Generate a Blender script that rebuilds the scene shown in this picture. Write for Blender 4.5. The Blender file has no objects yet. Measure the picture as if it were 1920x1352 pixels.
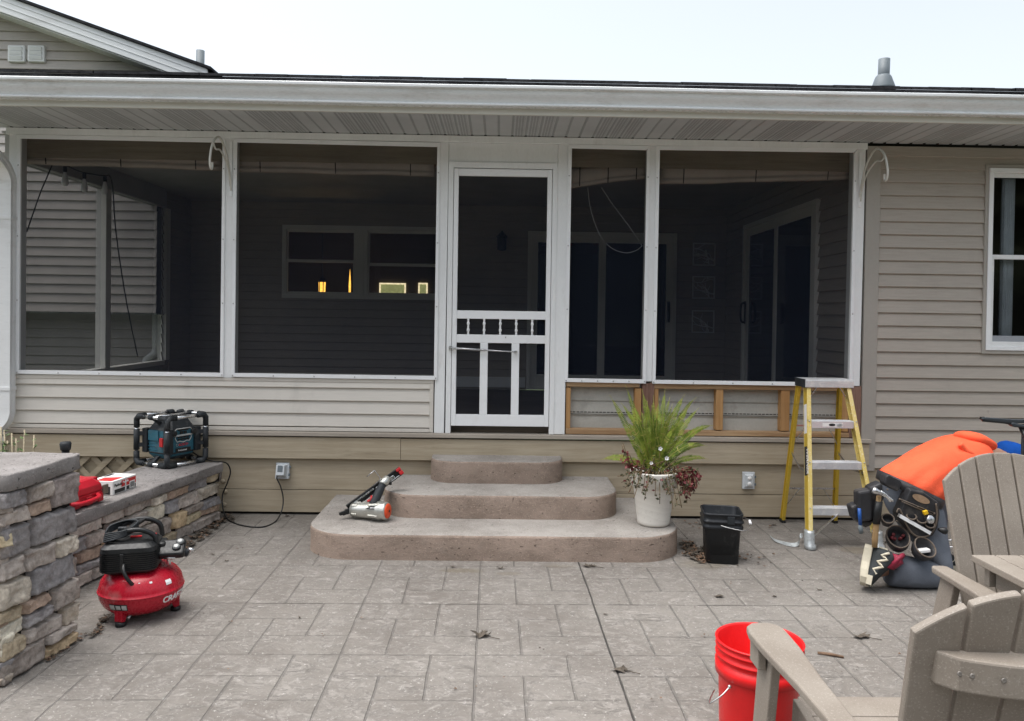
import bpy, bmesh, math, random
from mathutils import Vector, Matrix, noise
V = Vector
R = math.radians
rnd = random.Random(7)
scene = bpy.context.scene
COL = scene.collection

# ------------------------------------------------------------------ camera
CAM = V((0.0, -6.08, 1.6))
F = 1440.0; CX = 960.0; CY = 612.0            # in photo pixels (1920 x 1352)
YAW, PITCH, ROLL = 0.0152, 0.0139, 0.0145
fwd = V((math.sin(YAW)*math.cos(PITCH), math.cos(YAW)*math.cos(PITCH), -math.sin(PITCH)))
rt0 = V((math.cos(YAW), -math.sin(YAW), 0)); up0 = rt0.cross(fwd)
RT = rt0*math.cos(ROLL) + up0*math.sin(ROLL)
UP = RT.cross(fwd)
cd = bpy.data.cameras.new('camera'); cam = bpy.data.objects.new('camera', cd); COL.objects.link(cam)
cam.matrix_world = Matrix((( RT.x, UP.x, -fwd.x, CAM.x), (RT.y, UP.y, -fwd.y, CAM.y), (RT.z, UP.z, -fwd.z, CAM.z), (0, 0, 0, 1)))
cd.sensor_width = 36; cd.lens = 36*F/1920; cd.shift_y = -(676-CY)/1920
cd.clip_start = 0.05; cd.clip_end = 2000
scene.camera = cam

# ------------------------------------------------------------------ light: bright, even overcast
SUN_EL, SUN_AZ = 74.0, -100.0                    # azimuth clockwise from +y (behind the house)
w = bpy.data.worlds.new('World'); scene.world = w; w.use_nodes = True
nt = w.node_tree; bg = nt.nodes['Background']
sky = nt.nodes.new('ShaderNodeTexSky'); sky.sky_type = 'NISHITA'; sky.sun_disc = False
sky.sun_elevation = R(SUN_EL); sky.sun_rotation = R(SUN_AZ); sky.dust_density = 4.0; sky.air_density = 1.0; sky.ozone_density = 2.0
hs = nt.nodes.new('ShaderNodeHueSaturation'); hs.inputs['Saturation'].default_value = 0.33; hs.inputs['Hue'].default_value = 0.485
nt.links.new(sky.outputs[0], hs.inputs['Color']); nt.links.new(hs.outputs[0], bg.inputs[0])
bg.inputs[1].default_value = 0.125
sd = bpy.data.lights.new('sun', 'SUN'); sd.energy = 1.35; sd.angle = R(60); sd.color = (1.0, 0.97, 0.92)
sun = bpy.data.objects.new('sun', sd); COL.objects.link(sun)
sdir = V((math.sin(R(SUN_AZ))*math.cos(R(SUN_EL)), math.cos(R(SUN_AZ))*math.cos(R(SUN_EL)), math.sin(R(SUN_EL))))
sun.rotation_euler = sdir.to_track_quat('Z', 'Y').to_euler(); sun.location = sdir*30
vs = scene.view_settings
vs.view_transform = 'Standard'; vs.look = 'None'; vs.gamma = 1; vs.use_curve_mapping = False; vs.exposure = 1.25
scene.cycles.max_bounces = 10; scene.cycles.transparent_max_bounces = 16
scene.cycles.use_denoising = True

# ------------------------------------------------------------------ measuring helpers (photo pixel -> point on a world plane)
def ray(px, py): return fwd*F + RT*(px-CX) + UP*(CY-py)
def at(px, py, y):
    d = ray(px, py); return CAM + d*((y-CAM.y)/d.y)
def gnd(px, py, z=0.0):
    d = ray(px, py); return CAM + d*((z-CAM.z)/d.z)
def X(px, y=0.0, py=600): return at(px, py, y).x
def Z(py, px, y=0.0): return at(px, py, y).z

# ------------------------------------------------------------------ materials
class E:
    def __init__(s, nt, k): s.nt, s.k = nt, k
    def op(s, o, *a):
        n = s.nt.nodes.new('ShaderNodeMath'); n.operation = o
        for i, x in enumerate((s,)+a):
            if isinstance(x, E): s.nt.links.new(x.k, n.inputs[i])
            else: n.inputs[i].default_value = x
        return E(s.nt, n.outputs[0])
    def __add__(s, o): return s.op('ADD', o)
    def __sub__(s, o): return s.op('SUBTRACT', o)
    def __mul__(s, o): return s.op('MULTIPLY', o)
    def __truediv__(s, o): return s.op('DIVIDE', o)
    def fr(s): return s.op('FRACT')
    def abs(s): return s.op('ABSOLUTE')
    def mn(s, o): return s.op('MINIMUM', o)
    def mx(s, o): return s.op('MAXIMUM', o)
    def lt(s, o): return s.op('LESS_THAN', o)
    def gt(s, o): return s.op('GREATER_THAN', o)
    def step(s, a, b, lo=0.0, hi=1.0):
        n = s.nt.nodes.new('ShaderNodeMapRange'); n.interpolation_type = 'SMOOTHSTEP'
        s.nt.links.new(s.k, n.inputs[0])
        for i, x in zip((1, 2, 3, 4), (a, b, lo, hi)): n.inputs[i].default_value = x
        return E(s.nt, n.outputs[0])
def coords(nt, scale=(1, 1, 1), rot=0.0, kind='Object'):
    tc = nt.nodes.new('ShaderNodeTexCoord'); mp = nt.nodes.new('ShaderNodeMapping')
    nt.links.new(tc.outputs[kind], mp.inputs[0]); mp.inputs['Scale'].default_value = scale; mp.inputs['Rotation'].default_value = (0, 0, rot)
    return mp.outputs[0]
def nz(nt, vec, scale, detail=4, rough=.55, dist=0):
    n = nt.nodes.new('ShaderNodeTexNoise'); n.inputs['Scale'].default_value = scale; n.inputs['Detail'].default_value = detail
    n.inputs['Roughness'].default_value = rough; n.inputs['Distortion'].default_value = dist; nt.links.new(vec, n.inputs[0]); return E(nt, n.outputs[0])
def mixc(nt, fac, a, b):
    m = nt.nodes.new('ShaderNodeMix'); m.data_type = 'RGBA'
    for k, x in ((0, fac), (6, a), (7, b)):
        if isinstance(x, E): nt.links.new(x.k, m.inputs[k])
        elif isinstance(x, bpy.types.NodeSocket): nt.links.new(x, m.inputs[k])
        elif k == 0: m.inputs[0].default_value = x
        else: m.inputs[k].default_value = (*x[:3], 1)
    return m.outputs[2]
def lk(nt, x, s): nt.links.new(x.k if isinstance(x, E) else x, s)
def bump(nt, bsdf, h, strength, dist=.01):
    b = nt.nodes.new('ShaderNodeBump'); b.inputs['Strength'].default_value = strength; b.inputs['Distance'].default_value = dist
    lk(nt, h, b.inputs['Height']); nt.links.new(b.outputs[0], bsdf.inputs['Normal'])
def new(name, rough=.6, metal=0, spec=.4):
    m = bpy.data.materials.new(name); m.use_nodes = True; b = m.node_tree.nodes['Principled BSDF']
    b.inputs['Roughness'].default_value = rough; b.inputs['Metallic'].default_value = metal; b.inputs['Specular IOR Level'].default_value = spec
    return m, m.node_tree, b
def mat(name, col, rough=.6, var=.12, scale=6, fine=60, bmp=.0, metal=0, spec=.4, stretch=(1, 1, 1), dirt=None, dirt_amt=.5, dscale=3, dth=(.52, .7), rvar=.1):
    """even surface with a soft mottling, fine grain, optional dirt patches"""
    m, nt, b = new(name, rough, metal, spec)
    v = coords(nt, stretch)
    a = nz(nt, v, scale, 5); f = nz(nt, v, fine, 3)
    t = (a*.65 + f*.35).step(.3, .7)
    lo = tuple(c*(1-var) for c in col); hi = tuple(min(1, c*(1+var)) for c in col)
    c = mixc(nt, t, lo, hi)
    if dirt:
        d = nz(nt, v, dscale, 6, .65).step(*dth)*dirt_amt
        c = mixc(nt, d, c, dirt)
    lk(nt, c, b.inputs['Base Color'])
    lk(nt, f.step(.2, .8, max(.02, rough-rvar), min(1, rough+rvar)), b.inputs['Roughness'])
    if bmp: bump(nt, b, a*.4+f*.6, bmp)
    return m
def flat(name, col, rough=.5, metal=0, spec=.4):
    m, nt, b = new(name, rough, metal, spec)
    f = nz(nt, coords(nt), 90, 2)
    lk(nt, mixc(nt, f.step(.3, .7), tuple(c*.94 for c in col), tuple(min(1, c*1.06) for c in col)), b.inputs['Base Color'])
    return m
def emit(name, col, s):
    m, nt, b = new(name); v = coords(nt); f = nz(nt, v, 40, 2)
    lk(nt, mixc(nt, f.step(.35, .65), tuple(c*.7 for c in col), col), b.inputs['Emission Color']); b.inputs['Emission Strength'].default_value = s
    b.inputs['Base Color'].default_value = (*col, 1); return m

# ------------------------------------------------------------------ mesh builder
WORLD = {}
class MB:
    def __init__(s): s.v, s.f, s.m, s.s, s.c, s.cur, s.col = [], [], [], [], [], 0, None
    def add(s, vs, fs, smooth=False):
        o = len(s.v); s.v += [tuple(p) for p in vs]
        for f in fs: s.f.append([i+o for i in f]); s.m.append(s.cur); s.s.append(smooth); s.c.append(s.col)
        return s
    def box(s, x0, x1, y0, y1, z0, z1):
        x0, x1 = sorted((x0, x1)); y0, y1 = sorted((y0, y1)); z0, z1 = sorted((z0, z1))
        return s.add([(x, y, z) for x in (x0, x1) for y in (y0, y1) for z in (z0, z1)], [(0, 1, 3, 2), (4, 6, 7, 5), (0, 4, 5, 1), (2, 3, 7, 6), (0, 2, 6, 4), (1, 5, 7, 3)])
    def obox(s, c, size, A=None, B=None, C_=None):
        A = V(A or (1, 0, 0)); B = V(B or (0, 1, 0)); C_ = V(C_) if C_ else A.cross(B)
        c = V(c); a, b, d = (k/2 for k in size)
        return s.add([c+A*x+B*y+C_*z for x in (-a, a) for y in (-b, b) for z in (-d, d)], [(0, 1, 3, 2), (4, 6, 7, 5), (0, 4, 5, 1), (2, 3, 7, 6), (0, 2, 6, 4), (1, 5, 7, 3)])
    def bar(s, p, q, w, h, side=(1, 0, 0)):
        p, q = V(p), V(q); d = (q-p); L = d.length; d.normalize(); sd_ = V(side); sd_ = (sd_-d*sd_.dot(d)).normalized()
        return s.obox((p+q)/2, (w, L, h), sd_, d, sd_.cross(d))
    def tube(s, pts, r, n=8, smooth=True, close=False):
        pts = [V(p) for p in pts]; k = len(pts); rs = r if isinstance(r, (list, tuple)) else [r]*k
        vs, fs = [], []; ref = None
        for i, p in enumerate(pts):
            t = (pts[min(i+1, k-1)]-pts[max(i-1, 0)]).normalized()
            if ref is None:
                ref = t.orthogonal().normalized()
            ref = (ref-t*ref.dot(t)); ref = ref.normalized() if ref.length > 1e-6 else t.orthogonal().normalized()
            b = t.cross(ref)
            for j in range(n):
                a = 2*math.pi*j/n; vs.append(p+(ref*math.cos(a)+b*math.sin(a))*rs[i])
        for i in range(k-1):
            for j in range(n): fs.append((i*n+j, i*n+(j+1) % n, (i+1)*n+(j+1) % n, (i+1)*n+j))
        fs.append(tuple(range(n))[::-1]); fs.append(tuple(range((k-1)*n, k*n)))
        return s.add(vs, fs, smooth)
    def loft(s, rings, smooth=True, cap=True):
        n = len(rings[0]); vs = [p for r in rings for p in r]; fs = []
        for i in range(len(rings)-1):
            for j in range(n): fs.append((i*n+j, i*n+(j+1) % n, (i+1)*n+(j+1) % n, (i+1)*n+j))
        if cap: fs.append(tuple(range(n))[::-1]); fs.append(tuple(range((len(rings)-1)*n, len(rings)*n)))
        return s.add(vs, fs, smooth)
    def lathe(s, prof, c=(0, 0, 0), n=32, smooth=True, axis=None, cap=True):
        c = V(c); Zx = V(axis or (0, 0, 1)).normalized(); Ax = Zx.orthogonal().normalized() if axis else V((1, 0, 0)); Bx = Zx.cross(Ax)
        return s.loft([[c+Zx*z+(Ax*math.cos(2*math.pi*j/n)+Bx*math.sin(2*math.pi*j/n))*r for j in range(n)] for r, z in prof], smooth, cap)
    def prism(s, poly, O, U, W, N, t0, t1):
        """polygon in (U,W) through O, thickness from t0 to t1 along N"""
        O, U, W, N = V(O), V(U), V(W), V(N); n = len(poly)
        a = [O+U*u+W*w+N*t0 for u, w in poly]; b = [O+U*u+W*w+N*t1 for u, w in poly]
        return s.add(a+b, [tuple(range(n))[::-1], tuple(range(n, 2*n))]+[(i, (i+1) % n, n+(i+1) % n, n+i) for i in range(n)])
    def ball(s, c, r, n=12, m=8, sc=(1, 1, 1)):
        c = V(c); prof = [(max(1e-4, math.sin(math.pi*i/m)*r), -math.cos(math.pi*i/m)*r) for i in range(m+1)]
        return s.loft([[c+V((q*math.cos(2*math.pi*j/n)*sc[0], q*math.sin(2*math.pi*j/n)*sc[1], z*sc[2])) for j in range(n)] for q, z in prof])
    def each(s, name, mats, parent=None, **k):
        """every separate piece becomes an object of its own"""
        lab = list(range(len(s.v)))
        def find(i):
            while lab[i] != i: lab[i] = lab[lab[i]]; i = lab[i]
            return i
        for f in s.f:
            for q in f[1:]: lab[find(q)] = find(f[0])
        groups = {}
        for i, f in enumerate(s.f): groups.setdefault(find(f[0]), []).append(i)
        out = []
        for g in groups.values():
            m = MB(); idx = {}
            for i in g:
                for q in s.f[i]:
                    if q not in idx: idx[q] = len(m.v); m.v.append(s.v[q])
                m.f.append([idx[q] for q in s.f[i]]); m.m.append(s.m[i]); m.s.append(s.s[i]); m.c.append(s.c[i])
            out.append(m.build(name, mats, parent, **k))
        return out
    def build(s, name, mats, parent=None, bevel=0, seg=2, sub=0, local=False, recalc=True, ang=35):
        me = bpy.data.meshes.new(name); me.from_pydata(s.v, [], s.f)
        mats = mats if isinstance(mats, (list, tuple)) else [mats]
        for m in mats: me.materials.append(m)
        me.polygons.foreach_set('material_index', s.m); me.polygons.foreach_set('use_smooth', s.s)
        if any(c is not None for c in s.c):
            ca = me.color_attributes.new('tint', 'FLOAT_COLOR', 'CORNER'); k = 0
            for p in me.polygons:
                c = s.c[p.index] or (1, 1, 1)
                for li in p.loop_indices: ca.data[li].color = (*c, 1)
        if recalc:
            bm = bmesh.new(); bm.from_mesh(me); bmesh.ops.recalc_face_normals(bm, faces=bm.faces); bm.to_mesh(me); bm.free()
        me.update(); o = bpy.data.objects.new(name, me); COL.objects.link(o)
        if parent:
            o.parent = parent
            if parent.type == 'EMPTY' and parent.name in WORLD: o.location = -parent.location
        if bevel:
            b = o.modifiers.new('edge', 'BEVEL'); b.width = bevel; b.segments = seg; b.limit_method = 'ANGLE'; b.angle_limit = R(ang)
        if sub:
            u = o.modifiers.new('round', 'SUBSURF'); u.levels = sub; u.render_levels = sub
        return o
def tag(o, label, cat, group=None, kind=None):
    o['label'] = label; o['category'] = cat
    if group: o['group'] = group
    if kind: o['kind'] = kind
    return o
def thing(name, label, cat, loc=(0, 0, 0), rotz=0.0, group=None, local=False):
    """an Empty at the thing's base; parts are given in world coordinates unless local"""
    o = bpy.data.objects.new(name, None); COL.objects.link(o); o.location = loc; o.rotation_euler = (0, 0, rotz); o.empty_display_size = .1
    if not local: WORLD[o.name] = 1
    return tag(o, label, cat, group)
def structure(o): o['kind'] = 'structure'; return o
def lettering(name, txt, size, m, parent, O, U, W, lift=.0015, wrap=None, align='LEFT', bold=.012):
    """text as a thin mesh lying on a surface: O origin, U reading direction, W up"""
    c = bpy.data.curves.new('t', 'FONT'); c.body = txt; c.size = size; c.align_x = align; c.extrude = .0006; c.offset = size*bold; c.resolution_u = 3
    t = bpy.data.objects.new('t', c); COL.objects.link(t); bpy.context.view_layer.update()
    me = bpy.data.meshes.new_from_object(t.evaluated_get(bpy.context.evaluated_depsgraph_get())); bpy.data.objects.remove(t); bpy.data.curves.remove(c)
    O, U, W = V(O), V(U).normalized(), V(W).normalized(); N = U.cross(W).normalized()
    for v in me.vertices: v.co = wrap(v.co) if wrap else O+U*v.co.x+W*v.co.y+N*(lift+v.co.z)
    me.materials.clear(); me.materials.append(m); me.name = name
    o = bpy.data.objects.new(name, me); COL.objects.link(o); o.parent = parent
    if parent.type == 'EMPTY' and parent.name in WORLD: o.location = -parent.location
    return o
def bez(p, n=12):
    """smooth curve through points (Catmull-Rom)"""
    p = [V(q) for q in p]; out = []
    for i in range(len(p)-1):
        a, b, c, d = p[max(i-1, 0)], p[i], p[i+1], p[min(i+2, len(p)-1)]
        for k in range(n):
            t = k/n; out.append(.5*((2*b)+(c-a)*t+(2*a-5*b+4*c-d)*t*t+(3*b-a-3*c+d)*t**3))
    return out+[p[-1]]
# ------------------------------------------------------------------ the materials of the place
def patio_mat():
    m, nt, b = new('stamped_concrete', .82, 0, .3)
    tc = nt.nodes.new('ShaderNodeTexCoord'); obj = tc.outputs['Object']
    wob = nt.nodes.new('ShaderNodeTexNoise'); wob.inputs['Scale'].default_value = 2.2; wob.inputs['Detail'].default_value = 5; nt.links.new(obj, wob.inputs[0])
    mp = nt.nodes.new('ShaderNodeMapping'); mp.inputs['Rotation'].default_value = (0, 0, -R(0.6)); nt.links.new(obj, mp.inputs[0])
    sx = nt.nodes.new('ShaderNodeSeparateXYZ'); nt.links.new(mp.outputs[0], sx.inputs[0])
    wn = E(nt, wob.outputs[0])-.5
    MOD = .2125
    p = gnd(897.9, 1133); q = Matrix.Rotation(-R(0.6), 3, 'Z') @ V(p)
    u = (E(nt, sx.outputs[0])-q.x)/MOD+wn*.06; v = (E(nt, sx.outputs[1])-q.y)/MOD+wn*.06
    u3 = (u/3).fr()*3; v3 = (v/3).fr()*3
    d = u3.mn((u3-3).abs()); dv = v3.mn((v3-3).abs())
    big = 9.0
    def seg(a, at_, c, lo, hi): return (a-at_).abs()+(c.lt(lo)+c.gt(hi))*big
    d = d.mn(seg(u3, 2, v3, 1, 3)).mn(seg(u3, 1, v3, 0, 2)); dv = dv.mn(seg(v3, 2, u3, 0, 2)).mn(seg(v3, 1, u3, 1, 3))
    dm = d*MOD; dvm = dv*MOD
    v1 = coords(nt)
    n1 = nz(nt, v1, 1.3, 6, .6); n2 = nz(nt, v1, 9, 8, .68, 1.2); n3 = nz(nt, v1, 70, 4, .6); n4 = nz(nt, v1, 26, 5, .7, .8)
    slate = nz(nt, coords(nt, (1, 2.2, 1), .5), 5.5, 9, .66, 2.2)
    ridge = ((slate*5.0).fr()-.5).abs().step(.0, .16)            # chipped slate edges of the stamp
    fade = n2.step(.4, .62)
    base = mixc(nt, n1.step(.34, .66), (.146, .131, .117), (.214, .198, .179))
    base = mixc(nt, n2.step(.40, .64)*.75, base, (.272, .253, .232))
    base = mixc(nt, nz(nt, v1, 2.6, 7, .7, .4).step(.50, .66)*.6, base, (.150, .137, .122))
    base = mixc(nt, (E(nt, ridge.k)*-1+1)*fade*.6, base, (.155, .143, .132))
    base = mixc(nt, n4.step(.57, .70)*.38, base, (.50, .482, .458))
    base = mixc(nt, n3.step(.62, .70)*.6, base, (.60, .58, .55))
    base = mixc(nt, n3.step(.40, .32)*.5, base, (.13, .12, .11))
    # water stains in front of the steps
    for px, py, rx, ry, a in ((868, 1070, .17, .05, .5), (957, 1076, .10, .04, .35), (1050, 1062, .12, .04, .3), (1612, 1032, .17, .10, .5), (1320, 1058, .2, .12, .35)):
        g = gnd(px, py); sp = nt.nodes.new('ShaderNodeSeparateXYZ'); nt.links.new(obj, sp.inputs[0])
        ax = (E(nt, sp.outputs[0])-g.x)/rx; ay = (E(nt, sp.outputs[1])-g.y)/ry
        r2 = (ax*ax+ay*ay+n2*1.2-.6)
        base = mixc(nt, r2.step(1, .25)*a, base, (.15, .125, .085))
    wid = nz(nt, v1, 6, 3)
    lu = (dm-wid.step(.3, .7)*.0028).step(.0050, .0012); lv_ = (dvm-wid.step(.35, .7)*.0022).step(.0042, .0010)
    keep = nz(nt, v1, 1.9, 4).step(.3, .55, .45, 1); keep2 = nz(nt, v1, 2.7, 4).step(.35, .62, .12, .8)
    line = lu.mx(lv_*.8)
    base = mixc(nt, (lu*keep*.46).mx(lv_*keep2*.44), base, (.10, .094, .088))  # groove dirt; depth-wise grooves darker, with their shade painted in
    # sawn control joint along one long line and across
    jl = ((u-3).abs()*MOD).step(.0050, .0016).mx((v.abs()*MOD).step(.005, .0012)*nz(nt, v1, 3, 4).step(.4, .6))
    base = mixc(nt, jl*nz(nt, v1, 5, 4).step(.25, .5, .35, .85), base, (.05, .046, .042))
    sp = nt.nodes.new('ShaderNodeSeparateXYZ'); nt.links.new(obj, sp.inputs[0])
    wall = (E(nt, sp.outputs[1])+n2*.25).step(-.55, .2)          # shade of the house painted into the patio along its wall
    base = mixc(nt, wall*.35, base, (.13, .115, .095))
    lk(nt, base, b.inputs['Base Color'])
    h = (line*-1.6)+(jl*-2.0)+slate*1.3+ridge*fade*.35+n3*.22+n2*.45
    bump(nt, b, h, .75, .008)
    return m
M = {}
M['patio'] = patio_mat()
M['lawn'] = mat('lawn', (.055, .085, .025), .9, .4, 3, 60, .5)
M['white'] = mat('white_paint', (.79, .80, .80), .5, .05, 5, 70, .06, dirt=(.40, .38, .35), dirt_amt=.35, dscale=5, dth=(.56, .75), stretch=(1.5, 1.5, .4))
M['trim'] = mat('white_aluminium', (.76, .77, .77), .35, .04, 3, 40, .02, dirt=(.45, .43, .40), dirt_amt=.3, dscale=4, stretch=(.5, 1, 2))
M['newwhite'] = mat('fresh_white_vinyl', (.83, .84, .85), .35, .02, 3, 60, .0, dirt=(.55, .53, .5), dirt_amt=.18, dscale=4)
M['cream'] = mat('cream_fascia', (.60, .59, .54), .45, .05, 3, 50, .03, dirt=(.36, .34, .29), dirt_amt=.5, dscale=3, stretch=(.4, 1, 2))
M['gutter'] = mat('gutter_aluminium', (.68, .70, .71), .3, .04, 3, 60, .02, dirt=(.40, .37, .34), dirt_amt=.35, dscale=7, dth=(.5, .74), stretch=(.5, 1, 2.5))
def siding_mat(name, c, grain=.09):
    m, nt, b = new(name, .5, 0, .35)
    v = coords(nt, (1, 1, 14)); g = nz(nt, v, 5, 6, .65); big = nz(nt, coords(nt), 1.1, 4); f = nz(nt, coords(nt, (1, 1, 9)), 60, 3)
    t = (g*.5+big*.3+f*.2).step(.35, .65)
    col = mixc(nt, t, tuple(x*(1-grain) for x in c), tuple(x*(1+grain) for x in c))
    col = mixc(nt, nz(nt, coords(nt, (1.4, 1, .7)), 2.5, 6, .7).step(.55, .75)*.3, col, tuple(x*.66 for x in c))
    lk(nt, col, b.inputs['Base Color']); bump(nt, b, g*.7+f*.5, .18, .004); return m
M['siding'] = siding_mat('tan_vinyl_siding', (.385, .345, .300))
M['siding_lit'] = siding_mat('lit_tan_vinyl_siding', (.62, .585, .53), .05)  # same siding, stronger light on the knee wall put into its colour
M['siding_wing'] = siding_mat('greige_vinyl_siding', (.44, .405, .375))
M['corner'] = mat('tan_corner_trim', (.36, .335, .30), .5, .05, 2, 40, .03)
def soffit_mat():
    m, nt, b = new('vented_soffit', .5, 0, .3)
    sp = nt.nodes.new('ShaderNodeSeparateXYZ'); tc = nt.nodes.new('ShaderNodeTexCoord'); nt.links.new(tc.outputs['Object'], sp.inputs[0])
    u = (E(nt, sp.outputs[0])-X(810.3, 0, 255))/.1052; yv = E(nt, sp.outputs[1])
    fu = u.fr(); gro = fu.mn((fu-1).abs()).step(.11, .05)
    perf = (u/6).fr().lt(.5)
    inner = fu.gt(.2)*fu.lt(.82)
    hole = perf*inner*((yv/.0135).fr().lt(.5))*((fu*5).fr().lt(.72))
    n = nz(nt, coords(nt), 3, 4)
    c = mixc(nt, n.step(.3, .7), (.46, .475, .475), (.52, .535, .535))
    c = mixc(nt, gro*.5, c, (.17, .18, .18)); c = mixc(nt, hole*.8, c, (.09, .09, .09))
    lk(nt, c, b.inputs['Base Color']); bump(nt, b, gro*-1, .5, .01); return m
M['soffit'] = soffit_mat()
def wood_mat(name, c, c2, grain=14, crack=(.1, .085, .07), amt=.5, rough=.75, axis=0):
    m, nt, b = new(name, rough, 0, .25)
    st = [grain]*3; st[axis] = .8
    v = coords(nt, tuple(st)); g = nz(nt, v, 2.2, 7, .7, .6); f = nz(nt, v, 9, 5, .6); big = nz(nt, coords(nt), 1.2, 4)
    col = mixc(nt, (g*.6+big*.4).step(.36, .64), c, c2)
    col = mixc(nt, f.step(.62, .72)*amt, col, crack)
    st2 = [40.0]*3; st2[axis] = 1.1
    k = nz(nt, coords(nt, tuple(st2)), 1.5, 5, .6, .3).step(.66, .72)*nz(nt, coords(nt), 2.1, 3).step(.48, .62)
    col = mixc(nt, k*amt*1.3, col, tuple(x*.5 for x in crack))
    lk(nt, col, b.inputs['Base Color']); bump(nt, b, g*.6+f*.4-k, .35, .006); return m
M['skirt'] = wood_mat('weathered_taupe_board', (.35, .29, .205), (.46, .395, .295), 14, (.16, .13, .09), .4)
M['skirt_low'] = wood_mat('stained_taupe_board', (.33, .275, .195), (.43, .365, .27), 14, (.15, .12, .085), .3)
M['nosing'] = wood_mat('weathered_deck_edge', (.33, .29, .245), (.43, .385, .33), 16, (.15, .12, .09), .5)
M['lattice'] = wood_mat('taupe_lattice', (.30, .25, .17), (.38, .32, .235), 12, (.16, .13, .09), .4)
M['stud'] = wood_mat('raw_pine', (.36, .19, .075), (.47, .28, .125), 16, (.2, .10, .04), .5, .65, 2)
M['studx'] = wood_mat('weathered_pine_plate', (.28, .165, .085), (.47, .32, .185), 18, (.10, .06, .035), .8, .7, 0)
M['redpost'] = wood_mat('bare_redwood_post', (.145, .075, .055), (.27, .165, .125), 22, (.5, .44, .38), .45, .75, 2)
M['backsiding'] = mat('back_of_siding', (.40, .385, .345), .5, .1, 3, 60, .1, dirt=(.24, .225, .195), dirt_amt=.6, dscale=6)
M['deck'] = wood_mat('porch_floor', (.12, .095, .075), (.19, .155, .12), 14, (.05, .04, .03), .5)
M['ceiling'] = mat('porch_ceiling', (.42, .42, .41), .6, .08, 3)
def conc(name, lo, hi, spot, st=(1, 1, 1), band=None):
    m, nt, b = new(name, .85, 0, .25)
    v = coords(nt, st); a = nz(nt, v, 2.6, 7, .65); c = nz(nt, v, 16, 6, .7, .5); f = nz(nt, v, 110, 3); s_ = nz(nt, v, 42, 3)
    col = mixc(nt, a.step(.33, .67), lo, hi); col = mixc(nt, c.step(.5, .7)*.4, col, spot)
    col = mixc(nt, s_.step(.66, .72)*.8, col, tuple(x*.35 for x in lo)); col = mixc(nt, f.step(.56, .68)*.5, col, tuple(min(1, x*1.5) for x in hi))
    lk(nt, col, b.inputs['Base Color']); bump(nt, b, a*.5+c*.7+f*.35-s_.step(.64, .72)*1.5, .9, .008); return m
M['tread'] = conc('grey_brushed_concrete', (.235, .215, .195), (.34, .318, .293), (.40, .378, .352))
M['riser'] = conc('rust_brown_concrete', (.215, .165, .132), (.335, .26, .212), (.265, .22, .185), (1, 1, 1.6))
M['cap'] = conc('taupe_cap_stone', (.165, .152, .145), (.265, .248, .24), (.33, .315, .31))
M['dark'] = flat('dark_gap', (.018, .016, .015), .9)
M['black'] = mat('black_plastic', (.012, .013, .014), .42, .3, 8, 80, .05, dirt=(.07, .065, .06), dirt_amt=.35, dscale=6)
M['steel'] = mat('worn_aluminium', (.62, .62, .63), .32, .08, 12, 90, .05, 1.0, dirt=(.3, .29, .28), dirt_amt=.5, dscale=9)
M['zinc'] = mat('zinc_screw', (.5, .5, .5), .4, .1, 8, 50, 0, 1.0)
M['pipe'] = mat('grey_pvc', (.13, .155, .17), .5, .08, 6, 60)
M['shingle'] = mat('dark_shingle', (.04, .04, .043), .95, .4, 20, 120, .6, spec=.0)
def glass_mat(name, tint=(.9, .95, 1), rough=.03, refl=1.0, see=.7):
    m = bpy.data.materials.new(name); m.use_nodes = True; nt = m.node_tree; nt.nodes.remove(nt.nodes['Principled BSDF'])
    out = nt.nodes['Material Output']; t = nt.nodes.new('ShaderNodeBsdfTransparent'); t.inputs[0].default_value = (*(c*see for c in tint), 1)
    g = nt.nodes.new('ShaderNodeBsdfGlossy'); g.inputs['Roughness'].default_value = rough; g.inputs['Color'].default_value = (refl, refl, refl, 1)
    fr = nt.nodes.new('ShaderNodeFresnel'); fr.inputs['IOR'].default_value = 1.45
    mx = nt.nodes.new('ShaderNodeMixShader'); nt.links.new(fr.outputs[0], mx.inputs[0]); nt.links.new(t.outputs[0], mx.inputs[1]); nt.links.new(g.outputs[0], mx.inputs[2]); nt.links.new(mx.outputs[0], out.inputs[0])
    return m
M['glass'] = glass_mat('window_glass', (.90, .96, 1.0), .03, .7, .8)
M['bulb'] = mat('frosted_bulb_glass', (.72, .74, .76), .15, .03)
M['bubble'] = mat('clear_plastic_cover', (.55, .58, .60), .18, .06, 20, 90, 0, 0, .6)
def screen_mat():
    m = bpy.data.materials.new('insect_screen'); m.use_nodes = True; nt = m.node_tree; p = nt.nodes['Principled BSDF']; out = nt.nodes['Material Output']
    p.inputs['Base Color'].default_value = (.013, .017, .028, 1); p.inputs['Roughness'].default_value = .6; p.inputs['Specular IOR Level'].default_value = .05
    t = nt.nodes.new('ShaderNodeBsdfTransparent'); mx = nt.nodes.new('ShaderNodeMixShader')
    n = nz(nt, coords(nt), 1.3, 5); lk(nt, n.step(.3, .7, .44, .52), mx.inputs[0])
    nt.links.new(t.outputs[0], mx.inputs[1]); nt.links.new(p.outputs[0], mx.inputs[2]); nt.links.new(mx.outputs[0], out.inputs[0]); return m
M['screen'] = screen_mat(); M['screen_thin'] = M['screen'].copy(); M['screen_thin'].name = 'sheer_insect_screen'  # side screen copy made sheerer so the wing wall behind reads brighter
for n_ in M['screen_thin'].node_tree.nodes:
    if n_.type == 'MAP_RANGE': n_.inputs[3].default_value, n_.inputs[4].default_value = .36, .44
M['shade'] = mat('taupe_roller_cloth', (.58, .50, .42), .8, .1, 5, 120, .15)
M['room'] = flat('room_wall', (.10, .085, .06), .9)
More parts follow.
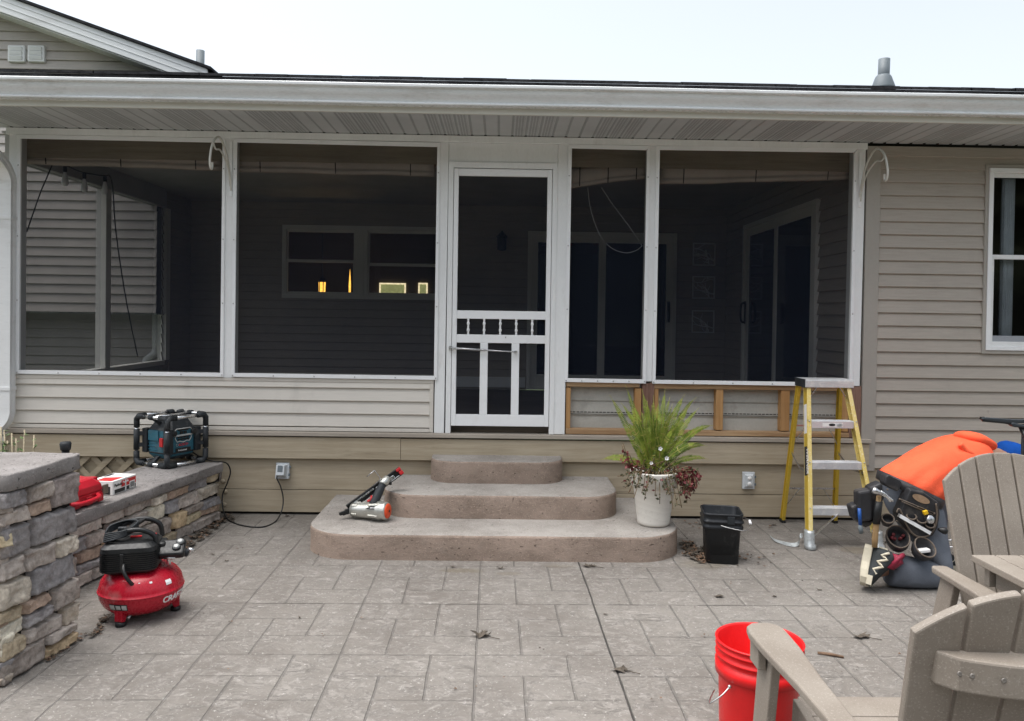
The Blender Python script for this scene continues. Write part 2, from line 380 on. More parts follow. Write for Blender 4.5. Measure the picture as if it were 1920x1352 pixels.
M['curtain'] = mat('pale_curtain', (.80, .80, .80), .8, .1, 8)

# ------------------------------------------------------------------ ground
structure(MB().add([(-600, -600, -.03), (600, -600, -.03), (600, 600, -.03), (-600, 600, -.03)], [(0, 1, 2, 3)]).build('ground', M['lawn']))
M['trees'] = mat('added_foliage', (.030, .042, .018), .9, .5, 1.2, 9, .8)  # unseen trees added behind the camera to darken reflections and low side light
mb = MB(); NX, NZ = 70, 14
vs = []
for j in range(NZ+1):
    for i in range(NX+1):
        a = R(188+164*i/NX); h = 7.5+2.5*noise.noise(V((i*.21, 3, 0)))+1.2*noise.noise(V((i*.7, 9, 0))); t = j/NZ
        r = 15+2.2*noise.noise(V((i*.33, j*.5, 1)))+1.2*noise.noise(V((i*.9, j*1.1, 5)))+t*t*2.5
        vs.append((math.cos(a)*r*1.5, CAM.y+math.sin(a)*r, h*t-.02))
mb.add(vs, [(j*(NX+1)+i, j*(NX+1)+i+1, (j+1)*(NX+1)+i+1, (j+1)*(NX+1)+i) for j in range(NZ) for i in range(NX)])
tag(mb.build('added_treeline', M['trees'], recalc=False), 'unseen line of trees added behind the viewpoint to darken the window reflections', 'trees', kind='stuff')
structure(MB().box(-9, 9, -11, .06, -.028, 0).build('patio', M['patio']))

# ------------------------------------------------------------------ three concrete steps
def rounded(x0, x1, yf, yb, r, n=12):
    p = [(x1, yb), (x0, yb)]
    for i in range(n+1):
        a = math.pi+math.pi/2*i/n; p.append((x0+r+r*math.cos(a), yf+r+r*math.sin(a)))
    for i in range(n+1):
        a = -math.pi/2+math.pi/2*i/n; p.append((x1-r+r*math.cos(a), yf+r+r*math.sin(a)))
    return p
st = thing('concrete_steps', 'three rounded concrete steps, grey on top and rust brown in front, below the screen door', 'steps', (0, 0, 0))
for i, (x0, x1, yf, r) in enumerate(((-1.285, 1.245, -1.10, .33), (-.835, .875, -.69, .26), (-.525, .50, -.31, .2))):
    z0, z1 = i*.166+(.0005 if i else 0), (i+1)*.166; po = rounded(x0, x1, yf, -.004-.002*i, r); n = len(po)
    mb = MB(); rr = random.Random(i)
    mb.cur = 1
    fine = []
    for k in range(n):                          # resample so that the worn edge can wander
        a, b_ = V((*po[k], 0)), V((*po[(k+1) % n], 0)); L = (b_-a).length; q = max(1, int(L/.03))
        fine += [a.lerp(b_, t/q) for t in range(q)]
    n = len(fine); cen = V(((x0+x1)/2, yf/2, 0))
    def ringz(z, inset, jit):
        o = []
        for p in fine:
            dv = (p-cen).normalized(); j = noise.noise(V((p.x*16, p.y*16, z*9+i*7)))*jit
            o.append((p.x-dv.x*(inset+j), min(p.y-dv.y*(inset+j), -.004-.002*i), z+(noise.noise(V((p.x*9, p.y*9, i*3)))*jit*.4 if z > z1-.03 and inset < .02 else 0)))
        return o
    vs = ringz(z0, 0, 0)+ringz(z0+.03, .003, .003)+ringz(z1-.02, .002, .004)+ringz(z1-.003, .007, .004)+ringz(z1, .016, .006)
    mb.add(vs[:4*n]+vs[4*n:], [(a*n+j, a*n+(j+1) % n, (a+1)*n+(j+1) % n, (a+1)*n+j) for a in range(3) for j in range(n)], True)
    mb.cur = 0
    o2 = len(mb.v)-5*n
    mb.f += [[o2+3*n+j, o2+3*n+(j+1) % n, o2+4*n+(j+1) % n, o2+4*n+j] for j in range(n)]; mb.m += [0]*n; mb.s += [True]*n; mb.c += [None]*n
    mb.f.append([o2+4*n+j for j in range(n)]); mb.m.append(0); mb.s.append(False); mb.c.append(None)
    mb.build('step', [M['tread'], M['riser']], st)

# ------------------------------------------------------------------ siding helper: lapped courses as real boards
def siding(mb, O, U, N, u0, u1, z0, z1, h=.1035, z_ref=0.0, lip=.019, slope=None):
    """courses between z0 and z1 on a wall through O with horizontal U and outward N; slope(z)->(u0,u1) trims a gable"""
    O, U, N = V(O), V(U), V(N); k = math.floor((z0-z_ref)/h+1e-6); W = V((0, 0, 1))
    while z_ref+k*h < z1-1e-4:
        a, b = max(z0, z_ref+k*h), min(z1, z_ref+(k+1)*h); k += 1
        if b-a < .003: continue
        fa = (a-(z_ref+(k-1)*h))/h; fb = (b-(z_ref+(k-1)*h))/h
        da, db = lip*(1-fa)+.001, lip*(1-fb)+.001
        ua, ub = slope(a) if slope else (u0, u1); va, vb = slope(b) if slope else (u0, u1)
        if ub-ua < .02: continue
        if vb-va < .01: va = vb = (va+vb)/2
        P = lambda u, z, d: O+U*u+W*z+N*d
        r = min(.010, (b-a)*.3)
        mb.add([P(ua, a, 0), P(ub, a, 0), P(ub, a, da-.003), P(ua, a, da-.003), P(ub, a+.003, da), P(ua, a+.003, da), P(vb, b, db), P(va, b, db)],
               [(0, 1, 2, 3), (3, 2, 4, 5), (5, 4, 6, 7)])
# ------------------------------------------------------------------ measured frame of the porch
PL, PR = -3.90, 2.86                # side planes of the porch
HB = 3.62                           # back wall of the porch
DK = .665                           # deck height
CEIL = 2.985
SILL = 1.115
house = thing('house', 'tan sided house with a white gutter and a gabled wing behind the porch', 'house', (0, 0, 0))
porch = thing('screened_porch', 'white framed screened porch with bare wooden framing exposed beside its screen door', 'porch', (0, 0, 0))

# --- the wall right of the porch, flush with it
WX0, WX1 = X(1841, 0, 500), X(1841, 0, 500)+.96
WZ0, WZ1 = 1.352, 2.855
zb = .425; zr = 2.392-.1035*30
cb0, cb1 = X(1620, 0, 470), X(1646, 0, 470)
mb = MB(); fr = dict(h=.1035, z_ref=zr)
siding(mb, (0, 0, 0), (1, 0, 0), (0, -1, 0), cb1, WX0, zb, 2.99, **fr)
siding(mb, (0, 0, 0), (1, 0, 0), (0, -1, 0), WX0, WX1, zb, WZ0, **fr)
siding(mb, (0, 0, 0), (1, 0, 0), (0, -1, 0), WX0, WX1, WZ1, 2.99, **fr)
siding(mb, (0, 0, 0), (1, 0, 0), (0, -1, 0), WX1, 7.5, zb, 2.99, **fr)
mb.build('siding_wall', M['siding'], house)
MB().box(cb0, cb1, -.022, .02, zb-.02, 2.985).build('corner_board', M['corner'], house, .002)
sj = X(1850, 0, 790)
MB().box(sj, sj+.004, -.0146, -.004, .81, .90).build('siding_seam', M['corner'], house)
mb = MB(); fx = X(1629, 0, 815)-.014; mb.box(fx, 7.5, .002, .03, .202, zb+.01); mb.box(fx, 7.5, .002, .03, .012, .198); mb.build('foundation_skirt', M['skirt_low'], house, .002)
MB().box(PR+.004, 7.5, .052, .2, .02, 2.98).build('wall_sheathing', M['dark'], house)
# back wall of the porch room, with openings for a double window and a patio door
BW = dict(h=.1035, z_ref=DK+.05)
wx0, wx1 = X(530, HB, 490), X(828, HB, 490); wz0, wz1 = Z(560, 600, HB), Z(423, 600, HB)
dx0, dx1 = X(988, HB, 590), X(1266, HB, 590); dz1 = Z(434, 1000, HB)
mb = MB()
for a, b, c, d in ((PL, wx0, DK, CEIL), (wx0, wx1, DK, wz0), (wx0, wx1, wz1, CEIL), (wx1, dx0, DK, CEIL), (dx0, dx1, dz1, CEIL), (dx1, PR, DK, CEIL)):
    siding(mb, (0, HB, 0), (1, 0, 0), (0, -1, 0), a, b, c, d, **BW)
mb.build('siding_wall', M['siding'], house)
MB().box(wx1-.3, dx0-.01, HB-.035, HB-.014, DK+.03, DK+.16).build('baseboard', M['newwhite'], house, .003)
# inner side walls of the porch room
ry0, ry1 = .78, 2.86                 # patio door in the right side wall (y range)
rz1 = 2.69
mb = MB()
for a, b, c, d in ((.06, ry0, DK, CEIL), (ry0, ry1, rz1, CEIL), (ry1, HB, DK, CEIL)):
    siding(mb, (PR, 0, 0), (0, 1, 0), (-1, 0, 0), a, b, c, d, **BW)
siding(mb, (PL, 0, 0), (0, 1, 0), (1, 0, 0), 2.80, HB, DK, CEIL, **BW)
mb.each('siding_wall', M['siding'], house)

# --- the wing with its gable, left, facing the patio
WY = 2.62
def rake(x): return 4.217-.34*(x+3.208)
mb = MB()
siding(mb, (0, WY, 0), (1, 0, 0), (0, -1, 0), -9.5, PL+.03, 1.57, 4.22, h=.104, z_ref=1.57)
siding(mb, (0, WY, 0), (1, 0, 0), (0, -1, 0), 0, 0, 4.22, 6.4, h=.104, z_ref=1.57, slope=lambda z: (-9.5, -3.208-(z+.2-4.217)/.34))
siding(mb, (0, WY+.35, 0), (1, 0, 0), (0, -1, 0), -9.5, PL+.03, 0, 1.57, h=.104, z_ref=.02)
mb.build('siding_wall', M['siding_wing'], house)
MB().box(-9.5, PL+.03, WY+.005, WY+.36, 1.555, 1.568).build('soffit', M['soffit'], house)
MB().add([(-9.5, WY+.37, 0), (PL-.002, WY+.37, 0), (PL-.002, WY+.37, 4.3), (-9.5, WY+.37, 4.3)], [(0, 1, 2, 3)]).build('wall_sheathing', M['dark'], house)
# rake board, its lip, the soffit below it and the shingles above
xl, xr = -8.2, -3.2
def slab(name, zt, zb_, y0, y1, m, x0=xl, x1=xr, bev=.004):
    return MB().prism([(x0, rake(x0)+zt), (x1, rake(x1)+zt), (x1, rake(x1)+zb_), (x0, rake(x0)+zb_)], (0, 0, 0), (1, 0, 0), (0, 0, 1), (0, 1, 0), y0, y1).build(name, m, house, bev)
slab('rake_board', 0, -.185, WY-.33, WY-.30, M['trim'])
slab('rake_trim', -.052, -.058, WY-.337, WY-.331, M['trim'], bev=.001)
slab('rake_trim', -.115, -.121, WY-.337, WY-.331, M['trim'], bev=.001)
slab('rake_soffit', -.186, -.20, WY-.30, WY+.02, M['trim'])
slab('wing_roof', .035, .002, WY-.36, 9.0, M['shingle'], x1=xr+.05)
# --- roof over porch and right part, with gutter, fascia and soffit
S = .303; GY = -.80
def roofz(y): return 3.206+(y+.80)*S
mb = MB(); rr = random.Random(3)
for row in range(26):                                    # shingle courses, each a thin stepped strip with ragged butt ends
    y0 = -.80+row*.16; y1 = y0+.2; x = -4.35+rr.uniform(-.3, 0)
    while x < 7.5:
        L = rr.uniform(.22, .42); t = rr.uniform(.004, .011); z0 = roofz(y0)+t; yj = rr.uniform(-.012, .006)
        x1 = min(x+L-.004, 7.5)
        mb.add([(x, y0+yj, z0-t-.004), (x1, y0+yj, z0-t-.004), (x1, y0+yj, z0+.006), (x, y0+yj, z0+.006), (x1, y1, roofz(y1)+.004), (x, y1, roofz(y1)+.004)], [(0, 1, 2, 3), (3, 2, 4, 5)])
        x += L
mb.build('roof', M['shingle'], house)
MB().add([(-4.32, -.70, roofz(-.70)-.02), (7.5, -.70, roofz(-.70)-.02), (7.5, 3.62, roofz(3.62)-.03), (-4.32, 3.62, roofz(3.62)-.03), (7.5, 3.62, 2.99), (-4.32, 3.62, 2.99)], [(0, 1, 2, 3), (3, 2, 4, 5)]).build('roof_deck', M['dark'], house)
MB().box(-4.34, 7.5, -.7945, -.69, 3.1625, 3.2015).build('drip_edge', M['shingle'], house, .002)
prof = [(-.70, 3.165), (-.70, 3.045), (-.752, 3.044), (-.762, 3.047), (-.765, 3.053), (-.762, 3.060), (-.757, 3.063), (-.755, 3.067), (-.757, 3.074), (-.762, 3.084), (-.771, 3.096), (-.781, 3.108), (-.789, 3.121), (-.793, 3.134), (-.794, 3.143), (-.797, 3.147), (-.813, 3.150), (-.817, 3.155), (-.817, 3.170), (-.813, 3.175), (-.806, 3.175), (-.800, 3.168), (-.79, 3.160)]
gp = [prof[0]]+prof[1:]
mb = MB()
xs = [-4.38+i*.5 for i in range(25)]
rings = [[(x, y+noise.noise(V((x*.5, 3, 0)))*.004, z+noise.noise(V((x*.7, 0, 0)))*.004) for y, z in gp] for x in xs]
mb.loft(rings, False, True)
mb.build('gutter', M['gutter'], house)
MB().box(-4.30, 7.5, -.699, -.675, 3.002, 3.16).build('fascia', M['cream'], house, .003)
mb = MB(); mb.box(-4.30, 7.5, -.668, .0, 3.012, 3.02); mb.cur = 1; k0 = X(810.3, 0, 255)
for i in range(-32, 46):                                 # open V ends of the soffit panels above the wall trim
    x = k0+i*.1052; mb.add([(x-.012, -.030, 3.011), (x+.012, -.030, 3.011), (x, -.052, 3.011), (x-.009, -.029, 2.998), (x+.009, -.029, 2.998)], [(0, 1, 2), (0, 1, 4, 3)])
mb.build('soffit', [M['soffit'], M['dark']], house)
# --- vent pipes
def vpipe(px, top, y, zt, zb_, boot):
    x = X(px, y, top)
    a = MB().tube([(x, y, zb_), (x+.006, y, zt)], .054, 20).build('vent_pipe', M['pipe'], house)
    if boot: MB().lathe([(.115, zb_), (.11, zb_+.03), (.075, zb_+.13), (.06, zb_+.15)], (x, y, 0), 20).build('boot', M['pipe'], a)
vpipe(1657, 111, 1.5, Z(111, 1657, 1.5), roofz(1.5)-.02, True)
vpipe(375, 95, 4.3, Z(95, 375, 4.3), 4.35, False)
# --- downspout at the left corner: outlet, elbow, drop with ribs, kick-out, straps
dsx = X(15, -.06, 520)
mb = MB()
path = bez([(dsx-.0, -.74, 3.06), (dsx, -.74, 2.97), (dsx, -.60, 2.87), (dsx, -.22, 2.74), (dsx, -.085, 2.62), (dsx, -.075, 2.50)], 7)+[V((dsx, -.075, 1.0)), V((dsx, -.075, .80))]+bez([(dsx, -.075, .79), (dsx-.02, -.08, .72), (dsx-.10, -.10, .60), (dsx-.12, -.11, .50)], 5)+[V((dsx-.12, -.11, .04))]
rings = []
for i, p in enumerate(path):
    t = (path[min(i+1, len(path)-1)]-path[max(i-1, 0)]).normalized(); sx_ = V((1, 0, 0)); n_ = t.cross(sx_).normalized()
    sec = []
    for a, b_ in ((-.05, -.036), (-.03, -.036), (-.025, -.031), (-.012, -.031), (-.008, -.036), (.008, -.036), (.012, -.031), (.025, -.031), (.03, -.036), (.05, -.036), (.05, -.01), (.046, 0), (.05, .01), (.05, .036), (-.05, .036), (-.05, 0)):
        sec.append(p+sx_*a-n_*b_*-1)
    rings.append(sec)
mb.loft(rings, False)
ds = mb.build('downspout', M['trim'], house)
for z in (2.30, .98):
    MB().box(dsx-.056, dsx+.056, -.118, -.036, z-.014, z+.014).build('strap', M['trim'], ds, .002)

# --- window in the right wall
def window(name, x0, x1, y, z0, z1, fw, parent, frame_m, sash_m, rail, lights=True, reach=.07):
    f = MB()
    f.box(x0, x1, y-.035, y+.03, z0, z0+fw); f.box(x0, x1, y-.035, y+.03, z1-fw, z1)
    f.box(x0, x0+fw, y-.033, y+.03, z0+fw, z1-fw); f.box(x1-fw, x1, y-.033, y+.03, z0+fw, z1-fw)
    w_ = f.build(name, frame_m, parent, .003)
    s = MB(); a0, a1, b0, b1 = x0+fw, x1-fw, z0+fw, z1-fw; q = .035
    for lo, hi, yy in ((b0, rail+.02, y-.012), (rail-.015, b1, y+.012)):
        s.box(a0, a1, yy-.012, yy+.012, lo, lo+q); s.box(a0, a1, yy-.012, yy+.012, hi-q, hi)
        s.box(a0, a0+q*.6, yy-.011, yy+.011, lo+q, hi-q); s.box(a1-q*.6, a1, yy-.011, yy+.011, lo+q, hi-q)
    s.build('sash', sash_m, w_, .002)
    MB().add([(a0, y+.002, b0), (a1, y+.002, b0), (a1, y+.002, b1), (a0, y+.002, b1)], [(0, 1, 2, 3)]).build('pane', M['glass'], w_)
    return w_
M['fscreen'] = mat('grey_sash', (.30, .32, .35), .5, .05, 4)
wn_ = window('window', WX0+.028, WX1-.028, 0, WZ0+.028, WZ1-.028, .035, house, M['newwhite'], M['trim'], Z(483, 1880))
mb = MB()
for a in ((WX0, WX1, WZ0, WZ0+.027), (WX0, WX1, WZ1-.027, WZ1), (WX0, WX0+.027, WZ0+.027, WZ1-.027), (WX1-.027, WX1, WZ0+.027, WZ1-.027)):
    mb.box(a[0], a[1], -.026, .03, a[2], a[3])
mb.build('casing', M['corner'], wn_, .002)
MB().box(WX0+.08, WX1-.08, -.018, -.004, WZ0+.066, WZ0+.145).build('sill_rail', M['fscreen'], wn_, .002)
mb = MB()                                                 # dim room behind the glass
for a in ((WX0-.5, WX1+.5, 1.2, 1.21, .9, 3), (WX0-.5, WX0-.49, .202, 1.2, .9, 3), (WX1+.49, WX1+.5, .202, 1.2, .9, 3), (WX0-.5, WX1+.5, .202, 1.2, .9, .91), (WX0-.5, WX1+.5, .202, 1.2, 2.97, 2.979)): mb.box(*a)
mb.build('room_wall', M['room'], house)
mb = MB(); n = 40; pts = []
c0, c1 = X(1870, .12, 480), X(1890, .12, 480)
for side in (0,):
    fr_ = [(c0+(c1-c0)*i/n, .075+.025*math.sin(i*.9)) for i in range(n+1)]
    mb.add([(x, y, z) for z in (1.40, 2.80) for x, y in fr_], [(i, i+1, n+2+i, n+1+i) for i in range(n)], True)
mb.build('curtain', M['curtain'], wn_)
# hole for the window through the dark sheathing: rebuild that sheet round it
bpy.data.objects.remove(bpy.data.objects['wall_sheathing'])
mb = MB()
for a in ((PR+.004, WX0, .02, 2.98), (WX1, 7.5, .02, 2.98), (WX0, WX1, .02, WZ0), (WX0, WX1, WZ1, 2.98)): mb.box(a[0], a[1], .052, .2, a[2], a[3])
mb.build('wall_sheathing', M['dark'], house)

# --- double window of the back wall; a lit room behind it
M['offwhite'] = mat('offwhite_frame', (.78, .77, .73), .45, .04, 4)
mid = (X(668, HB, 490)+X(688, HB, 490))/2
window('window', wx0, mid-.03, HB, wz0, wz1, .05, house, M['offwhite'], M['offwhite'], Z(490, 600, HB))
window('window', mid+.03, wx1, HB, wz0, wz1, .05, house, M['offwhite'], M['offwhite'], Z(497, 740, HB))
MB().box(mid-.03, mid+.03, HB-.038, HB+.02, wz0, wz1).build('mullion', M['offwhite'], house, .003)
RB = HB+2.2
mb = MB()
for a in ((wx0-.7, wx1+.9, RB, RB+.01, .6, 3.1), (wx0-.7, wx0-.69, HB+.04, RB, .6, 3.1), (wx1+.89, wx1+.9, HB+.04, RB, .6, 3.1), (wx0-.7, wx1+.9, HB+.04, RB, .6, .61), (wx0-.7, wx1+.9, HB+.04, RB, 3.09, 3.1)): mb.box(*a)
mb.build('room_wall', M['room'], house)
# --- patio doors: dark glass, pale stiles
def patio_door(O, U, N, L, z0, z1, parent, flip=False):
    O, U, N = V(O), V(U), V(N); up = V((0, 0, 1))
    f = MB(); t = .045
    def bx(mb, u0, u1, a, b, d0, d1): mb.obox(O+U*(u0+u1)/2+up*(a+b)/2+N*(d0+d1)/2, (u1-u0, d1-d0, b-a), U, N, up)
    bx(f, 0, t, z0, z1, -.03, .045); bx(f, L-t, L, z0, z1, -.03, .045); bx(f, t, L-t, z1-t, z1, -.03, .043); bx(f, t, L-t, z0, z0+.03, -.03, .043)
    d = f.build('patio_door', M['offwhite'], parent, .003)
    for a, b, dd in ((t, L/2+.04, .002), (L/2-.04, L-t, .022)):
        s = MB(); q = .085
        bx(s, a, a+q, z0+.03, z1-t, dd-.012, dd+.012); bx(s, b-q, b, z0+.03, z1-t, dd-.012, dd+.012)
        bx(s, a+q, b-q, z1-t-.09, z1-t, dd-.012, dd+.012); bx(s, a+q, b-q, z0+.03, z0+.19, dd-.012, dd+.012)
        s.build('door_leaf', M['offwhite'], d, .003)
        g = MB(); p = [O+U*(a+q)+up*(z0+.18)+N*dd, O+U*(b-q)+up*(z0+.18)+N*dd, O+U*(b-q)+up*(z1-.12)+N*dd, O+U*(a+q)+up*(z1-.12)+N*dd]
        g.add(p, [(0, 1, 2, 3)]).build('pane', M['dglass'], d)
    h = MB(); u = (L-t-.05) if not flip else (t+.06); zc = z0+1.0
    h.tube(bez([O+U*u+up*(zc-.11)+N*.035, O+U*u+up*(zc-.1)+N*.075, O+U*u+up*zc+N*.085, O+U*u+up*(zc+.1)+N*.075, O+U*u+up*(zc+.11)+N*.035], 4), .013, 8)
    bx(h, u-.018, u+.018, zc-.13, zc+.13, .034, .042)
    h.build('handle', M['black'], d)
m_, nt_, b_ = new('dark_door_glass', .06, 0, .5); b_.inputs['Base Color'].default_value = (.006, .009, .013, 1); M['dglass'] = m_
patio_door((dx0, HB, 0), (1, 0, 0), (0, -1, 0), dx1-dx0, DK+.01, dz1, house)
patio_door((PR, ry1, 0), (0, -1, 0), (-1, 0, 0), ry1-ry0, DK+.01, rz1, house, True)

# ------------------------------------------------------------------ the screened porch
MB().box(PL+.02, PR-.02, .05, HB-.02, DK-.04, DK).build('floor', M['deck'], porch)
MB().box(PL-.05, PR+.03, .05, HB+.06, CEIL, CEIL+.012).build('ceiling', M['ceiling'], porch)
# posts and door jambs (front)
def colx(a, b, z0, z1, y0=-.02, y1=.08, m='white', name='post', lean=0.0):
    mb = MB(); mb.prism([(a, z1), (b, z1), (b-lean, z0), (a-lean, z0)], (0, 0, 0), (1, 0, 0), (0, 0, 1), (0, 1, 0), y0, y1)
    return mb.build(name, M[m], porch, .003)
HD = 2.955                                              # underside of soffit trim
p1a, p1b = X(19, 0, 470), X(38, 0, 470)
p2a, p2b = X(421, 0, 470), X(441, 0, 470)
p3a, p3b = X(820, 0, 530), X(838.7, 0, 530)
p4a, p4b = X(1042.5, 0, 530), X(1063.5, 0, 530)
p5a, p5b = X(1211, 0, 490), X(1228, 0, 490)
p6a, p6b = X(1597, 0, 490), X(1617, 0, 490)
colx(p1a, p1b, SILL-.03, HD, lean=.0); colx(p2a, p2b, SILL-.035, HD, lean=-.004); colx(p3a, p3b, DK, HD, lean=.01)
colx(p4a, p4b, DK+.002, HD, lean=.004); colx(p5a, p5b, SILL-.02, HD, lean=.012); colx(p6a, p6b, SILL-.035, HD, lean=.01)
MB().box(p1a-.02, p6b+.01, -.032, .06, HD, 3.008).build('header_trim', M['white'], porch, .004)
MB().box(p1a, p6b, .081, .16, 2.80, CEIL).build('header_beam', M['skirt'], porch)
MB().box(p3b+.001, p4a-.001, -.012, .07, Z(305, 950), HD-.001).build('transom_panel', M['white'], porch, .003)
# screens with their lattice strips
openings = [(p1b, p2a, SILL), (p2b, p3a, SILL-.002), (p4b, p5a, SILL-.008), (p5b, p6a, SILL-.012)]
for i, (a, b, z) in enumerate(openings):
    sag = (.0, .004, .0, -.01)[i]; q = .028
    t = HD-.002
    MB().add([(a-.01, .012, z), (b+.01, .012, z), (b+.01, .012, t), (a-.01, .012, t)], [(0, 1, 2, 3)]).build('insect_screen', M['screen'], porch)
    mb = MB()
    mb.prism([(a-.012, z-.024), (b+.012, z-.028), (b-q+.012, z+.004), (a+q-.012, z+.006)], (0, 0, 0), (1, 0, 0), (0, 0, 1), (0, 1, 0), -.034, -.0205)
    mb.prism([(a-.012, t), (b+.012, t-sag), (b-q+.012, t-.034-sag), (a+q-.012, t-.030)], (0, 0, 0), (1, 0, 0), (0, 0, 1), (0, 1, 0), -.0335, -.0205)
    mb.prism([(a-.011, z-.023), (a+q-.013, z+.005), (a+q-.010, t-.031), (a-.011, t-.001)], (0, 0, 0), (1, 0, 0), (0, 0, 1), (0, 1, 0), -.0345, -.0205)
    mb.prism([(b+.011, z-.027), (b-q+.013, z+.003), (b-q+.016, t-.036), (b+.011, t-.002)], (0, 0, 0), (1, 0, 0), (0, 0, 1), (0, 1, 0), -.0345, -.0205)
    mb.build('screen_strip', M['newwhite'], porch, .002)
    sc = MB()
    for zz in (z-.012, z+.55, z+1.05, z+1.6):
        for x in (a, b): sc.lathe([(.006, 0), (.005, .003), (.001, .005)], (x, -.0345, zz), 8, True, (0, -1, 0))
    for k in range(1, 5): sc.lathe([(.006, 0), (.005, .003), (.001, .005)], (a+(b-a)*k/5, -.0345, z-.012), 8, True, (0, -1, 0))
    sc.each('screw', M['zinc'], porch)
# left knee wall with siding
k0, k1 = X(21, 0, 750), X(813, 0, 750)
mb = MB(); siding(mb, (0, 0, 0), (1, 0, 0), (0, -1, 0), k0, k1-.03, .70, 1.078, h=.1022, z_ref=.705-.1022*4)
mb.build('knee_wall_siding', M['siding_lit'], porch)
mb = MB(); mb.box(k0-.012, k1, -.018, .02, 1.056, 1.084); mb.box(k1-.03, k1, -.02, .02, .667, 1.055); mb.box(k0-.012, k1-.031, -.017, .02, .668, .697)
mb.build('siding_channel', M['siding_lit'], porch, .003)
MB().box(k0, k1, .022, .12, .67, SILL).build('knee_wall', M['backsiding'], porch)
# right knee wall stripped to its framing
kx0, kx1 = X(1061, 0, 760), X(1605, 0, 760)
mb = MB(); mb.box(kx0, p5a-.035, -.012, .085, 1.045, 1.088); mb.box(p5b-.02, kx1-.03, -.013, .085, 1.038, 1.082); mb.each('top_plate', M['studx'], porch, bevel=.004)
MB().box(X(1298, 0, 714), kx1-.03, -.016, .0, 1.0825, 1.096).build('paint_strip', M['white'], porch, .002)
mb = MB(); mb.box(kx0, p5a-.03, -.012, .085, DK+.002, .712); mb.box(p5b-.03, kx1-.03, -.013, .085, DK+.002, .705); mb.each('sole_plate', M['studx'], porch, bevel=.004)
for a, b in ((1061, 1069.5), (1190, 1202), (1226, 1234), (1342, 1355.5), (1463.5, 1480), (1578, 1590)):
    MB().box(X(a, 0, 765), X(b, 0, 765), -.008, .08, .713, 1.037).build('stud', M['stud'], porch, .003)
MB().box(X(1203, 0, 760), X(1225.5, 0, 760), -.018, .082, DK+.002, 1.079).build('post_foot', M['redpost'], porch, .004)
MB().box(X(1591, 0, 760), X(1613.5, 0, 760), -.014, .08, DK+.002, 1.078).build('post_foot', M['redpost'], porch, .004)
mb = MB(); zz = DK
for z0, z1 in ((DK, .815), (.815, .93), (.93, 1.09)): mb.add([(kx0, .055, z0), (kx1, .055, z0), (kx1, .066, z1), (kx0, .066, z1), (kx0, .066, z0), (kx1, .066, z0)], [(0, 1, 2, 3), (0, 1, 5, 4)])
mb.build('inner_siding', M['backsiding'], porch)
mb = MB(); x = kx0+.03
while x < kx1: mb.box(x, x+.022, .0535, .058, .834, .840); x += .0305
mb.box(kx0, kx1, .0535, .06, .820, .8235)
mb.build('nail_slot', M['dark'], porch)
# deck edge, rim and skirt boards
n0, n1 = X(16, 0, 805), X(1629, 0, 815)
s1 = X(1194, -.03, 812)
mb = MB(); mb.box(n0, s1-.002, -.055, .05, .632, DK-.001); mb.box(s1, n1, -.052, .05, .628, DK-.004); mb.each('deck_edge', M['nosing'], porch, bevel=.004)
s2 = X(752, -.02, 835)
mb = MB(); mb.box(n0, s2-.002, -.038, .02, .452, .622); mb.box(s2, n1-.01, -.036, .02, .45, .619); mb.each('rim_board', M['skirt'], porch, bevel=.003)
lx1 = X(258, 0, 880)
mb = MB(); mb.box(lx1, n1-.015, .0, .03, .202, .46); mb.box(lx1, n1-.015, .0, .03, .022, .197); mb.each('skirt_board', M['skirt_low'], porch, bevel=.002)
MB().box(lx1, n1, .032, .05, .0, .46).build('skirt_backing', M['dark'], porch)
mb = MB()
for px, py in ((418, 902), (423, 922), (421, 946)):
    p = at(px, py, 0); mb.lathe([(.019, 0), (.017, .006), (.010, .011), (.001, .013)], p, 14, True, (0, -1, 0))
mb.each('carriage_bolt', M['skirt'], porch)
mb = MB()
for s in (-1, 1):
    x = -4.6
    while x < lx1+.5:
        a, b = V((x, -.004-.006*s, .0)), V((x+s*.46, -.004-.006*s, .46))
        c = [p for p in (a, b)]
        if min(a.x, b.x) < lx1-.02:
            mb.bar(a, b, .042, .008, (1, 0, 0))
        x += .185
mb.build('lattice', M['lattice'], porch)
MB().box(n0, lx1+.02, .02, .03, 0, .45).build('lattice_backing', M['lattice'], porch)
# left side of the porch: sill, header, posts
mb = MB(); mb.box(PL-.05, PL+.05, .09, 2.80, .98, 1.03); mb.build('side_sill', M['offwhite'], porch, .003)
MB().box(PL-.05, PL+.06, .09, 2.80, 2.78, CEIL-.002).build('side_header', M['ceiling'], porch, .003)
for px in (199, 311):
    yy = -6.08+ -PL*1440/(938-px)
    MB().box(PL-.05, PL+.05, yy-.05, yy+.05, 1.031, 2.779).build('post', M['offwhite'], porch, .003)
siding_l = MB(); siding(siding_l, (PL, 0, 0), (0, 1, 0), (-1, 0, 0), .09, 2.80, .45, .98, **BW); siding_l.build('knee_wall_siding', M['siding_wing'], porch)
MB().box(PL-.0, PL+.03, .09, 2.80, DK, .979).build('knee_wall', M['backsiding'], porch)
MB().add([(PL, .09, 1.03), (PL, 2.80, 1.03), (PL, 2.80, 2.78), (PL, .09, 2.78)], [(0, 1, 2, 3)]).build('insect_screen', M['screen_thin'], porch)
# round white pipe outside the side screen
yp = -6.08+4.02*1440/(938-297)
mb = MB(); mb.tube([(-4.02, yp, 2.75), (-4.02, yp, 1.18)]+bez([(-4.02, yp, 1.15), (-4.04, yp-.01, 1.09), (-4.12, yp-.02, 1.03)], 4)+[V((-4.14, yp-.02, .3))], .042, 14); mb.build('drain_pipe', M['trim'], house)

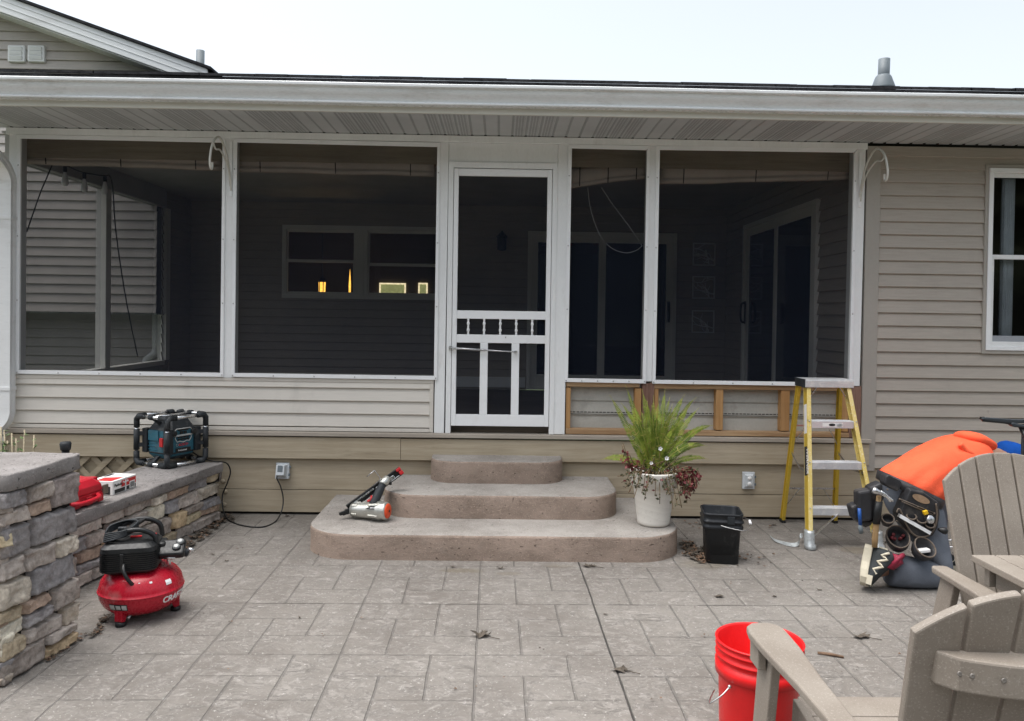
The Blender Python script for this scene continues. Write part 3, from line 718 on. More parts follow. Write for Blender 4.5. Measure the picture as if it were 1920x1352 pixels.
# --- the screen door: a part of the porch with its own pieces
y0, y1 = -.03, .005
da, db = X(848.5, y0, 560), X(1032, y0, 560); dt, dbm = Z(317, 945, y0), Z(799.5, 945, y0)
SWt, SWb = .047, .056
mb = MB(); q = .034
mb.box(p3b+.001, da-.004, -.026, .05, DK+.0, Z(306, 850)); mb.box(db+.004, p4a-.001, -.026, .05, DK+.001, Z(306, 850)); mb.box(p3b+.001, p4a-.001, -.0265, .05, dt+.006, Z(305.5, 950))
mb.build('door_frame', M['white'], porch, .003)
door = thing('screen_door', 'x', 'x'); bpy.data.objects.remove(door)
mb = MB(); st_ = .036
mb.box(da, da+st_, y0, y1, dbm, dt); mb.box(db-st_, db, y0, y1, dbm, dt)
a0, a1 = da+st_, db-st_
ra, rb_ = Z(583, 940, y0), Z(598.5, 940, y0); rc, rd = Z(628, 940, y0), Z(643.5, 940, y0); re = Z(778, 940, y0)
for lo, hi in ((dt-.056, dt), (rb_, ra), (rd, rc), (dbm, re)): mb.box(a0, a1, y0+.001, y1-.001, lo, hi)
for pa, pb in ((899.5, 914), (958.5, 973)): mb.box(X(pa, y0, 710), X(pb, y0, 710), y0+.001, y1-.001, re, rd)
door = mb.build('screen_door', M['newwhite'], porch, .003)
mb = MB(); mb.add([(a0-.005, y1-.008, dbm+.03), (a1+.005, y1-.008, dbm+.03), (a1+.005, y1-.008, dt-.02), (a0-.005, y1-.008, dt-.02)], [(0, 1, 2, 3)]); mb.build('insect_screen', M['screen'], door)
for px in (877.8, 907.7, 938, 968, 998):
    x = X(px, y0, 613); H = rb_-rc
    pr = [(.008, 0), (.011, .06), (.007, .12), (.007, .16), (.012, .24), (.013, .32), (.007, .42), (.009, .5), (.007, .58), (.013, .68), (.012, .76), (.007, .84), (.007, .88), (.011, .94), (.008, 1)]
    MB().lathe([(r*.95, rc+t*H) for r, t in pr], (x, (y0+y1)/2-.004, 0), 12).build('spindle', M['newwhite'], door)
mb = MB(); pa, pb = at(845, 652.5, -.055), at(966, 660, -.06); pm = pa.lerp(pb, .52)
mb.tube([pa, pm], .0085, 10); mb.tube([pm, pb], .0055, 10); mb.tube([pm-(pb-pa)*.06, pm+(pb-pa)*.02], .0095, 10); mb.obox(pa+V((-.004, .012, 0)), (.02, .03, .03)); mb.obox(pb+V((.005, .018, 0)), (.02, .04, .02))
mb.build('door_closer', M['steel'], door)
MB().obox((X(948, y0, 633), y0-.004, Z(632.5, 948, y0)), (.008, .008, .012)).build('latch', M['zinc'], door)
# ------------------------------------------------------------------ stacked stone pillar and seat wall
def stone_mat():
    m, nt, b = new('ledge_stone', .85, 0, .25)
    at_ = nt.nodes.new('ShaderNodeAttribute'); at_.attribute_name = 'tint'
    v = coords(nt); a = nz(nt, v, 7, 7, .68, .6); f = nz(nt, v, 45, 5, .65); big = nz(nt, v, 3, 4)
    mult = nt.nodes.new('ShaderNodeMix'); mult.data_type = 'RGBA'; mult.blend_type = 'MULTIPLY'; mult.inputs[0].default_value = 1
    nt.links.new(at_.outputs['Color'], mult.inputs[6])
    g = mixc(nt, (a*.6+f*.4).step(.32, .68), (.66, .63, .60), (1.55, 1.52, 1.45)); nt.links.new(g, mult.inputs[7])
    c = mixc(nt, big.step(.56, .7)*.4, mult.outputs[2], (.33, .235, .14))
    c = mixc(nt, nz(nt, v, 11, 5, .7).step(.60, .72)*.3, c, (.42, .40, .37))
    lk(nt, c, b.inputs['Base Color']); bump(nt, b, a*.7+f*.5, .9, .012); return m
M['stone'] = stone_mat()
TINTS = [(.46, .36, .24), (.52, .45, .32), (.32, .285, .265), (.25, .24, .25), (.40, .35, .30), (.30, .265, .26), (.36, .275, .225), (.46, .42, .37), (.235, .23, .245), (.50, .475, .41), (.44, .375, .28), (.36, .325, .305)]
def stone(mb, O, U, N, u0, u1, z0, z1, D, seed):
    rr = random.Random(seed); O, U, N = V(O), V(U), V(N); W = V((0, 0, 1)); n, m = 18, 12
    jit = [[(rr.uniform(-.012, .012), rr.uniform(-.010, .010)) for _ in range(2)] for _ in range(2)]
    tint = rr.choice(TINTS); k = rr.uniform(.86, 1.12); mb.col = tuple(c*k for c in tint)
    vs = []; fx, fz = rr.uniform(-.35, .35), rr.uniform(-.3, .3); sd = seed*3.7
    bul = rr.uniform(.75, 1.1)
    for j in range(m+1):
        for i in range(n+1):
            a, b = i/n, j/m
            du = sum(jit[p][q][0]*(a if p else 1-a)*(b if q else 1-b) for p in (0, 1) for q in (0, 1))
            dz = sum(jit[p][q][1]*(a if p else 1-a)*(b if q else 1-b) for p in (0, 1) for q in (0, 1))
            u = u0+(u1-u0)*a+du; z = z0+(z1-z0)*b+dz
            e = .5-abs(a-.5); e2 = .5-abs(b-.5)
            eu = min(1, (e*(u1-u0))/.008); ez = min(1, (e2*(z1-z0))/.0065)
            prof = math.sqrt(max(0, 1-(1-eu)**2))*math.sqrt(max(0, 1-(1-ez)**2))
            nn = noise.noise(V((u*15+sd, z*20, sd)))*.42+noise.noise(V((u*42, z*50+sd, sd)))*.24+noise.noise(V((u*95, z*105+sd, sd)))*.14+(noise.voronoi(V((u*14+sd, z*19, sd)))[0][0]-.35)*.75
            h = -.03+prof*(D*(bul+fx*(a-.5)+fz*(b-.5)+nn*.7)+.03)
            w_ = noise.noise(V((u*26, z*26, sd+9)))*.0065
            vs.append(O+U*(u+w_)+W*(z+w_)+N*h)
    mb.add(vs, [(j*(n+1)+i, j*(n+1)+i+1, (j+1)*(n+1)+i+1, (j+1)*(n+1)+i) for j in range(m) for i in range(n)], True)
    mb.col = None
def ashlar(mb, O, U, N, u0, u1, z0, z1, D, seed, rows=(.07, .15), cols=(.12, .27)):
    rr = random.Random(seed); z = z0; k = seed*101
    while z < z1-.02:
        h = rr.uniform(*rows)
        if z1-z-h < .045: h = z1-z
        u = u0-rr.uniform(0, .04)
        while u < u1-.02:
            L = rr.uniform(*cols)
            if u1-u-L < .07: L = u1-u
            k += 1
            if h > .10 and rr.random() < .38:
                c = rr.uniform(.4, .6); stone(mb, O, U, N, u+.004, u+L-.004, z+.003, z+h*c-.003, D*rr.uniform(.7, 1.2), k); k += 1
                stone(mb, O, U, N, u+.004, u+L-.004, z+h*c+.003, z+h-.003, D*rr.uniform(.7, 1.2), k)
            else: stone(mb, O, U, N, u+.004, u+L-.004, z+.003, z+h-.003, D*rr.uniform(.7, 1.2), k)
            u += L
        z += h
def capstone(name, corners, z0, z1, parent):
    """hand-cut slab: polygon outline with a wandering, slightly torn edge"""
    n = len(corners); pts = []
    for i in range(n):
        a, b = V((*corners[i], 0)), V((*corners[(i+1) % n], 0)); q = max(2, int((b-a).length/.025))
        pts += [a.lerp(b, t/q) for t in range(q)]
    for _ in range(2):
        pts = [(pts[i-1]+pts[i]*2+pts[(i+1) % len(pts)])/4 for i in range(len(pts))]
    cen = sum(pts, V())/len(pts); rings = []
    for z, ins, j in ((z0, .006, .004), (z0+.005, .0, .005), ((z0+z1)/2, .002, .006), (z1-.007, .001, .006), (z1-.0015, .005, .006), (z1, .012, .006)):
        r = []
        for p in pts:
            d = (p-cen).normalized(); f = ins+noise.noise(V((p.x*13, p.y*13, z*30)))*j+noise.noise(V((p.x*40, p.y*40, z*60)))*j*.5
            r.append(V((p.x, p.y, z+noise.noise(V((p.x*8, p.y*8, 4)))*.004))-d*f)
        rings.append(r)
    # inner rings so that the top can undulate
    top = rings[-1]
    for k in (.7, .4, .1): rings.append([V((cen.x+(p.x-cen.x)*k, cen.y+(p.y-cen.y)*k, z1+noise.noise(V((p.x*k*7, p.y*k*7, 2)))*.004)) for p in top])
    return MB().loft(rings, True).build(name, M['cap'], parent)
def frame2(ax, ad, ang):                       # start point (x, distance) and direction angle from +y towards +x
    O = V((ax, CAM.y+ad, 0)); U = V((math.sin(R(ang)), math.cos(R(ang)), 0)); N = V((U.y, -U.x, 0)); return O, U, N
O, U, N = frame2(-2.105, 3.27, 8)
pil = thing('stone_pillar', 'stacked ledge stone pillar with a thick grey slab cap, beside the red compressor', 'pillar', (O-N*.21+U*.21)[:])
mb = MB(); core = O-N*.012
mb.prism([(0, 0), (.44, 0), (.44, -.44), (0, -.44)], core, U, N, V((0, 0, 1)), .0, .825); mb.build('dark_core', M['dark'], pil)  # no mortar: dark core paints the shade in the gaps between stones
mb = MB(); ashlar(mb, O, U, N, -.012, .455, .0, .825, .030, 11, (.075, .15), (.13, .29))
ashlar(mb, O+N*.0, -N, -U, -.012, .45, .0, .825, .030, 12); mb.build('stone_facing', M['stone'], pil, recalc=False)
def loc2(O, U, N, u, n): p = O+U*u+N*n; return (p.x, p.y)
capstone('cap', [(-2.055, CAM.y+3.245), (-2.025, CAM.y+3.77), (-2.60, CAM.y+3.80), (-2.62, CAM.y+3.28)], .825, .90, pil)
OW, UW, NW = frame2(-2.50, 3.88, 9.6)
WL = 2.06
wal = thing('stone_seat_wall', 'low stacked stone seat wall with a taupe slab top running from the pillar to the house', 'wall', (OW+UW*1.0-NW*.2)[:])
MB().prism([(0, 0), (WL, 0), (WL, -.40), (0, -.40)], OW-NW*.012, UW, NW, V((0, 0, 1)), 0, .372).build('dark_core', M['dark'], wal)  # dark backing again stands for shade in the dry stone gaps
mb = MB(); ashlar(mb, OW, UW, NW, 0, WL, 0, .372, .028, 21, (.07, .13), (.14, .30)); ashlar(mb, OW+UW*WL, -NW, UW, 0, .40, 0, .372, .026, 22); mb.build('stone_facing', M['stone'], wal, recalc=False)
capstone('cap', [loc2(OW, UW, NW, -.02, .045), loc2(OW, UW, NW, WL*.5, .042), loc2(OW, UW, NW, WL+.03, .045), loc2(OW, UW, NW, WL+.03, -.45), loc2(OW, UW, NW, -.02, -.45)], .372, .44, wal)

# ------------------------------------------------------------------ jobsite radio on the seat wall
TOPW = .442
M['radio_blue'] = mat('teal_blue_plastic', (.020, .105, .150), .42, .25, 10, 80, .05, dirt=(.14, .17, .18), dirt_amt=.5, dscale=9, dth=(.5, .75))
M['radio_black'] = mat('dusty_black_rubber', (.018, .022, .026), .6, .25, 10, 80, .08, dirt=(.13, .13, .125), dirt_amt=.45, dscale=12)
M['tube'] = mat('bare_aluminium_tube', (.75, .76, .77), .25, .05, 10, 60, 0, 1.0)
M['red'] = mat('red_plastic', (.50, .018, .022), .45, .1, 8, 60, .04)
M['greyline'] = mat('pale_grey_plastic', (.50, .51, .50), .5, .1, 20)
M['redink'] = flat('red_print', (.5, .02, .03)); M['whiteink'] = flat('white_print', (.8, .8, .8))
A0 = gnd(313, 880, TOPW); A = V((A0.x, A0.y, TOPW))
e1 = V((.47, .88, 0)).normalized(); e2 = V((-e1.y, e1.x, 0))       # e1 along the control face, e2 along the side face
LR, LS, H = .345, .335, .385
rad = thing('jobsite_radio', 'blue and black jobsite radio in a tubular roll cage on the seat wall', 'radio', A[:])
def q3(a, b, z): return A+e1*a+e2*b+V((0, 0, z))
Zv = V((0, 0, 1))
mb = MB()                                                  # chamfered body
def oct_ring(a0, a1, b0, b1, c, z): return [q3(a, b, z) for a, b in ((a0+c, b0), (a1-c, b0), (a1, b0+c), (a1, b1-c), (a1-c, b1), (a0+c, b1), (a0, b1-c), (a0, b0+c))]
mb.loft([oct_ring(.07, .28, .075, .26, .03, .055), oct_ring(.045, .305, .045, .29, .035, .085), oct_ring(.045, .305, .045, .29, .035, .27), oct_ring(.085, .27, .085, .25, .03, .335)], False)
mb.build('body', M['radio_blue'], rad, .006)
mb = MB(); mb.loft([oct_ring(.04, .31, .04, .295, .04, .268), oct_ring(.083, .272, .083, .252, .03, .338), oct_ring(.10, .255, .10, .235, .03, .345)], False); mb.loft([oct_ring(.073, .282, .073, .262, .03, .05), oct_ring(.04, .31, .04, .295, .037, .098), oct_ring(.04, .31, .04, .295, .037, .104)], False)
mb.obox(q3(.052, .052, .185), (.05, .05, .18), e1, e2); mb.obox(q3(.30, .052, .185), (.05, .05, .18), e1, e2); mb.obox(q3(.052, .285, .185), (.05, .05, .18), e1, e2); mb.obox(q3(.175, .168, .35), (.13, .05, .02), e1, e2)
mb.build('shell', M['radio_black'], rad, .005)
fr_, gp_ = .016, .021
cn = {(0, 0): q3(.0, .0, 0), (1, 0): q3(LR, .0, 0), (0, 1): q3(0, LS, 0), (1, 1): q3(LR, LS, 0)}
zlo, zhi = .019, H-.018
mb = MB()
for a in (0, LR):
    for b in (0, LS): mb.tube([q3(a, b, .05), q3(a, b, H-.05)], fr_*.85, 12)
for z in (zlo, zhi):
    for b in (.0, LS): mb.tube([q3(.03, b, z), q3(LR-.03, b, z)], fr_*.85, 12)
    for a in (0, LR): mb.tube([q3(a, .03, z), q3(a, LS-.03, z)], fr_*.85, 12)
mb.tube([q3(.02, LS*.5, zhi), q3(LR-.02, LS*.5, zhi)], fr_*.6, 10)
mb.build('cage_tube', M['tube'], rad)
mb = MB()
for a, sa in ((0, 1), (LR, -1)):
    for b, sb in ((0, 1), (LS, -1)):
        for z, sz in ((zlo, 1), (zhi, -1)):
            mb.tube([q3(a+sa*.075, b, z), q3(a+sa*.02, b, z), q3(a, b, z+sz*.02), q3(a, b, z+sz*.085)], gp_, 10)
            mb.tube([q3(a, b+sb*.08, z), q3(a, b+sb*.02, z), q3(a, b, z+sz*.03)], gp_, 10)
        mb.tube([q3(a, b, .115), q3(a, b, .27)], gp_*1.05, 10)
        for z in (.15, .235): mb.obox(q3(a+sa*.03, b+sb*.03, z), (.075, .03, .028), (e1*sa+e2*sb).normalized(), (e1*-sb+e2*sa).normalized() if sa*sb > 0 else (e1*sb*-1+e2*sa).normalized())
for a in (0, LR):
    for z, z2 in ((zlo, .075), (zhi, .315)):
        mb.tube([q3(a, LS*.5-.022, z), q3(a, LS*.5+.022, z)], gp_, 10); mb.bar(q3(a, LS*.5, z), q3(a+(.07 if a == 0 else -.07), LS*.5, z2), .03, .02, e2)
mb.each('cage_guard', M['radio_black'], rad)
# control face (b = 0.045 plane), grey rings, buttons, maker's name, red latch on the side face
def onface(pts, z_=0, lift=.003): return [q3(a-.02, .045-lift, z) for a, z in pts]
mb = MB()
def outline(pts, r=.0035):
    p = onface(pts, lift=.004); mb.tube(p+[p[0], p[1]], r, 6)
outline([(.135, .275), (.255, .275), (.272, .262), (.295, .258), (.30, .232), (.275, .222), (.25, .228), (.14, .228), (.115, .222), (.092, .232), (.096, .26), (.118, .263)])
outline([(.125, .222), (.262, .222), (.268, .205), (.25, .178), (.225, .182), (.195, .172), (.165, .182), (.14, .178), (.122, .205)])
mb.build('face_trim', M['greyline'], rad)
mb = MB()
for a in (.088, .264): mb.lathe([(.023, 0), (.021, .018), (.012, .02), (.001, .02)], q3(a, .043, .245), 18, True, -e2)
for a, z, w_, h_ in [(.158, .245, .026, .02), (.192, .245, .026, .02), (.175, .266, .09, .012)]+[(.135+.027*i, z, .021, .012) for i in range(4) for z in (.212, .195)]: mb.obox(q3(a, .041, z), (w_, .006, h_), e1, e2)
mb.obox(q3(.175, .042, .085+.03), (.13, .008, .03), e1, e2)
mb.build('control', M['black'], rad, .001)
lettering('lettering', 'BOSCH', .026, M['redink'], rad, q3(.135, .0435, .146), e1, Zv)
lettering('lettering', 'Professional', .016, M['whiteink'], rad, q3(.125, .0375, .110), e1, Zv)
mb = MB(); mb.tube([q3(.122+.009*math.cos(t*.5236), .0425, .155+.009*math.sin(t*.5236)) for t in range(13)], .0014, 5); mb.build('emblem', M['greyline'], rad)
mb = MB(); mb.obox(q3(.038, .105, .18), (.02, .038, .066), e1, e2); mb.build('latch', M['red'], rad, .004)
mb = MB()
for z in (.12, .145, .17, .215, .245): mb.obox(q3(.0435, .215, z), (.006, .10, .006), e1, e2)
mb.obox(q3(.05, .20, .225), (.03, .11, .075), e1, e2)
mb.build('rib', M['radio_blue'], rad, .003)
cord = [q3(LR-.05, .1, .08), q3(LR+.02, .06, .02), at(400, 865, -.18), at(424, 868, -.10), at(432, 884, -.07), at(426, 906, -.06), at(417, 930, -.07), gnd(419, 958, .06), gnd(430, 976, .008), gnd(458, 986, .006), gnd(492, 988, .006), gnd(516, 978, .006), at(528, 958, -.10), at(531, 935, -.06), at(526, 912, -.05), at(519, 897, -.045), at(521, 890, -.04)]
MB().tube(bez(cord, 8), .0052, 8).build('power_cord', M['black'], rad)

# ------------------------------------------------------------------ red tool case and box of nails on the seat wall
M['case_red'] = mat('red_moulded_plastic', (.42, .012, .024), .38, .12, 8, 80, .06, dirt=(.30, .10, .10), dirt_amt=.4, dscale=10)
c0 = gnd(206, 938, TOPW); c0 = V((c0.x-.01, c0.y, TOPW)); g1 = UW; g2 = -NW
case = thing('tool_case', 'red moulded plastic tool case lying on the seat wall beside the stone pillar', 'tool case', c0[:])
def cz(a, b, z): return c0-g1*a+g2*b+V((0, 0, z))
mb = MB()
def crng(i, z): return [cz(a, b, z) for a, b in ((i, i+.05), (i+.05, i), (.40-i, i), (.42-i, i+.05), (.42-i, .30-i), (.36-i, .33-i), (i+.05, .33-i), (i, .28-i))]
mb.loft([crng(.03, .0), crng(.004, .03), crng(.0, .074)], False); mb.loft([crng(.0, .078), crng(.006, .115), crng(.04, .148), crng(.06, .152)], False); mb.loft([crng(.006, .07), crng(.006, .082)], False)
mb.build('shell', M['case_red'], case, .008, 3)
mb = MB()
for a in (.07, .17, .27): mb.loft([[cz(a+x, y, z) for x, y in ((-.022, -.006), (.022, -.006), (.018, .03), (-.018, .03))] for z in (.012, .06)], False)
for b in (.10, .20): mb.loft([[cz(-.006+x, b+y, z) for x, y in ((0, -.025), (.03, -.02), (.03, .02), (0, .025))] for z in (.01, .14)], False)
mb.tube(bez([cz(.32, .0, .05), cz(.27, -.035, .045), cz(.14, -.04, .05), cz(.10, .0, .06)], 5), .014, 10)
mb.build('rib', M['case_red'], case, .004)
mb = MB(); mb.obox(cz(.035, -.006, .077), (.044, .012, .055), g1, g2); mb.build('latch', mat('grey_metal_latch', (.22, .19, .16), .4, .1, 10, 60, 0, .6), case, .003)
M['card'] = mat('white_card', (.80, .79, .77), .6, .04, 6, 60, .02); M['inkblack'] = flat('black_print', (.02, .02, .022), .55); M['inkred'] = flat('red_print_card', (.55, .03, .03), .55)
b0 = gnd(211, 929, TOPW); b0 = V((b0.x, b0.y, TOPW)); bq = gnd(255, 913, TOPW); h1 = (V((bq.x, bq.y, TOPW))-b0); BL = h1.length; h1.normalize(); h2 = V((-h1.y, h1.x, 0))
nb = thing('nail_box', 'white cardboard nail box with red and black print, on the seat wall before the radio', 'box', b0[:])
def bz(a, b, z): return b0+h1*a+h2*b+V((0, 0, z))
BH, BD = .086, .16
MB().obox(bz(BL/2, BD/2, BH/2), (BL, BD, BH), h1, h2).build('carton', M['card'], nb, .002)
def face(name, m, quads): 
    mb = MB()
    for pts in quads: mb.add(pts, [tuple(range(len(pts)))])
    return mb.build(name, m, nb)
fz = lambda a, z: bz(a*BL, -.0012, z*BH); tz = lambda a, b: bz(a*BL, b*BD, BH+.0012); ez = lambda b, z: bz(-.0012, b*BD, z*BH)
face('red_print', M['inkred'], [[fz(.36, .40), fz(.98, .40), fz(.98, .88), fz(.36, .88)], [tz(.03, .1), tz(.55, .1), tz(.40, .75), tz(.03, .75)]])
face('black_print', M['inkblack'], [[fz(.08, .06), fz(.98, .06), fz(.98, .34), fz(.08, .34)], [ez(.1, .05), ez(.9, .05), ez(.9, .62), ez(.1, .62)], [tz(.55, .8), tz(.9, .8), tz(.9, .95), tz(.5, .95)]])
gz = lambda a, z: bz(a*BL, -.0022, z*BH)
face('barcode', M['card'], [[gz(.70, .10), gz(.93, .10), gz(.93, .62), gz(.70, .62)]])
g3 = lambda a, z: bz(a*BL, -.003, z*BH)
face('barcode_line', M['inkblack'], [[g3(.73+i*.021, .16), g3(.742+i*.021, .16), g3(.742+i*.021, .55), g3(.73+i*.021, .55)] for i in range(9)])
lettering('lettering', 'Paslode', .026, M['inkblack'], nb, bz(.06*BL, -.0012, .56*BH), h1, Zv)
lettering('lettering', 'Paslode', .020, M['whiteink'], nb, bz(.40*BL, -.0018, .66*BH), h1, Zv)
face('tape', M['bubble'], [[g3(.50, 0), g3(.56, 0), g3(.56, 1), g3(.50, 1)]])

# ------------------------------------------------------------------ black post stub and weeds behind the pillar
p = at(123, 828, -.95); ps = thing('metal_post', 'short black capped post between the pillar and the house', 'post', (p.x, p.y, 0))
MB().lathe([(.024, 0), (.024, p.z-.05)], (p.x, p.y, 0), 18).build('shaft', M['black'], ps)
MB().lathe([(.031, p.z-.055), (.034, p.z-.03), (.036, p.z-.014), (.030, p.z-.002), (.012, p.z), (.001, p.z)], (p.x, p.y, 0), 20).build('cap', M['radio_black'], ps)
M['weed'] = mat('weed_leaf', (.10, .16, .055), .6, .3, 30); M['stem'] = mat('dry_stem', (.42, .36, .25), .8, .2, 30)
wd = thing('weed', 'scraggly green weed with cut dry stems behind the pillar by the downspout', 'weed', (-3.3, -1.05, 0))
mb = MB(); lf = MB(); rr = random.Random(5)
for px, top, px0 in ((22, 812, 24), (46, 806, 34), (64, 816, 50), (8, 806, 22), (2, 800, 8), (30, 822, 30), (14, 826, 12)):
    a = at(px0, 905, -1.05); b = at(px, top, -1.05); a.z = .0; mb.tube([a, a.lerp(b, .5)+V((rr.uniform(-.02, .02), 0, 0)), b], [.007, .006, .0045], 6)
    for k in range(11):
        c = a.lerp(b, rr.uniform(.72, .98)); d = V((rr.uniform(-1, 1), rr.uniform(-1, 1), rr.uniform(-.3, .5))).normalized(); s = d.cross(V((0, 0, 1))).normalized(); L = rr.uniform(.03, .055)
        lf.add([c, c+d*L*.5+s*L*.25, c+d*L, c+d*L*.5-s*L*.25], [(0, 1, 2, 3)])
mb.build('stem', M['stem'], wd); lf.build('leaf', M['weed'], wd)

# ------------------------------------------------------------------ pancake compressor
M['tank'] = mat('scuffed_red_enamel', (.44, .010, .026), .28, .08, 6, 60, .03, dirt=(.42, .20, .19), dirt_amt=.45, dscale=7, dth=(.58, .74))
M['ink'] = flat('white_decal', (.78, .78, .78))
cc = gnd(262, 1142); cx_, cy_ = -1.872, CAM.y+4.06; TR = .232; ZS = .19
comp = thing('air_compressor', 'red pancake air compressor with a black motor shroud beside the seat wall', 'compressor', (cx_, cy_, 0))
TP = [(.06, .038), (.12, .042), (.17, .055), (.205, .085), (.225, .122), (.232, .158), (.2325, .163), (.236, .164), (.236, .169), (.2325, .170), (.230, .185), (.219, .225), (.195, .258), (.16, .280), (.11, .290), (.03, .292)]
MB().lathe(TP, (cx_, cy_, 0), 64).build('tank', M['tank'], comp)
for ang in (-100, 20, 140):
    a = R(ang); d = V((math.cos(a), math.sin(a), 0)); s = V((-d.y, d.x, 0)); B = V((cx_, cy_, 0))
    f = MB().prism([(.13, .07), (.212, .12), (.208, .03), (.180, .022), (.165, .05)], B, d, Zv, s, -.024, .024).build('foot', M['tank'], comp, .003)
    MB().lathe([(.028, 0), (.031, .01), (.028, .024), (.012, .03)], B+d*.187, 14).build('rubber_pad', M['black'], f)
# shroud: ribbed rounded drum lying towards the camera, with a flat crown
vd = V((.25, -1, 0)).normalized(); sd_ = V((-vd.y, vd.x, 0)); sc0 = V((cx_-.045, cy_+.0, 0))      # vd points to the camera, sd_ to picture right
def sh(u, v, z): return sc0+sd_*u+vd*v+Zv*(z-.022)
mb = MB()
def rr_ring(a0, a1, b0, b1, r, z, n=5):
    out = []
    for (cx0, cy0, st0) in ((a1-r, b1-r, 0), (a0+r, b1-r, 90), (a0+r, b0+r, 180), (a1-r, b0+r, 270)):
        for k in range(n+1): t = R(st0+90*k/n); out.append(sh(cx0+r*math.cos(t), cy0+r*math.sin(t), z))
    return out
lev = [(.31, .03), (.325, .004)]
for i in range(9):
    z = .333+i*.0115; lev += [(z, .0), (z+.005, .0), (z+.0055, .007), (z+.0105, .007)]
lev += [(.438, .0), (.462, .004), (.484, .03), (.492, .06)]
mb.loft([rr_ring(-.155+o, .150-o, -.10+o, .185-o, .05, z) for z, o in lev], False); mb.build('motor_shroud', M['black'], comp, 0)
MB().obox(sh(-.03, .186, .385), (.022, .01, .10), sd_, vd).build('shroud_rib', M['black'], comp, .003)
mb = MB(); mb.tube(bez([sh(-.02, .178, .375), sh(-.012, .215, .345), sh(.012, .225, .30), sh(.04, .205, .255)], 6), .0105, 10); mb.build('hose', M['black'], comp)
mb = MB(); mb.lathe([(.020, 0), (.022, .006), (.014, .012), (.012, .018)], sh(.045, .205, .243), 16, True, vd*.6+Zv*.8); mb.build('hose_fitting', M['tube'], comp)
# two carrying handles and the cord wound between them
mb = MB()
for v_, h in ((.10, .0), (-.085, .018)):
    mb.tube(bez([sh(-.10, v_, .475), sh(-.085, v_, .505+h), sh(-.02, v_+.01, .545+h), sh(.06, v_+.01, .548+h), sh(.125, v_, .51+h), sh(.14, v_, .455)], 6), .0145, 10)
mb.bar(sh(-.03, .11, .545), sh(.045, -.09, .57), .03, .014, sd_)
mb.build('handle', M['black'], comp)
mb = MB()
for k in range(5):
    o = k*.009
    mb.tube(bez([sh(-.15, .06-o, .485+o*.9), sh(-.12, .14-o, .500+o), sh(-.02, .12, .525+o*.8), sh(.02, .0, .535+o), sh(-.05, -.10+o, .53+o), sh(-.14, -.06, .505+o), sh(-.15, .06-o, .487+o)], 6), .0058, 7)
mb.build('wound_cord', M['radio_black'], comp)
MB().obox(sh(-.06, .02, .527), (.05, .03, .045), sd_, vd).build('plug', M['radio_black'], comp, .006)
mb = MB()
mb.obox(sh(.02, .05, .497), (.06, .02, .006), sd_, vd); mb.obox(sh(.10, -.02, .485), (.035, .03, .006), sd_, vd); mb.build('caution_label', M['red'], comp)
# control panel with two gauges, regulator knob, fittings
pc = sh(.215, .055, .425); pn = (Zv*.85+vd*.5).normalized(); pu = sd_; pv = pn.cross(pu)
mb = MB(); mb.obox(pc-pn*.02, (.15, .12, .05), pu, pv, pn); mb.obox(sh(.15, .0, .43), (.06, .12, .05), sd_, vd); mb.build('control_panel', M['black'], comp, .016, 3)
mb = MB()
for du, dv in ((.028, -.012), (.045, .028)): mb.lathe([(.024, 0), (.024, .010), (.020, .012)], pc+pu*du+pv*dv+pn*.004, 18, True, pn)
mb.build('gauge', M['radio_black'], comp)
mb = MB()
for du, dv in ((.028, -.012), (.045, .028)): mb.lathe([(.0185, 0), (.001, .001)], pc+pu*du+pv*dv+pn*.0165, 18, True, pn)
mb.build('gauge_dial', M['greyline'], comp)
mb = MB(); mb.lathe([(.024, 0), (.026, .012), (.022, .05), (.010, .055)], sh(.255, .02, .385), 16, True, sd_*.9+vd*.3-Zv*.2); mb.build('regulator_knob', M['radio_black'], comp)
mb = MB(); mb.tube([sh(.30, .03, .395), sh(.335, .03, .39)], .012, 12); mb.tube([sh(.20, .07, .40), sh(.205, .085, .33)], .012, 10); mb.tube([sh(.18, .085, .37), sh(.24, .085, .365)], .010, 10); mb.tube([sh(.02, .11, .08), sh(.0, .16, .05)], .008, 8); mb.each('fitting', M['steel'], comp)
# decals: maker's name wrapped round the seam, rating plate, small label
def tank_pt(az, z, lift=.0015):
    r = next((TP[i][0]+(TP[i+1][0]-TP[i][0])*(z-TP[i][1])/(TP[i+1][1]-TP[i][1]) for i in range(len(TP)-1) if TP[i][1] <= z <= TP[i+1][1]), .23)+lift
    return V((cx_+math.cos(az)*r, cy_+math.sin(az)*r, z))
taz = math.atan2(vd.y, vd.x)
lettering('lettering', 'CRAFTSMAN', .052, M['ink'], comp, (0, 0, 0), (1, 0, 0), (0, 0, 1), wrap=lambda c: tank_pt(taz+R(40)+c.x/.232, .112+c.y, .002+c.z), bold=.03)
def decal(name, m, az0, az1, z0, z1, lift=.002, n=6):
    mb = MB(); vs = [tank_pt(az0+(az1-az0)*i/n, z, lift) for z in (z0, (z0+z1)/2, z1) for i in range(n+1)]
    mb.add(vs, [(j*(n+1)+i, j*(n+1)+i+1, (j+1)*(n+1)+i+1, (j+1)*(n+1)+i) for j in (0, 1) for i in range(n)]); return mb.build(name, m, comp)
decal('rating_plate', M['radio_black'], taz+R(-36), taz+R(-8), .098, .138)
decal('plate_print', M['greyline'], taz+R(-35), taz+R(-27), .103, .133, .003); decal('plate_print', M['greyline'], taz+R(-25), taz+R(-18), .105, .131, .003); decal('plate_print', M['greyline'], taz+R(-16), taz+R(-9), .103, .133, .003)
decal('warning_label', M['ink'], taz+R(46), taz+R(56), .212, .238)
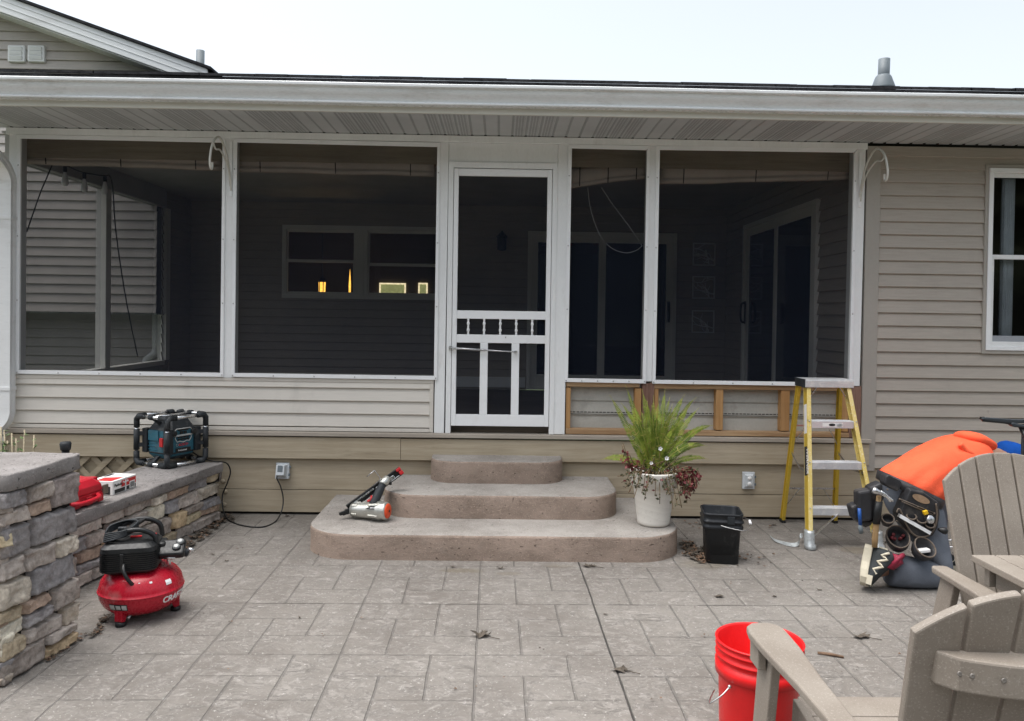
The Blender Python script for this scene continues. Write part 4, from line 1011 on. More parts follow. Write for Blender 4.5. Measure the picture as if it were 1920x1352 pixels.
decal('paint_chip', M['ink'], taz+R(22), taz+R(26), .240, .249, .002); decal('paint_chip', M['ink'], taz+R(6), taz+R(8.5), .247, .251, .002)

comp.scale = (.885, .885, .885)
# ------------------------------------------------------------------ framing nailer on the lowest step: lying on its side, magazine up
M['mag'] = mat('worn_magnesium', (.52, .52, .48), .38, .12, 14, 80, .12, .75, dirt=(.30, .27, .2), dirt_amt=.55, dscale=16)
M['orange'] = mat('orange_plastic', (.72, .075, .018), .4, .08, 8)
M['grip'] = mat('black_rubber_grip', (.022, .026, .03), .6, .2, 12)
YN = -.80
def nl(px, py, dy=0): return at(px, py, YN+dy)
g0 = gnd(695, 975, .166)
YN = g0.y
ng = thing('framing_nailer', 'silver and black framing nailer with an orange cap leaning on the concrete steps', 'nail gun', (g0.x, g0.y, .166))
U_ = V((1, 0, 0)); W_ = V((0, 0, 1)); Yv = V((0, 1, 0))
a, b = nl(665, 959, -.0), nl(727, 958, -.0)
ax = (V((nl(718, 955).x, YN, nl(718, 955).z+.004))-V((nl(670, 956).x, YN, nl(670, 956).z))).normalized(); ax = (ax+V((0, -.32, 0))).normalized()
hc = nl(696, 957); L0 = .125
mb = MB(); prof = [(.036, -.15), (.050, -.145), (.055, -.10), (.060, -.0), (.064, .05), (.070, .055), (.070, .075), (.064, .080), (.066, .115), (.060, .125)]
mb.lathe([(r*.94, z) for r, z in prof], hc, 28, True, ax); 
mb.build('cylinder_head', M['mag'], ng)
mb = MB()
for t in range(5):
    an = R(72*t+15); n_ = ax.orthogonal().normalized(); n_ = Matrix.Rotation(an, 3, ax) @ n_
    mb.bar(hc+ax*.0+n_*.060, hc+ax*.075+n_*.066, .018, .014, ax.cross(n_)); mb.bar(hc-ax*.13+n_*.050, hc-ax*.09+n_*.052, .016, .012, ax.cross(n_))
mb.each('lug', M['mag'], ng, bevel=.003)
mb = MB(); mb.lathe([(.052, .124), (.050, .130), (.034, .136), (.006, .138)], hc, 28, True, ax); mb.build('exhaust_cap', M['orange'], ng)
MB().lathe([(.009, .1385), (.005, .142)], hc, 10, True, ax).build('cap_screw', M['black'], ng)
# nose
mb = MB(); n0_, n1_ = hc-ax*.14, nl(636, 964, .0)
mb.bar(n0_, n0_.lerp(n1_, .55), .04, .034, Yv); mb.bar(n0_.lerp(n1_, .5), n1_, .028, .022, Yv); mb.bar(n0_.lerp(n1_, .2)+V((0, 0, -.01)), n0_.lerp(n1_, .75)+V((0, 0, -.014)), .016, .012, Yv); mb.build('nose', M['black'], ng, .004)
# magazine rail running up to the right
m0, m1 = nl(652, 953, .05), nl(751, 881, .16)
md = (m1-m0).normalized(); mu = Yv-md*Yv.dot(md); mu.normalize(); mw = md.cross(mu)*-1
if mw.z < 0: mw = -mw
ML = (m1-m0).length
mb = MB()
mb.bar(m0+mw*.018, m1+mw*.018, .030, .010, mu); mb.bar(m0+md*.12-mw*.030, m1-mw*.030, .028, .010, mu); mb.bar(m0+mu*.012, m1+mu*.012, .008, .05, mu)
mb.bar(m0-mw*.026, m0+md*.12-mw*.0, .022, .012, mu)
mb.build('magazine', M['black'], ng, .002)
mb = MB(); mb.bar(m0+md*.05-mu*.006+mw*.004, m0+md*ML*.5-mu*.006+mw*.004, .006, .012, mu); mb.bar(m0+md*ML*.52-mu*.012-mw*.008, m0+md*ML*.86-mu*.012-mw*.008, .010, .022, mu); mb.bar(m0+md*ML*.6-mu*.014-mw*.026, m1-md*.03-mu*.014-mw*.026, .004, .006, mu); mb.build('feed_rail', M['tube'], ng, .002)
mb = MB(); mb.bar(m1-md*.03+mw*.012, m1+md*.006+mw*.012, .036, .022, mu); mb.bar(m1-md*.022-mw*.018, m1+md*.008-mw*.018, .036, .03, mu); mb.build('end_cap', M['red'], ng, .005)
# handle between body and magazine with trigger
h0, h1_ = nl(702, 941, .0), nl(718, 907, .06)
mb = MB()
hd = (h1_-h0).normalized(); hu = hd.orthogonal().normalized(); hv = hd.cross(hu)
mb.loft([[h0+hd*t*(h1_-h0).length+hu*math.cos(2*math.pi*j/16)*r+hv*math.sin(2*math.pi*j/16)*r for j in range(16)] for t, r in ((-.35, .030), (0, .030), (.4, .031), (.8, .027), (1.0, .026))]); mb.build('grip', M['grip'], ng)
mb = MB(); e0, e1_ = h1_-hd*.002, nl(724, 899, .08); mb.loft([[e0.lerp(e1_, t)+hu*math.cos(2*math.pi*j/16)*r+hv*math.sin(2*math.pi*j/16)*r for j in range(16)] for t, r in ((0, .031), (.3, .033), (.8, .032), (1.6, .022))]); mb.bar(nl(694, 943, .03), nl(682, 949, .02), .03, .03, Yv); mb.bar(nl(678, 946, .02), nl(716, 916, .05), .014, .010, Yv); mb.build('handle_frame', M['mag'], ng, .003)
mb = MB(); mb.tube(bez([nl(689, 940, -.0), nl(694, 938, .0), nl(697, 934, .0), nl(696, 930, .01)], 4), .008, 8); mb.build('trigger', M['red'], ng)
mb = MB(); mb.bar(nl(731, 904, .09), nl(733, 909, .09), .016, .018, Yv); mb.build('pusher_knob', M['black'], ng, .003)
mb = MB(); mb.tube([nl(688, 894, -.02), nl(702, 882, -.02), nl(712, 895, .04), nl(713, 899, .05), nl(699, 911, .05)], .0042, 8); mb.build('belt_hook', M['steel'], ng)
mb = MB(); lp = hc+ax*.02; nf = (-Yv-ax*(-Yv).dot(ax)).normalized(); nf = (Matrix.Rotation(R(-30), 3, ax) @ nf) if (Matrix.Rotation(R(-30), 3, ax) @ nf).z > nf.z else (Matrix.Rotation(R(30), 3, ax) @ nf)
wv = nf.cross(ax)*-1
if wv.z < 0: wv = -wv
mb.add([lp+nf*.0635+ax*x+wv*y for x, y in ((-.035, -.008), (.05, -.008), (.05, .014), (0.0, .012))], [(0, 1, 2, 3)]); mb.build('name_plate', M['black'], ng)
lettering('lettering', 'paslode', .014, M['whiteink'], ng, lp+nf*.0642+ax*.002-wv*.003, ax, wv)

# ------------------------------------------------------------------ planter with fern, trailing red plant and white flowers
def clay():
    m, nt, b = new('white_planter', .6, 0, .3); sp = nt.nodes.new('ShaderNodeSeparateXYZ'); tc = nt.nodes.new('ShaderNodeTexCoord'); nt.links.new(tc.outputs['Object'], sp.inputs[0])
    v = coords(nt, (1, 1, 6)); a = nz(nt, v, 3, 5, .6, 1); f = nz(nt, coords(nt), 60, 4)
    sw = ((E(nt, sp.outputs[2])*1.0+E(nt, sp.outputs[0])*.18)*22+a*1.2).fr()
    c = mixc(nt, sw.step(0, 1)*.5, (.82, .79, .73), (.73, .70, .64)); c = mixc(nt, f.step(.55, .75)*.3, c, (.52, .49, .43))
    low = E(nt, sp.outputs[2]).step(.20, .166); c = mixc(nt, (low*a)*.8, c, (.30, .25, .19))
    lk(nt, c, b.inputs['Base Color']); bump(nt, b, sw.step(0, .2)*.5+f*.3, .25, .004); return m
M['planter'] = clay(); M['soil'] = mat('potting_soil', (.035, .025, .018), .95, .4, 40, 120, .6)
g = gnd(1226, 984, .166); PX, PY, PZ = g.x, g.y+.02, .1665
pot = thing('planter', 'tall white tapered plant pot with a banded rim on the lowest step', 'planter', (PX, PY, PZ))
mb = MB(); mb.lathe([(.096, 0), (.106, .004), (.111, .02), (.141, .262), (.146, .267), (.160, .269), (.166, .364), (.168, .372), (.162, .376), (.152, .372), (.146, .33), (.05, .325), (.001, .325)], (PX, PY, PZ), 48); mb.build('pot', M['planter'], pot)
MB().lathe([(.144, .335), (.09, .348), (.001, .352)], (PX, PY, PZ), 24).build('soil', M['soil'], pot)
def leaf_mat(name, c, c2, rough=.5):
    m, nt, b = new(name, rough, 0, .3); n = nz(nt, coords(nt), 12, 4)
    lk(nt, mixc(nt, n.step(.35, .65), c, c2), b.inputs['Base Color']); b.inputs['Transmission Weight'].default_value = 0
    b.inputs['Subsurface Weight'].default_value = 0.0
    return m
M['fern'] = leaf_mat('fern_green', (.085, .14, .012), (.27, .34, .045)); M['fernold'] = leaf_mat('fern_yellow', (.36, .35, .09), (.28, .27, .05))
M['redleaf'] = leaf_mat('dark_red_leaf', (.13, .022, .028), (.20, .05, .05)); M['drab'] = leaf_mat('drab_green_leaf', (.05, .06, .03), (.10, .09, .05)); M['brownstem'] = leaf_mat('brown_stem', (.12, .08, .045), (.2, .14, .07))
def frond(mb, sm, base, tip, rise, width, rr, pairs=38, m=0):
    """arching rib with two rows of narrow leaflets"""
    base, tip = V(base), V(tip); mid = base.lerp(tip, .5)+V((0, 0, rise)); n = pairs+4; prev = None; pts = []
    for i in range(n+1):
        t = i/n; p = base*(1-t)**2+mid*2*t*(1-t)+tip*t*t; pts.append(p)
    sm.tube(pts[::3], [.0032*(1-.75*i/len(pts[::3])) for i in range(len(pts[::3]))], 5)
    view = V((rr.uniform(-.8, .8), -1, rr.uniform(-.2, .5))).normalized()
    for i in range(4, n):
        t = i/n; p = pts[i]; d = (pts[i+1]-pts[i-1]).normalized(); s = d.cross(view); s.normalize(); up_ = s.cross(d)
        L = width*math.sin(math.pi*min(1, (t-.05)*1.02+.12))**.6*rr.uniform(.85, 1.1)*(1 if t < .85 else 1-(t-.85)*3.4)
        w_ = max(.0020, .0044*(1-t*.35))
        mb.cur = m if rr.random() > .06 else 1
        for sg in (-1, 1):
            q = p+s*sg*L+d*L*.35+up_*rr.uniform(-.25, .1)*L; r_ = p+s*sg*L*.5+d*(L*.2+w_)+up_*L*.06; l_ = p+s*sg*L*.5+d*(L*.1-w_)+up_*L*.06
            mb.add([p+d*w_*.6, r_, q, l_, p-d*w_*.6], [(0, 1, 2, 3), (0, 3, 4)])
rr = random.Random(12)
fern = thing('fern', 'upright bright green sword fern growing in the white planter', 'fern', (PX, PY, PZ+.34))
tops = [(1147, 752, .05, .05), (1176, 736, .0, .06), (1205, 742, .02, .05), (1166, 765, -.05, .08), (1246, 742, .03, .06), (1256, 752, .06, .03), (1281, 752, .05, .09), (1302, 757, .0, .12), (1307, 775, .06, .08), (1290, 772, -.05, .06), (1333, 808, -.04, .14), (1323, 812, .05, .12), (1305, 837, -.08, .07), (1236, 760, -.04, .05), (1222, 770, -.08, .04), (1213, 765, -.05, .05), (1196, 790, -.10, .05), (1192, 822, -.13, .05), (1209, 800, -.12, .04), (1232, 785, -.1, .03), (1190, 770, .05, .06), (1265, 775, -.03, .05), (1272, 800, -.08, .06), (1250, 795, -.11, .04), (1178, 800, -.06, .07), (1225, 752, .08, .02), (1285, 795, .07, .08), (1201, 776, .09, .04), (1238, 775, .1, .02), (1260, 765, .0, .03), (1325, 868, -.03, .09), (1130, 869, -.05, .09), (1322, 845, .02, .12), (1172, 775, .07, .06), (1215, 760, .0, .03), (1262, 812, -.14, .05), (1228, 812, -.15, .03), (1186, 842, -.15, .06)]
mb, sm = MB(), MB()
for px, py, dy, rise in tops:
    t = at(px, py-4, PY+dy); t = t+(t-V((PX, PY, PZ+.345)))*.07; a = rr.uniform(0, 6.28); r_ = rr.uniform(.01, .07); b = V((PX+math.cos(a)*r_, PY+math.sin(a)*r_*.7, PZ+.345))
    frond(mb, sm, b, t, rise*1.3, rr.uniform(.024, .033), rr, int(16+(t-b).length*58))
mb.cur = 0; mb.build('foliage', [M['fern'], M['fernold']], fern, recalc=False); sm.build('rib', M['fernold'], fern)
trail = thing('trailing_plant', 'wilted dark red and green trailing plant hanging over the rim of the white planter', 'plant', (PX, PY, PZ+.34))
mb, sm = MB(), MB()
def sprig(pts, nleaf, size, mi, rr, spread=1.0):
    P_ = bez(pts, 5); sm.tube(P_, [.0026]*len(P_), 5)
    for k in range(nleaf):
        c = P_[int(rr.uniform(.25, 1)*(len(P_)-1))]; d = V((rr.uniform(-1, 1), rr.uniform(-1, .6), rr.uniform(-1, .5))).normalized()*spread; s = d.cross(V((rr.uniform(-1, 1), rr.uniform(-1, 1), rr.uniform(-1, 1)))).normalized(); L = size*rr.uniform(.7, 1.3)
        mb.cur = mi if rr.random() > .25 else rr.choice((0, 1)); q = d.cross(s).normalized()*L*.15
        mb.add([c, c+d*L*.5+s*L*.28+q, c+d*L, c+d*L*.5-s*L*.28-q], [(0, 1, 2), (0, 2, 3)])
for k in range(30):                                        # the red fall at the right of the rim
    t = k/29; e = at(1272+t*42, 935-abs(t-.4)*70+rr.uniform(-12, 14), PY-.10+rr.uniform(-.06, .08)); a = V((PX+.10+rr.uniform(-.03, .04), PY-.06+rr.uniform(-.05, .08), PZ+.36)); m_ = a.lerp(e, .5)+V((.04, -.02, .045))
    sprig([a, m_, e], 15, .028, 0, rr)
for px, py in ((1165, 905), (1172, 915), (1158, 893), (1178, 925), (1183, 905), (1203, 925), (1213, 915), (1228, 930), (1246, 918), (1252, 922), (1262, 915), (1192, 912), (1237, 945), (1222, 908), (1255, 928), (1270, 948), (1262, 955), (1278, 952), (1188, 935), (1208, 938)):
    e = at(px, py, PY-.185+rr.uniform(-.03, .02)); aa = V((PX+(e.x-PX)*.7, PY-.13, PZ+.375)); sprig([V((PX+(e.x-PX)*.4, PY-.06, PZ+.36)), aa+V((0, 0, .012)), aa.lerp(e, .5)+V((0, -.02, 0)), e], 11, .025, 1, rr)
for px, py in ((1168, 830), (1172, 845), (1164, 862), (1180, 850), (1192, 860), (1166, 835), (1176, 868)):
    e = at(px, py, PY-.06); sprig([V((PX-.10, PY-.04, PZ+.35)), V(((PX-.10+e.x)/2, PY-.06, PZ+.39)), e], 13, .026, 0, rr)
for k in range(40):                                        # dry stems and small leaves in the crown
    a = V((PX+rr.uniform(-.12, .12), PY+rr.uniform(-.12, .05), PZ+.345)); e = a+V((rr.uniform(-.1, .14), rr.uniform(-.08, .02), rr.uniform(.03, .14))); sprig([a, a.lerp(e, .5)+V((0, 0, .02)), e], 6, .017, 1, rr)
mb.cur = 0; mb.build('leaf', [M['redleaf'], M['drab']], trail, recalc=False); sm.build('stem', M['brownstem'], trail)
M['petal'] = flat('white_petal', (.85, .85, .88), .5)
for i, (px, py, lab) in enumerate(((1238, 841, 'white five petalled flower, topmost among the fern fronds'), (1250, 859, 'small white flower midway between the other two blooms in the planter'), (1221, 868, 'small pale lilac white flower, lowest above the planter rim'))):
    p = at(px, py, PY-.15); f = thing('flower', lab, 'flower', p[:], group='white flowers in the planter')
    mb = MB()
    for k in range(5):
        a = R(72*k+i*20); d = V((math.cos(a), -.25, math.sin(a))); s = V((-math.sin(a), 0, math.cos(a))); L = .015 if i < 2 else .012
        mb.add([p, p+d*L*.5+s*L*.42, p+d*L*.95+s*L*.3+V((0, -.003, 0)), p+d*L*.95-s*L*.3+V((0, -.003, 0)), p+d*L*.5-s*L*.42], [(0, 1, 2, 3, 4)])
    mb.build('petal', M['petal'], f); MB().ball(p+V((0, -.004, 0)), .003, 8, 6).build('eye', M['fernold'], f)
    MB().tube([p+V((0, .004, 0)), V((p.x, PY-.09, PZ+.37))], .0016, 5).build('stem', M['brownstem'], f)

# ------------------------------------------------------------------ buckets
def rsq(cx0, cy0, hw, r, z, ang, n=6):
    out = []
    for (sx_, sy_, st0) in ((1, 1, 0), (-1, 1, 90), (-1, -1, 180), (1, -1, 270)):
        for k in range(n+1):
            t = R(st0+90*k/n); x, y = sx_*(hw-r)+r*math.cos(t), sy_*(hw-r)+r*math.sin(t)
            out.append((cx0+x*math.cos(ang)-y*math.sin(ang), cy0+x*math.sin(ang)+y*math.cos(ang), z))
    return out
g = gnd(1361, 1060); bx_, by_ = g.x, g.y+.12; an = R(-9)
M['bk'] = mat('black_bucket_plastic', (.010, .012, .015), .45, .3, 9, 80, .06, dirt=(.16, .16, .155), dirt_amt=.30, dscale=12, dth=(.55, .78))
bk = thing('square_bucket', 'square black plastic bucket with a wire bail standing on the patio', 'bucket', (bx_, by_, 0))
mb = MB(); lv = [(.098, 0, .03), (.104, .006, .034), (.112, .225, .036), (.127, .228, .04), (.130, .25, .04), (.122, .256, .04), (.124, .27, .04), (.131, .274, .04), (.131, .284, .04), (.124, .288, .04), (.125, .318, .04), (.1295, .322, .042), (.128, .332, .042), (.123, .334, .04), (.119, .326, .04), (.104, .02, .036)]
mb.loft([rsq(bx_, by_, h, r, z, an) for h, z, r in lv], True); mb.build('pail', M['bk'], bk)
def bl(u, v, z): return V((bx_+u*math.cos(an)-v*math.sin(an), by_+u*math.sin(an)+v*math.cos(an), z))
mb = MB(); mb.tube(bez([bl(-.02, -.136, .262), bl(.03, -.152, .253), bl(.12, -.16, .242), bl(.165, -.10, .245), bl(.185, .0, .262), bl(.16, .10, .262), bl(.05, .15, .262), bl(-.02, .136, .262)], 6), .0025, 6); mb.build('bail', M['zinc'], bk)
MB().tube([bl(.183, -.03, .256), bl(.186, .025, .262)], .009, 10).build('grip', M['petal'], bk)
mb = MB(); mb.obox(bl(.045, -.134, .295), (.045, .006, .05), bl(1, 0, 0)-bl(0, 0, 0), bl(0, 1, 0)-bl(0, 0, 0)); mb.build('lid_catch', M['radio_black'], bk, .002)
M['rb'] = mat('bright_red_bucket', (.70, .012, .014), .38, .06, 7, 90, .03, dirt=(.66, .12, .11), dirt_amt=.35, dscale=16, dth=(.6, .78), spec=.35)
rx, ry_ = .968, CAM.y+2.79; RH = .425
rb = thing('red_bucket', 'round bright red plastic pail behind the armrest of the near chair', 'bucket', (rx, ry_, 0))
k_ = RH/.37
mb = MB(); mb.lathe([(.124, 0), (.130, .004), (.1405, .255*k_), (.1415, .262*k_), (.156, .264*k_), (.1565, .300*k_), (.146, .303*k_), (.146, .318*k_), (.156, .320*k_), (.1565, .326*k_), (.147, .329*k_), (.148, .343*k_), (.156, .346*k_), (.1565, .351*k_), (.150, .354*k_), (.1515, .364*k_), (.157, .366*k_), (.158, .37*k_), (.152, .3725*k_), (.147, .366*k_), (.138, .1), (.12, .012), (.001, .010)], (rx, ry_, 0), 72); mb.build('pail', M['rb'], rb)
def rp(az, z, lift=.001): rr_ = .130+(.1405-.130)*z/(.255*k_)+lift; return V((rx+math.cos(R(az))*rr_, ry_+math.sin(R(az))*rr_, z))
M['pinkink'] = flat('pale_pink_print', (.75, .42, .42))
def strip(mb, pts, w_):                                     # a printed line on the pail wall, given as (azimuth, z)
    for (a0, z0), (a1, z1) in zip(pts, pts[1:]):
        n = max(1, int(abs(a1-a0)/4)); 
        for i in range(n):
            t0, t1 = i/n, (i+1)/n; A_, B_ = (a0+(a1-a0)*t0, z0+(z1-z0)*t0), (a0+(a1-a0)*t1, z0+(z1-z0)*t1)
            if abs(a1-a0) > .5: mb.add([rp(A_[0], A_[1]-w_/2), rp(B_[0], B_[1]-w_/2), rp(B_[0], B_[1]+w_/2), rp(A_[0], A_[1]+w_/2)], [(0, 1, 2, 3)])
            else: dw = math.degrees(w_/.14)/2; mb.add([rp(A_[0]-dw, A_[1]), rp(A_[0]+dw, A_[1]), rp(B_[0]+dw, B_[1]), rp(B_[0]-dw, B_[1])], [(0, 1, 2, 3)])
mb = MB(); strip(mb, [(243, .03), (243, .252), (330, .252), (330, .03)], .005)
for i in range(5):
    for j in range(3):
        a0, z0 = 296+j*9, .065+i*.042+j*.010; mb.add([rp(a0, z0), rp(a0+6.5, z0+.012), rp(a0+8.5, z0+.042), rp(a0+2, z0+.030)], [(0, 1, 2, 3)])
mb.build('printed_label', M['pinkink'], rb)
mb = MB(); e_ = rp(212, .262*k_-.012, .016); mb.tube(bez([e_, e_+V((-.03, -.015, -.022)), e_+V((-.066, -.01, -.052)), e_+V((-.070, .008, -.064)), e_+V((-.055, .05, -.068)), e_+V((-.02, .12, -.07))], 5), .0026, 6); mb.ball(e_, .007, 8, 6); mb.build('bail', M['zinc'], rb)

# ------------------------------------------------------------------ stepladder
def frp():
    m, nt, b = new('paint_spattered_yellow_fibreglass', .5, 0, .35); v = coords(nt); a = nz(nt, v, 4, 4); f = nz(nt, v, 55, 5, .7); s_ = nz(nt, v, 30, 3)
    c = mixc(nt, a.step(.35, .65), (.62, .49, .15), (.70, .58, .26)); c = mixc(nt, f.step(.54, .64)*.5, c, (.78, .73, .56)); c = mixc(nt, s_.step(.66, .72)*.6, c, (.32, .27, .12)); lk(nt, c, b.inputs['Base Color']); return m
M['frp'] = frp(); M['frpin'] = mat('yellow_fibreglass', (.56, .38, .04), .45, .1, 6, 60, .04, dirt=(.3, .22, .05), dirt_amt=.4, dscale=9)
M['tread_al'] = mat('spattered_aluminium', (.60, .61, .62), .42, .1, 10, 90, .08, .35, dirt=(.75, .74, .72), dirt_amt=.6, dscale=16, dth=(.5, .62))
fl = gnd(1517, 1028); fr0 = V((2.668, fl.y, 0)); rl = gnd(1467, 979); rrf = V((2.665, rl.y+.0, 0)); rl = V((rl.x, rl.y, 0))
TZ = 1.14; tl = at(1511, 722, -.42); tl = V((tl.x, -.44, TZ)); tr = at(1586, 724, -.44); tr = V((tr.x, -.44, TZ))
lad = thing('step_ladder', 'yellow fibreglass stepladder with metal treads standing before the open framing', 'ladder', ((fl+fr0+rl+rrf)/4)[:])
def rail(a, b, w_, d, m, name, lip=.006):
    a, b = V(a), V(b); mb = MB(); ax_ = (b-a).normalized(); n_ = V((0, -1, 0)); n_ = (n_-ax_*n_.dot(ax_)).normalized(); s = n_.cross(ax_)
    for off, ww, dd in ((n_*d/2, w_, lip), (-n_*d/2, w_, lip)): mb.obox((a+b)/2+off, (ww, (b-a).length, dd), s, ax_, n_)
    return mb, s, ax_, n_
for a, b, sg in ((fl+V((0, 0, .03)), tl, 1), (fr0+V((0, 0, .03)), tr, -1)):
    mb, s, ax_, n_ = rail(a, b, .030, .062, None, 'x')
    mb.cur = 1; mb.obox((a+b)/2-s*.012*(1 if s.x*sg > 0 else -1)*1, (.006, (b-a).length, .056), s, ax_, n_)
    mb.build('front_rail', [M['frp'], M['frpin']], lad, .002)
rt_l, rt_r = tl+V((-.02, .10, -.01)), tr+V((.0, .10, -.01))
for a, b in ((rl+V((0, 0, .02)), rt_l), (rrf+V((0, 0, .02)), rt_r)):
    mb, s, ax_, n_ = rail(a, b, .026, .045, None, 'x', .005); mb.obox((a+b)/2, (.005, (b-a).length, .04), s, ax_, n_); mb.build('rear_rail', M['frpin'], lad, .002)
for z in (.862, .578, .270):
    t = (z-.03)/(TZ-.03); a, b = (fl+V((0, 0, .03))).lerp(tl, t), (fr0+V((0, 0, .03))).lerp(tr, t); n_ = V((0, -1, 0))
    mb = MB(); c = (a+b)/2; L = (b-a).x-.03
    mb.obox(c+V((0, -.036, -.02)), (L, .005, .05)); mb.obox(c+V((0, .0, .004)), (L, .074, .005)); mb.obox(c+V((0, .036, -.012)), (L, .004, .03))
    for k in range(5): mb.obox(c+V((0, -.026+k*.013, .008)), (L, .004, .003))
    tr_ = mb.build('tread', M['tread_al'], lad, .0015)
    mb = MB()
    for e, sg in ((a, 1), (b, -1)):
        for zz in (.006, -.03):
            mb.lathe([(.006, 0), (.005, .003), (.001, .004)], e+V((sg*-.003, -.040-(zz-.006)*-.0, zz)), 8, True, (0, -1, 0))
    mb.each('rivet', M['zinc'], lad)
    if z > .8:
        lab = MB(); cz_ = c+V((0, -.0392, -.02)); lab.add([cz_+V((x, 0, y)) for x, y in ((-.075, -.014), (.075, -.014), (.075, .014), (-.075, .014))], [(0, 1, 2, 3)]); lab.build('sticker', M['card'], tr_)
        mb = MB(); mb.lathe([(.018, 0), (.001, .0005)], (0, 0, 0), 20, False, (0, -1, 0)); mb.v = [tuple(cz_+V((x*1.35-.005, -.0006+y, z_*.55))) for x, y, z_ in mb.v]; mb.build('emblem', M['inkblack'], tr_)
        lettering('lettering', 'LED', .024, M['pipe'], tr_, cz_+V((.028, -.0004, -.008)), (1, 0, 0), (0, 0, 1))
mb = MB(); c = (tl+tr)/2; W2 = (tr.x-tl.x)/2+.035
mb.box(c.x-W2, c.x+W2, tl.y-.05, tl.y+.13, TZ-.006, TZ+.006+.02); mb.box(c.x-W2, c.x+W2, tl.y-.056, tl.y-.048, TZ-.034, TZ+.018); mb.box(c.x-W2+.001, c.x+W2-.001, tl.y+.128, tl.y+.135, TZ-.03, TZ+.016); mb.build('top_cap', M['tread_al'], lad, .003)
MB().box(c.x-W2-.004, c.x-W2+.003, tl.y-.055, tl.y+.134, TZ-.036, TZ+.026).build('cap_end', M['radio_black'], lad, .003)
mb = MB()
for a, sg in ((tl, 1), (tr, -1)): mb.bar(a+V((sg*.015, -.03, -.10)), a+V((sg*.075, -.035, -.012)), .016, .004, (0, 1, 0))
b0_ = (fl+V((0, 0, .03))).lerp(tl, .05); b1_ = (fr0+V((0, 0, .03))).lerp(tr, .05); tz_ = .235
mb.bar(b0_+V((.015, -.03, 0)), V(((fl.x+fr0.x)/2-.03, fl.y+.03, tz_)), .024, .004, (0, 1, 0)); mb.bar(b1_+V((-.015, -.03, 0)), V(((fl.x+fr0.x)/2+.06, fl.y+.03, tz_)), .024, .004, (0, 1, 0))
for z in (.30, .80):
    t = (z-.02)/(TZ-.03); a, b = (rl).lerp(rt_l, t), (rrf).lerp(rt_r, t); mb.bar(a, b, .012, .008, (0, 0, 1))
    for e, o, sg in ((rl.lerp(rt_l, t-.14), a.lerp(b, .26), 1), (rrf.lerp(rt_r, t-.14), b.lerp(a, .26), -1)): mb.bar(e+V((0, -.01, 0)), o+V((0, -.01, 0)), .014, .003, (0, 1, 0))
mb.each('brace', M['steel'], lad, bevel=.001)
mb = MB()
for a, b, q, r_ in ((fl, tl, rl, rt_l), (fr0, tr, rrf, rt_r)):
    p0, p1 = a.lerp(b, .44), q.lerp(r_, .52); mb.bar(p0, p0.lerp(p1, .5)+V((0, 0, -.04)), .003, .018, (1, 0, 0)); mb.bar(p0.lerp(p1, .5)+V((0, 0, -.04)), p1, .003, .018, (1, 0, 0))
mb.each('spreader', M['steel'], lad)
MB().box(rl.x-.016, rl.x+.016, rl.y-.03, rl.y+.03, 0, .022).build('rear_foot', M['black'], lad, .003); MB().box(rrf.x-.016, rrf.x+.016, rrf.y-.03, rrf.y+.03, 0, .022).build('rear_foot', M['black'], lad, .003)
M['tape'] = mat('silver_duct_tape', (.42, .45, .46), .35, .25, 14, 60, .3, .35)
for a in (fl, fr0):
    mb = MB(); mb.loft([[V((a.x+math.cos(R(360*j/18))*r*1.0+noise.noise(V((j, z*60, a.x)))*.005, a.y-.006+o+math.sin(R(360*j/18))*r*1.15+noise.noise(V((z*50, j, 4)))*.005, z)) for j in range(18)] for z, r, o in ((0, .030, -.018), (.008, .038, -.016), (.03, .040, -.008), (.042, .034, 0), (.07, .036, .004), (.09, .034, .008), (.11, .034, .012), (.125, .033, .014))]); mb.build('taped_foot', M['tape'], lad)
# vertical maker's mark on the near rail
ax_ = (tl-fl).normalized(); pz = fl.lerp(tl, .62)
MB().bar(fl.lerp(tl, .425)+V((-.0165, -.004, 0)), fl.lerp(tl, .60)+V((-.0165, -.004, 0)), .0016, .05, (1, 0, 0)).build('mark_panel', M['inkblack'], lad)
lettering('lettering', 'WERNER', .046, M['whiteink'], lad, fl.lerp(tl, .595)+V((-.0176, -.022, 0)), -ax_, V((0, -1, 0)))
MB().bar(fl.lerp(tl, .68)+V((-.0165, -.004, 0)), fl.lerp(tl, .86)+V((-.0165, -.004, 0)), .0016, .045, (1, 0, 0)).build('sticker', M['card'], lad)
tp = [gnd(1444, 1006, .004), gnd(1452, 1014, .008), gnd(1466, 1020, .004), gnd(1486, 1025, .004), gnd(1498, 1022, .012), gnd(1500, 1010, .035), gnd(1505, 1008, .045)]
mb = MB(); P_ = bez(tp, 5); vs = []
for i, p in enumerate(P_): t = i/(len(P_)-1); sd2 = V((.3, 1, 1.2*t)).normalized(); vs += [p-sd2*.001, p+sd2*.036]
mb.add(vs, [(2*i, 2*i+1, 2*i+3, 2*i+2) for i in range(len(P_)-1)], True)
tag(mb.build('duct_tape', M['tape'], None), 'curled strip of silver duct tape on the patio by the ladder foot', 'tape')
